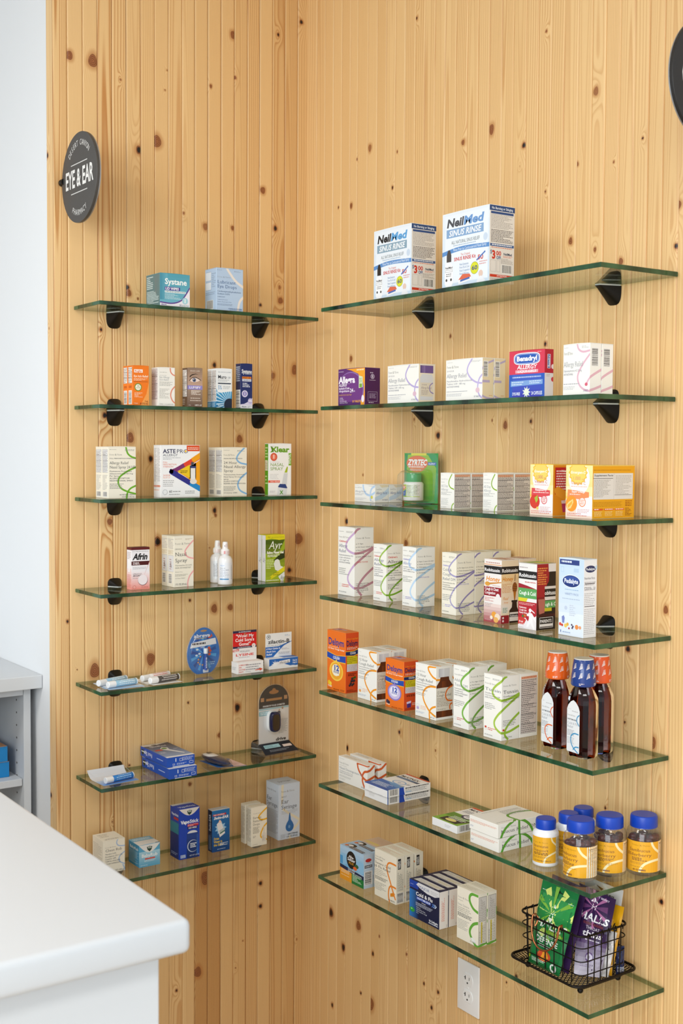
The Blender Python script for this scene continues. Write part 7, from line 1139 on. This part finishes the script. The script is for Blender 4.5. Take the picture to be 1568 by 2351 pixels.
def art(a):
    F,Rr=a.F,a.R; col='#64a63a'; stroke(F,[(1.02,.98),(.72,.97),(.60,.90),(.62,.80),(.78,.70),(1.02,.66)],.0060,col); stroke(F,[(1.02,.47),(.78,.40),(.63,.27),(.66,.16),(.85,.04),(.95,-.02)],.0060,col); stroke([F,Rr],[(.85,.03),(.95,.015),(1.2,.02),(2,.05)],.0050,col); poly(F,[(.66,.13),(.78,.14),(.9,.1),(.88,.05),(.74,.06)],'#eaece8'); brand(F,.05,.80,.028,.54); greek(F,.05,.745,.3,.765,1,'#a0a09a'); text(F,.04,.655,.042,'Sinus Severe','#9a9c98',w=.54,st='s'); para(F,.04,.61,.035,.020,['Acetaminophen 325 mg','Phenylephrine HCl 5 mg','Guaifenesin 200 mg'],'#6a6c68',w=.028); greek(F,.04,.44,.72,.52,3,'#6a6c68',bar=.55); greek(F,.04,.2,.6,.4,7,'#b0b0a8'); text(F,.64,.05,.022,'24 CAPLETS','#4a4c48',w=.26)
    frame(Rr,.06,.5,.92,.95,'#3a3830',.0006,'#d2cec8'); frame(Rr,.06,.05,.92,.49,'#3a3830',.0006,'#dcd8cc'); greek(Rr,.12,.52,.86,.93,6,'#9a948c',vert=True); greek(Rr,.12,.07,.86,.47,5,'#9a948c',vert=True); rect(Rr,.34,.07,.46,.47,'#c8b428'); rect(Rr,.95,.55,1,.7,col); greek(a.T,.1,.25,.7,.8,3,'#bab6a8',bar=.3)
r=carton('sinus','sinus_tablet_carton','cream sinus tablet box with broad green arcs, front one of two',art,'#ede7d6')
behind(r,'cream sinus tablet box standing behind the front green-arced one')
# ---- wire basket of lozenge bags
zb=ZR[6]+.0002; bx0,bx1,by0,by1=-.166,-.040,-1.212,-1.046
rt=tag(empty('wire_basket',((bx0+bx1)/2,(by0+by1)/2,zb)),'dark wire basket with a copper handle holding lozenge bags','basket'); ox,oy=(bx0+bx1)/2,(by0+by1)/2; hx,hy=(bx1-bx0)/2,(by1-by0)/2
def rrect(hx,hy,r,z,n=7):
    o=[]
    for cx,cy,a0 in ((hx-r,hy-r,0),(-hx+r,hy-r,PI/2),(-hx+r,-hy+r,PI),(hx-r,-hy+r,3*PI/2)):
        for i in range(n+1): a=a0+PI/2*i/n; o.append((cx+r*math.cos(a),cy+r*math.sin(a),z))
    return o
q=MB(); q.tube(rrect(hx+.002,hy+.002,.018,.113),.0021,closed=True); obj_part(q,'rim','wire',rt,smooth=60)
q=MB()
for z,k in ((.090,1.0),(.064,.99),(.038,.98)): q.tube(rrect((hx+.001)*k,(hy+.001)*k,.016,z),.0011,n=6,closed=True)
def upright(x,y,nx,ny): q.tube([(x+nx*.0035,y+ny*.0035,.1085),(x+nx*.0040,y+ny*.0040,.1135),(x+nx*.0005,y+ny*.0005,.1168),(x-nx*.0014,y-ny*.0014,.112),(x-nx*.001,y-ny*.001,.08),(x*.965,y*.965,.020)],.0012,n=6)
for i in range(6):
    t=-1+2*(i+.5)/6
    for sx in (1,-1): upright(sx*(hx+.001),t*(hy-.010),sx,0)
for i in range(6):
    t=-1+2*(i+.5)/6
    for sy in (1,-1): upright(t*(hx-.010),sy*(hy+.001),0,sy)
obj_part(q,'wire_lattice','wire',rt,smooth=60)
tx,ty=hx+.020,hy+.012; tcx=.0
q=MB(); q.tube(rrect(tx,ty,.020,.0245),.0026,closed=True); q.tube(rrect(hx*.97,hy*.97,.014,.0125),.0013,closed=True,n=6); tray=obj_part(q,'base_tray','wire',rt,smooth=60)
q=MB(); 
for k in range(-32,33):
    for s in (1,-1):
        # diagonal strands clipped to the tray floor
        c=k*.0085; pts=[]
        x0,x1=-hx*.96,hx*.96; y0=c+s*x0*.6; y1=c+s*x1*.6
        P0,P1=(x0,y0),(x1,y1); pl=clip([P0,P1,P1],-hy*.96,hy*.96,1) if False else None
        t0,t1=0.,1.
        for lim,sg in ((-hy*.96,1),(hy*.96,-1)):
            d0,d1=sg*(y0-lim),sg*(y1-lim)
            if d0<0 and d1<0: t0,t1=1,0; break
            if d0<0: t0=max(t0,d0/(d0-d1))
            elif d1<0: t1=min(t1,d0/(d0-d1))
        if t0>=t1: continue
        a_=(x0+(x1-x0)*t0,y0+(y1-y0)*t0,.0125+.0004*s); b_=(x0+(x1-x0)*t1,y0+(y1-y0)*t1,.0125+.0004*s); q.tube([a_,b_],.0008,n=4)
R0=rrect(hx*.97,hy*.97,.014,.0125,20); R1=rrect(tx,ty,.020,.0245,20); n=len(R0)
per=[0]
for i in range(n): per.append(per[-1]+math.dist(R1[i],R1[(i+1)%n]))
def at(Rg,s):
    s%=per[-1]
    for i in range(n):
        if per[i+1]>=s: t=(s-per[i])/max(per[i+1]-per[i],1e-9); a_,b_=Rg[i],Rg[(i+1)%n]; return tuple(a_[j]+(b_[j]-a_[j])*t for j in range(3))
m=int(per[-1]/.0075)
for i in range(m):
    for s in (.9,-.9): q.tube([at(R0,per[-1]*i/m),at(R1,per[-1]*(i+s)/m)],.0007,n=4)
obj_part(q,'mesh_net','wire',tray)
for sx in (1,-1):
    for sy in (1,-1):
        q=MB(); q.ball((sx*(hx-.012),sy*(hy-.012),.0058),.0058,n=8,sc=(1,1,1)); obj_part(q,'foot','wire',rt,smooth=60)
q=MB(); hw=.036; P_=[]
for i in range(25):
    a=PI*i/24; P_.append((-hx-.006-.010*math.sin(a),-hw*math.cos(a)+.006,.113-.050*math.sin(a)**.8))
cu=lambda s:[(-hx-.004,s*(hw-.006)+.006,.098),(-hx-.001,s*(hw-.008)+.006,.104),(-hx+.006,s*(hw-.004)+.006,.112),(-hx+.002,s*hw+.006,.119),(-hx-.004,s*hw+.006,.118)]
q.tube(cu(-1)+P_+cu(1)[::-1],.0019,n=8); obj_part(q,'handle','copper',rt,smooth=60)
def bag(label,BL,BR,TR,TL,th,base,art,group='lozenge bags in the wire basket',seed=1,mt='foil'):
    BL,BR,TR,TL=[np.array(p,float)+np.array((0,0,0)) for p in (BL,BR,TR,TL)]; c=(BL+BR)/2; rt=tag(empty('lozenge_bag',tuple(c)),label,'bag',group)
    nn=np.cross(BR-BL,TL-BL); nn/=np.linalg.norm(nn); g=np.random.RandomState(seed); ph=g.uniform(0,6,8)
    def pil(u,v,s): 
        pr=max(0,math.sin(PI*u))**.6*max(0,min(1,(v)/.10))**.7*max(0,min(1,(.90-v)/.25))**.8
        wr=.0011*math.sin(9*u+4*v+ph[0])*math.sin(7*v-3*u+ph[1])+.0009*math.sin(17*u*v+ph[2])+.0007*math.sin(23*v+ph[3])*math.sin(13*u+ph[4])
        return s*(th/2*pr+.0004)+wr*min(1,pr*1.5+.15)
    def fn(u,v,o): return (BL*(1-u)+BR*u)*(1-v)+(TL*(1-u)+TR*u)*v-c+nn*(pil(u,v,1)+o)
    def fb(u,v): return (BL*(1-u)+BR*u)*(1-v)+(TL*(1-u)+TR*u)*v-c+nn*pil(u,v,-1)
    q=MB(); N,Mv=14,24
    for j in range(Mv):
        for i in range(N):
            cor=[(i/N,j/Mv),((i+1)/N,j/Mv),((i+1)/N,(j+1)/Mv),(i/N,(j+1)/Mv)]
            q.add([fn(u,v,0) for u,v in cor],[(0,1,2,3)],base); q.add([fb(u,v) for u,v in cor],[(3,2,1,0)],base)
    for i in range(Mv):
        for u in (0,1): q.add([fb(u,i/Mv),fb(u,(i+1)/Mv),fn(u,(i+1)/Mv,0),fn(u,i/Mv,0)],[(0,1,2,3)],base)
    for i in range(N):
        for v in (0,1): q.add([fb(i/N,v),fb((i+1)/N,v),fn((i+1)/N,v,0),fn(i/N,v,0)],[(0,1,2,3)],base)
    f=Face(fn,float(np.linalg.norm(BR-BL)+np.linalg.norm(TR-TL))/2,float(np.linalg.norm(TL-BL)),.1); f.mb=q; f.k=12; art(f)
    me=obj_part(q,'bag_film',mt,rt); 
    return rt
def rays(f,cx,cy,c1,c2,r,n=12):
    f.k+=1
    for i in range(n):
        a=2*PI*i/n+.1; w=.10 if i%2 else .16; poly(f,[(cx,cy),(cx+r*math.cos(a-w),cy+r*.62*math.sin(a-w)),(cx+r*math.cos(a+w),cy+r*.62*math.sin(a+w))],c1 if i%2 else c2,False)
def art(f):
    grad(f,0,.45,1,.85,'#1c7a3a','#2a9448',4); rays(f,.5,.66,'#7cb43a','#d6e47a',.52); text(f,.5,.625,.075,'H','#f2f6ee',w=.12,al='c',st='kbi'); poly(f,[(.43,.72),(.57,.72),(.5,.78)],'#eef4e8'); poly(f,[(.43,.61),(.57,.61),(.5,.55)],'#eef4e8'); text(f,.5,.475,.085,'HALLS','#f4f6f0',w=.84,al='c',st='kbi'); rect(f,.3,.425,.9,.465,'#6a9a1e'); text(f,.55,.43,.025,'ASSORTED CITRUS','#dcea7a',w=.55,al='c'); text(f,.5,.375,.03,'IMMUNE SYSTEM','#e8efe6',w=.6,al='c'); text(f,.5,.30,.06,'DEFENSE','#f2f4ee',w=.66,al='c',st='kb'); greek(f,.3,.245,.72,.285,2,'#d8e6d4'); ell(f,.52,.16,.20,.065,'#c84a2a'); ell(f,.5,.165,.15,.055,'#eca02c'); ell(f,.56,.15,.1,.04,'#f0c848'); greek(f,.16,.05,.6,.1,3,'#e0ecdc',bar=.5); disc(f,.82,.06,.09,'#e4eae2'); greek(f,.77,.045,.87,.075,2,'#3a7a4a'); poly(f,[(.40,.915),(.60,.915),(.62,.925),(.54,.93),(.52,.945),(.48,.945),(.46,.93),(.38,.925)],'#12241a'); greek(f,.05,.88,.18,.895,1,'#dfeadf'); greek(f,.82,.84,.95,.855,1,'#dfeadf'); ell(f,.06,.1,.05,.03,'#b8c82a')
Z7=zb+.014
bag('green lozenge bag at the front of the wire basket',(-.158,-1.062,Z7),(-.158,-1.148,Z7),(-.122,-1.163,Z7+.158),(-.118,-1.060,Z7+.158),.018,'#16733a',art,seed=3)
def artp(f):
    poly(f,[(.1,.9),(.5,.8),(.9,.92),(.6,.95)],'#5a3a78'); rect(f,.05,.90,.95,.93,'#38204e'); text(f,.5,.905,.022,'HONEY LEMON MENTHOL','#dcd0e4',w=.6,al='c',st='b'); greek(f,.75,.95,.92,.96,1,'#cfc0dc')
bag('purple lozenge bag right behind the green one',(-.135,-1.064,Z7),(-.135,-1.150,Z7),(-.086,-1.148,Z7+.157),(-.082,-1.050,Z7+.157),.007,'#3c2250',artp,seed=5)
def artt(f):
    grad(f,0,0,1,.42,'#cfc8d6','#4c2c62',8); rays(f,.45,.80,'#b06a9a','#6a3a6a',.40); text(f,.45,.775,.06,'H','#f2eef4',w=.14,al='c',st='kbi'); poly(f,[(.36,.86),(.56,.86),(.46,.92)],'#eee8f0'); text(f,.48,.635,.085,'HALLS','#f4f2f6',w=.86,al='c',st='kbi'); rect(f,.2,.585,.8,.615,'#6a3040'); text(f,.5,.535,.035,'THROAT','#e0d8e4',w=.42,al='c'); text(f,.5,.455,.065,'thins','#f0ecf2',w=.62,al='c',st='bi'); greek(f,.3,.40,.75,.43,1,'#d8d0de'); disc(f,.5,.22,.14,'#5a3a78'); disc(f,.5,.22,.10,'#cfc6da'); greek(f,.2,.1,.6,.14,2,'#8a7a9a'); text(f,.6,.925,.022,'SWEET BERRY','#dcd0e4',w=.5,al='c',st='b')
bag('purple and white throat lozenge bag slanting across the middle of the basket',(-.128,-1.157,Z7),(-.096,-1.196,Z7),(-.068,-1.207,Z7+.150),(-.076,-1.118,Z7+.158),.008,'#341c48',artt,seed=8)
def arty(f):
    text(f,.5,.64,.10,'Ricola','#1c2420',w=.8,al='c',st='kbi'); greek(f,.2,.55,.8,.6,1,'#7a5a10',bar=.6); ell(f,.4,.45,.12,.03,'#3a7a3a'); ell(f,.6,.36,.1,.03,'#3a7a3a'); poly(f,[(.2,.3),(.4,.32),(.38,.22),(.2,.2)],'#4a5a1e'); greek(f,.2,.08,.6,.16,3,'#8a6a14')
bag('yellow lozenge bag near the wall side of the basket',(-.084,-1.168,Z7),(-.072,-1.203,Z7),(-.044,-1.206,Z7+.130),(-.058,-1.140,Z7+.130),.009,'#e2a414',arty,seed=12)
bag('white pouch at the back of the basket, top against the glass',(-.060,-1.122,Z7),(-.056,-1.190,Z7),(-.0405,-1.200,Z7+.160),(-.0415,-1.100,Z7+.160),.005,'#d6d2ce',lambda f:(greek(f,.2,.75,.8,.9,3,'#5a5658'),poly(f,[(.3,.95),(.5,.93),(.45,.9)],'#2a2628'),rect(f,.1,.2,.9,.5,'#c8c2bc')),seed=15)
bag('small navy pouch low in the back corner of the basket',(-.0610,-1.203,Z7),(-.0450,-1.209,Z7),(-.0440,-1.208,Z7+.055),(-.0600,-1.2025,Z7+.055),.006,'#16244e',lambda f:(text(f,.5,.12,.16,'COUGH DROPS','#d8dce6',w=.8,al='c',st='b'),),seed=18)
bag('slim red and white pouch squeezed between the purple and yellow bags',(-.100,-1.176,Z7),(-.082,-1.203,Z7),(-.064,-1.2075,Z7+.085),(-.074,-1.176,Z7+.085),.002,'#dcd6d2',lambda f:(rect(f,0,0,.2,1,'#a01c24'),rect(f,.3,.4,.8,.7,'#e6e2de'),greek(f,.35,.42,.75,.68,4,'#3a3638',vert=True)),seed=21)
bpy.data.objects.remove(_fo)
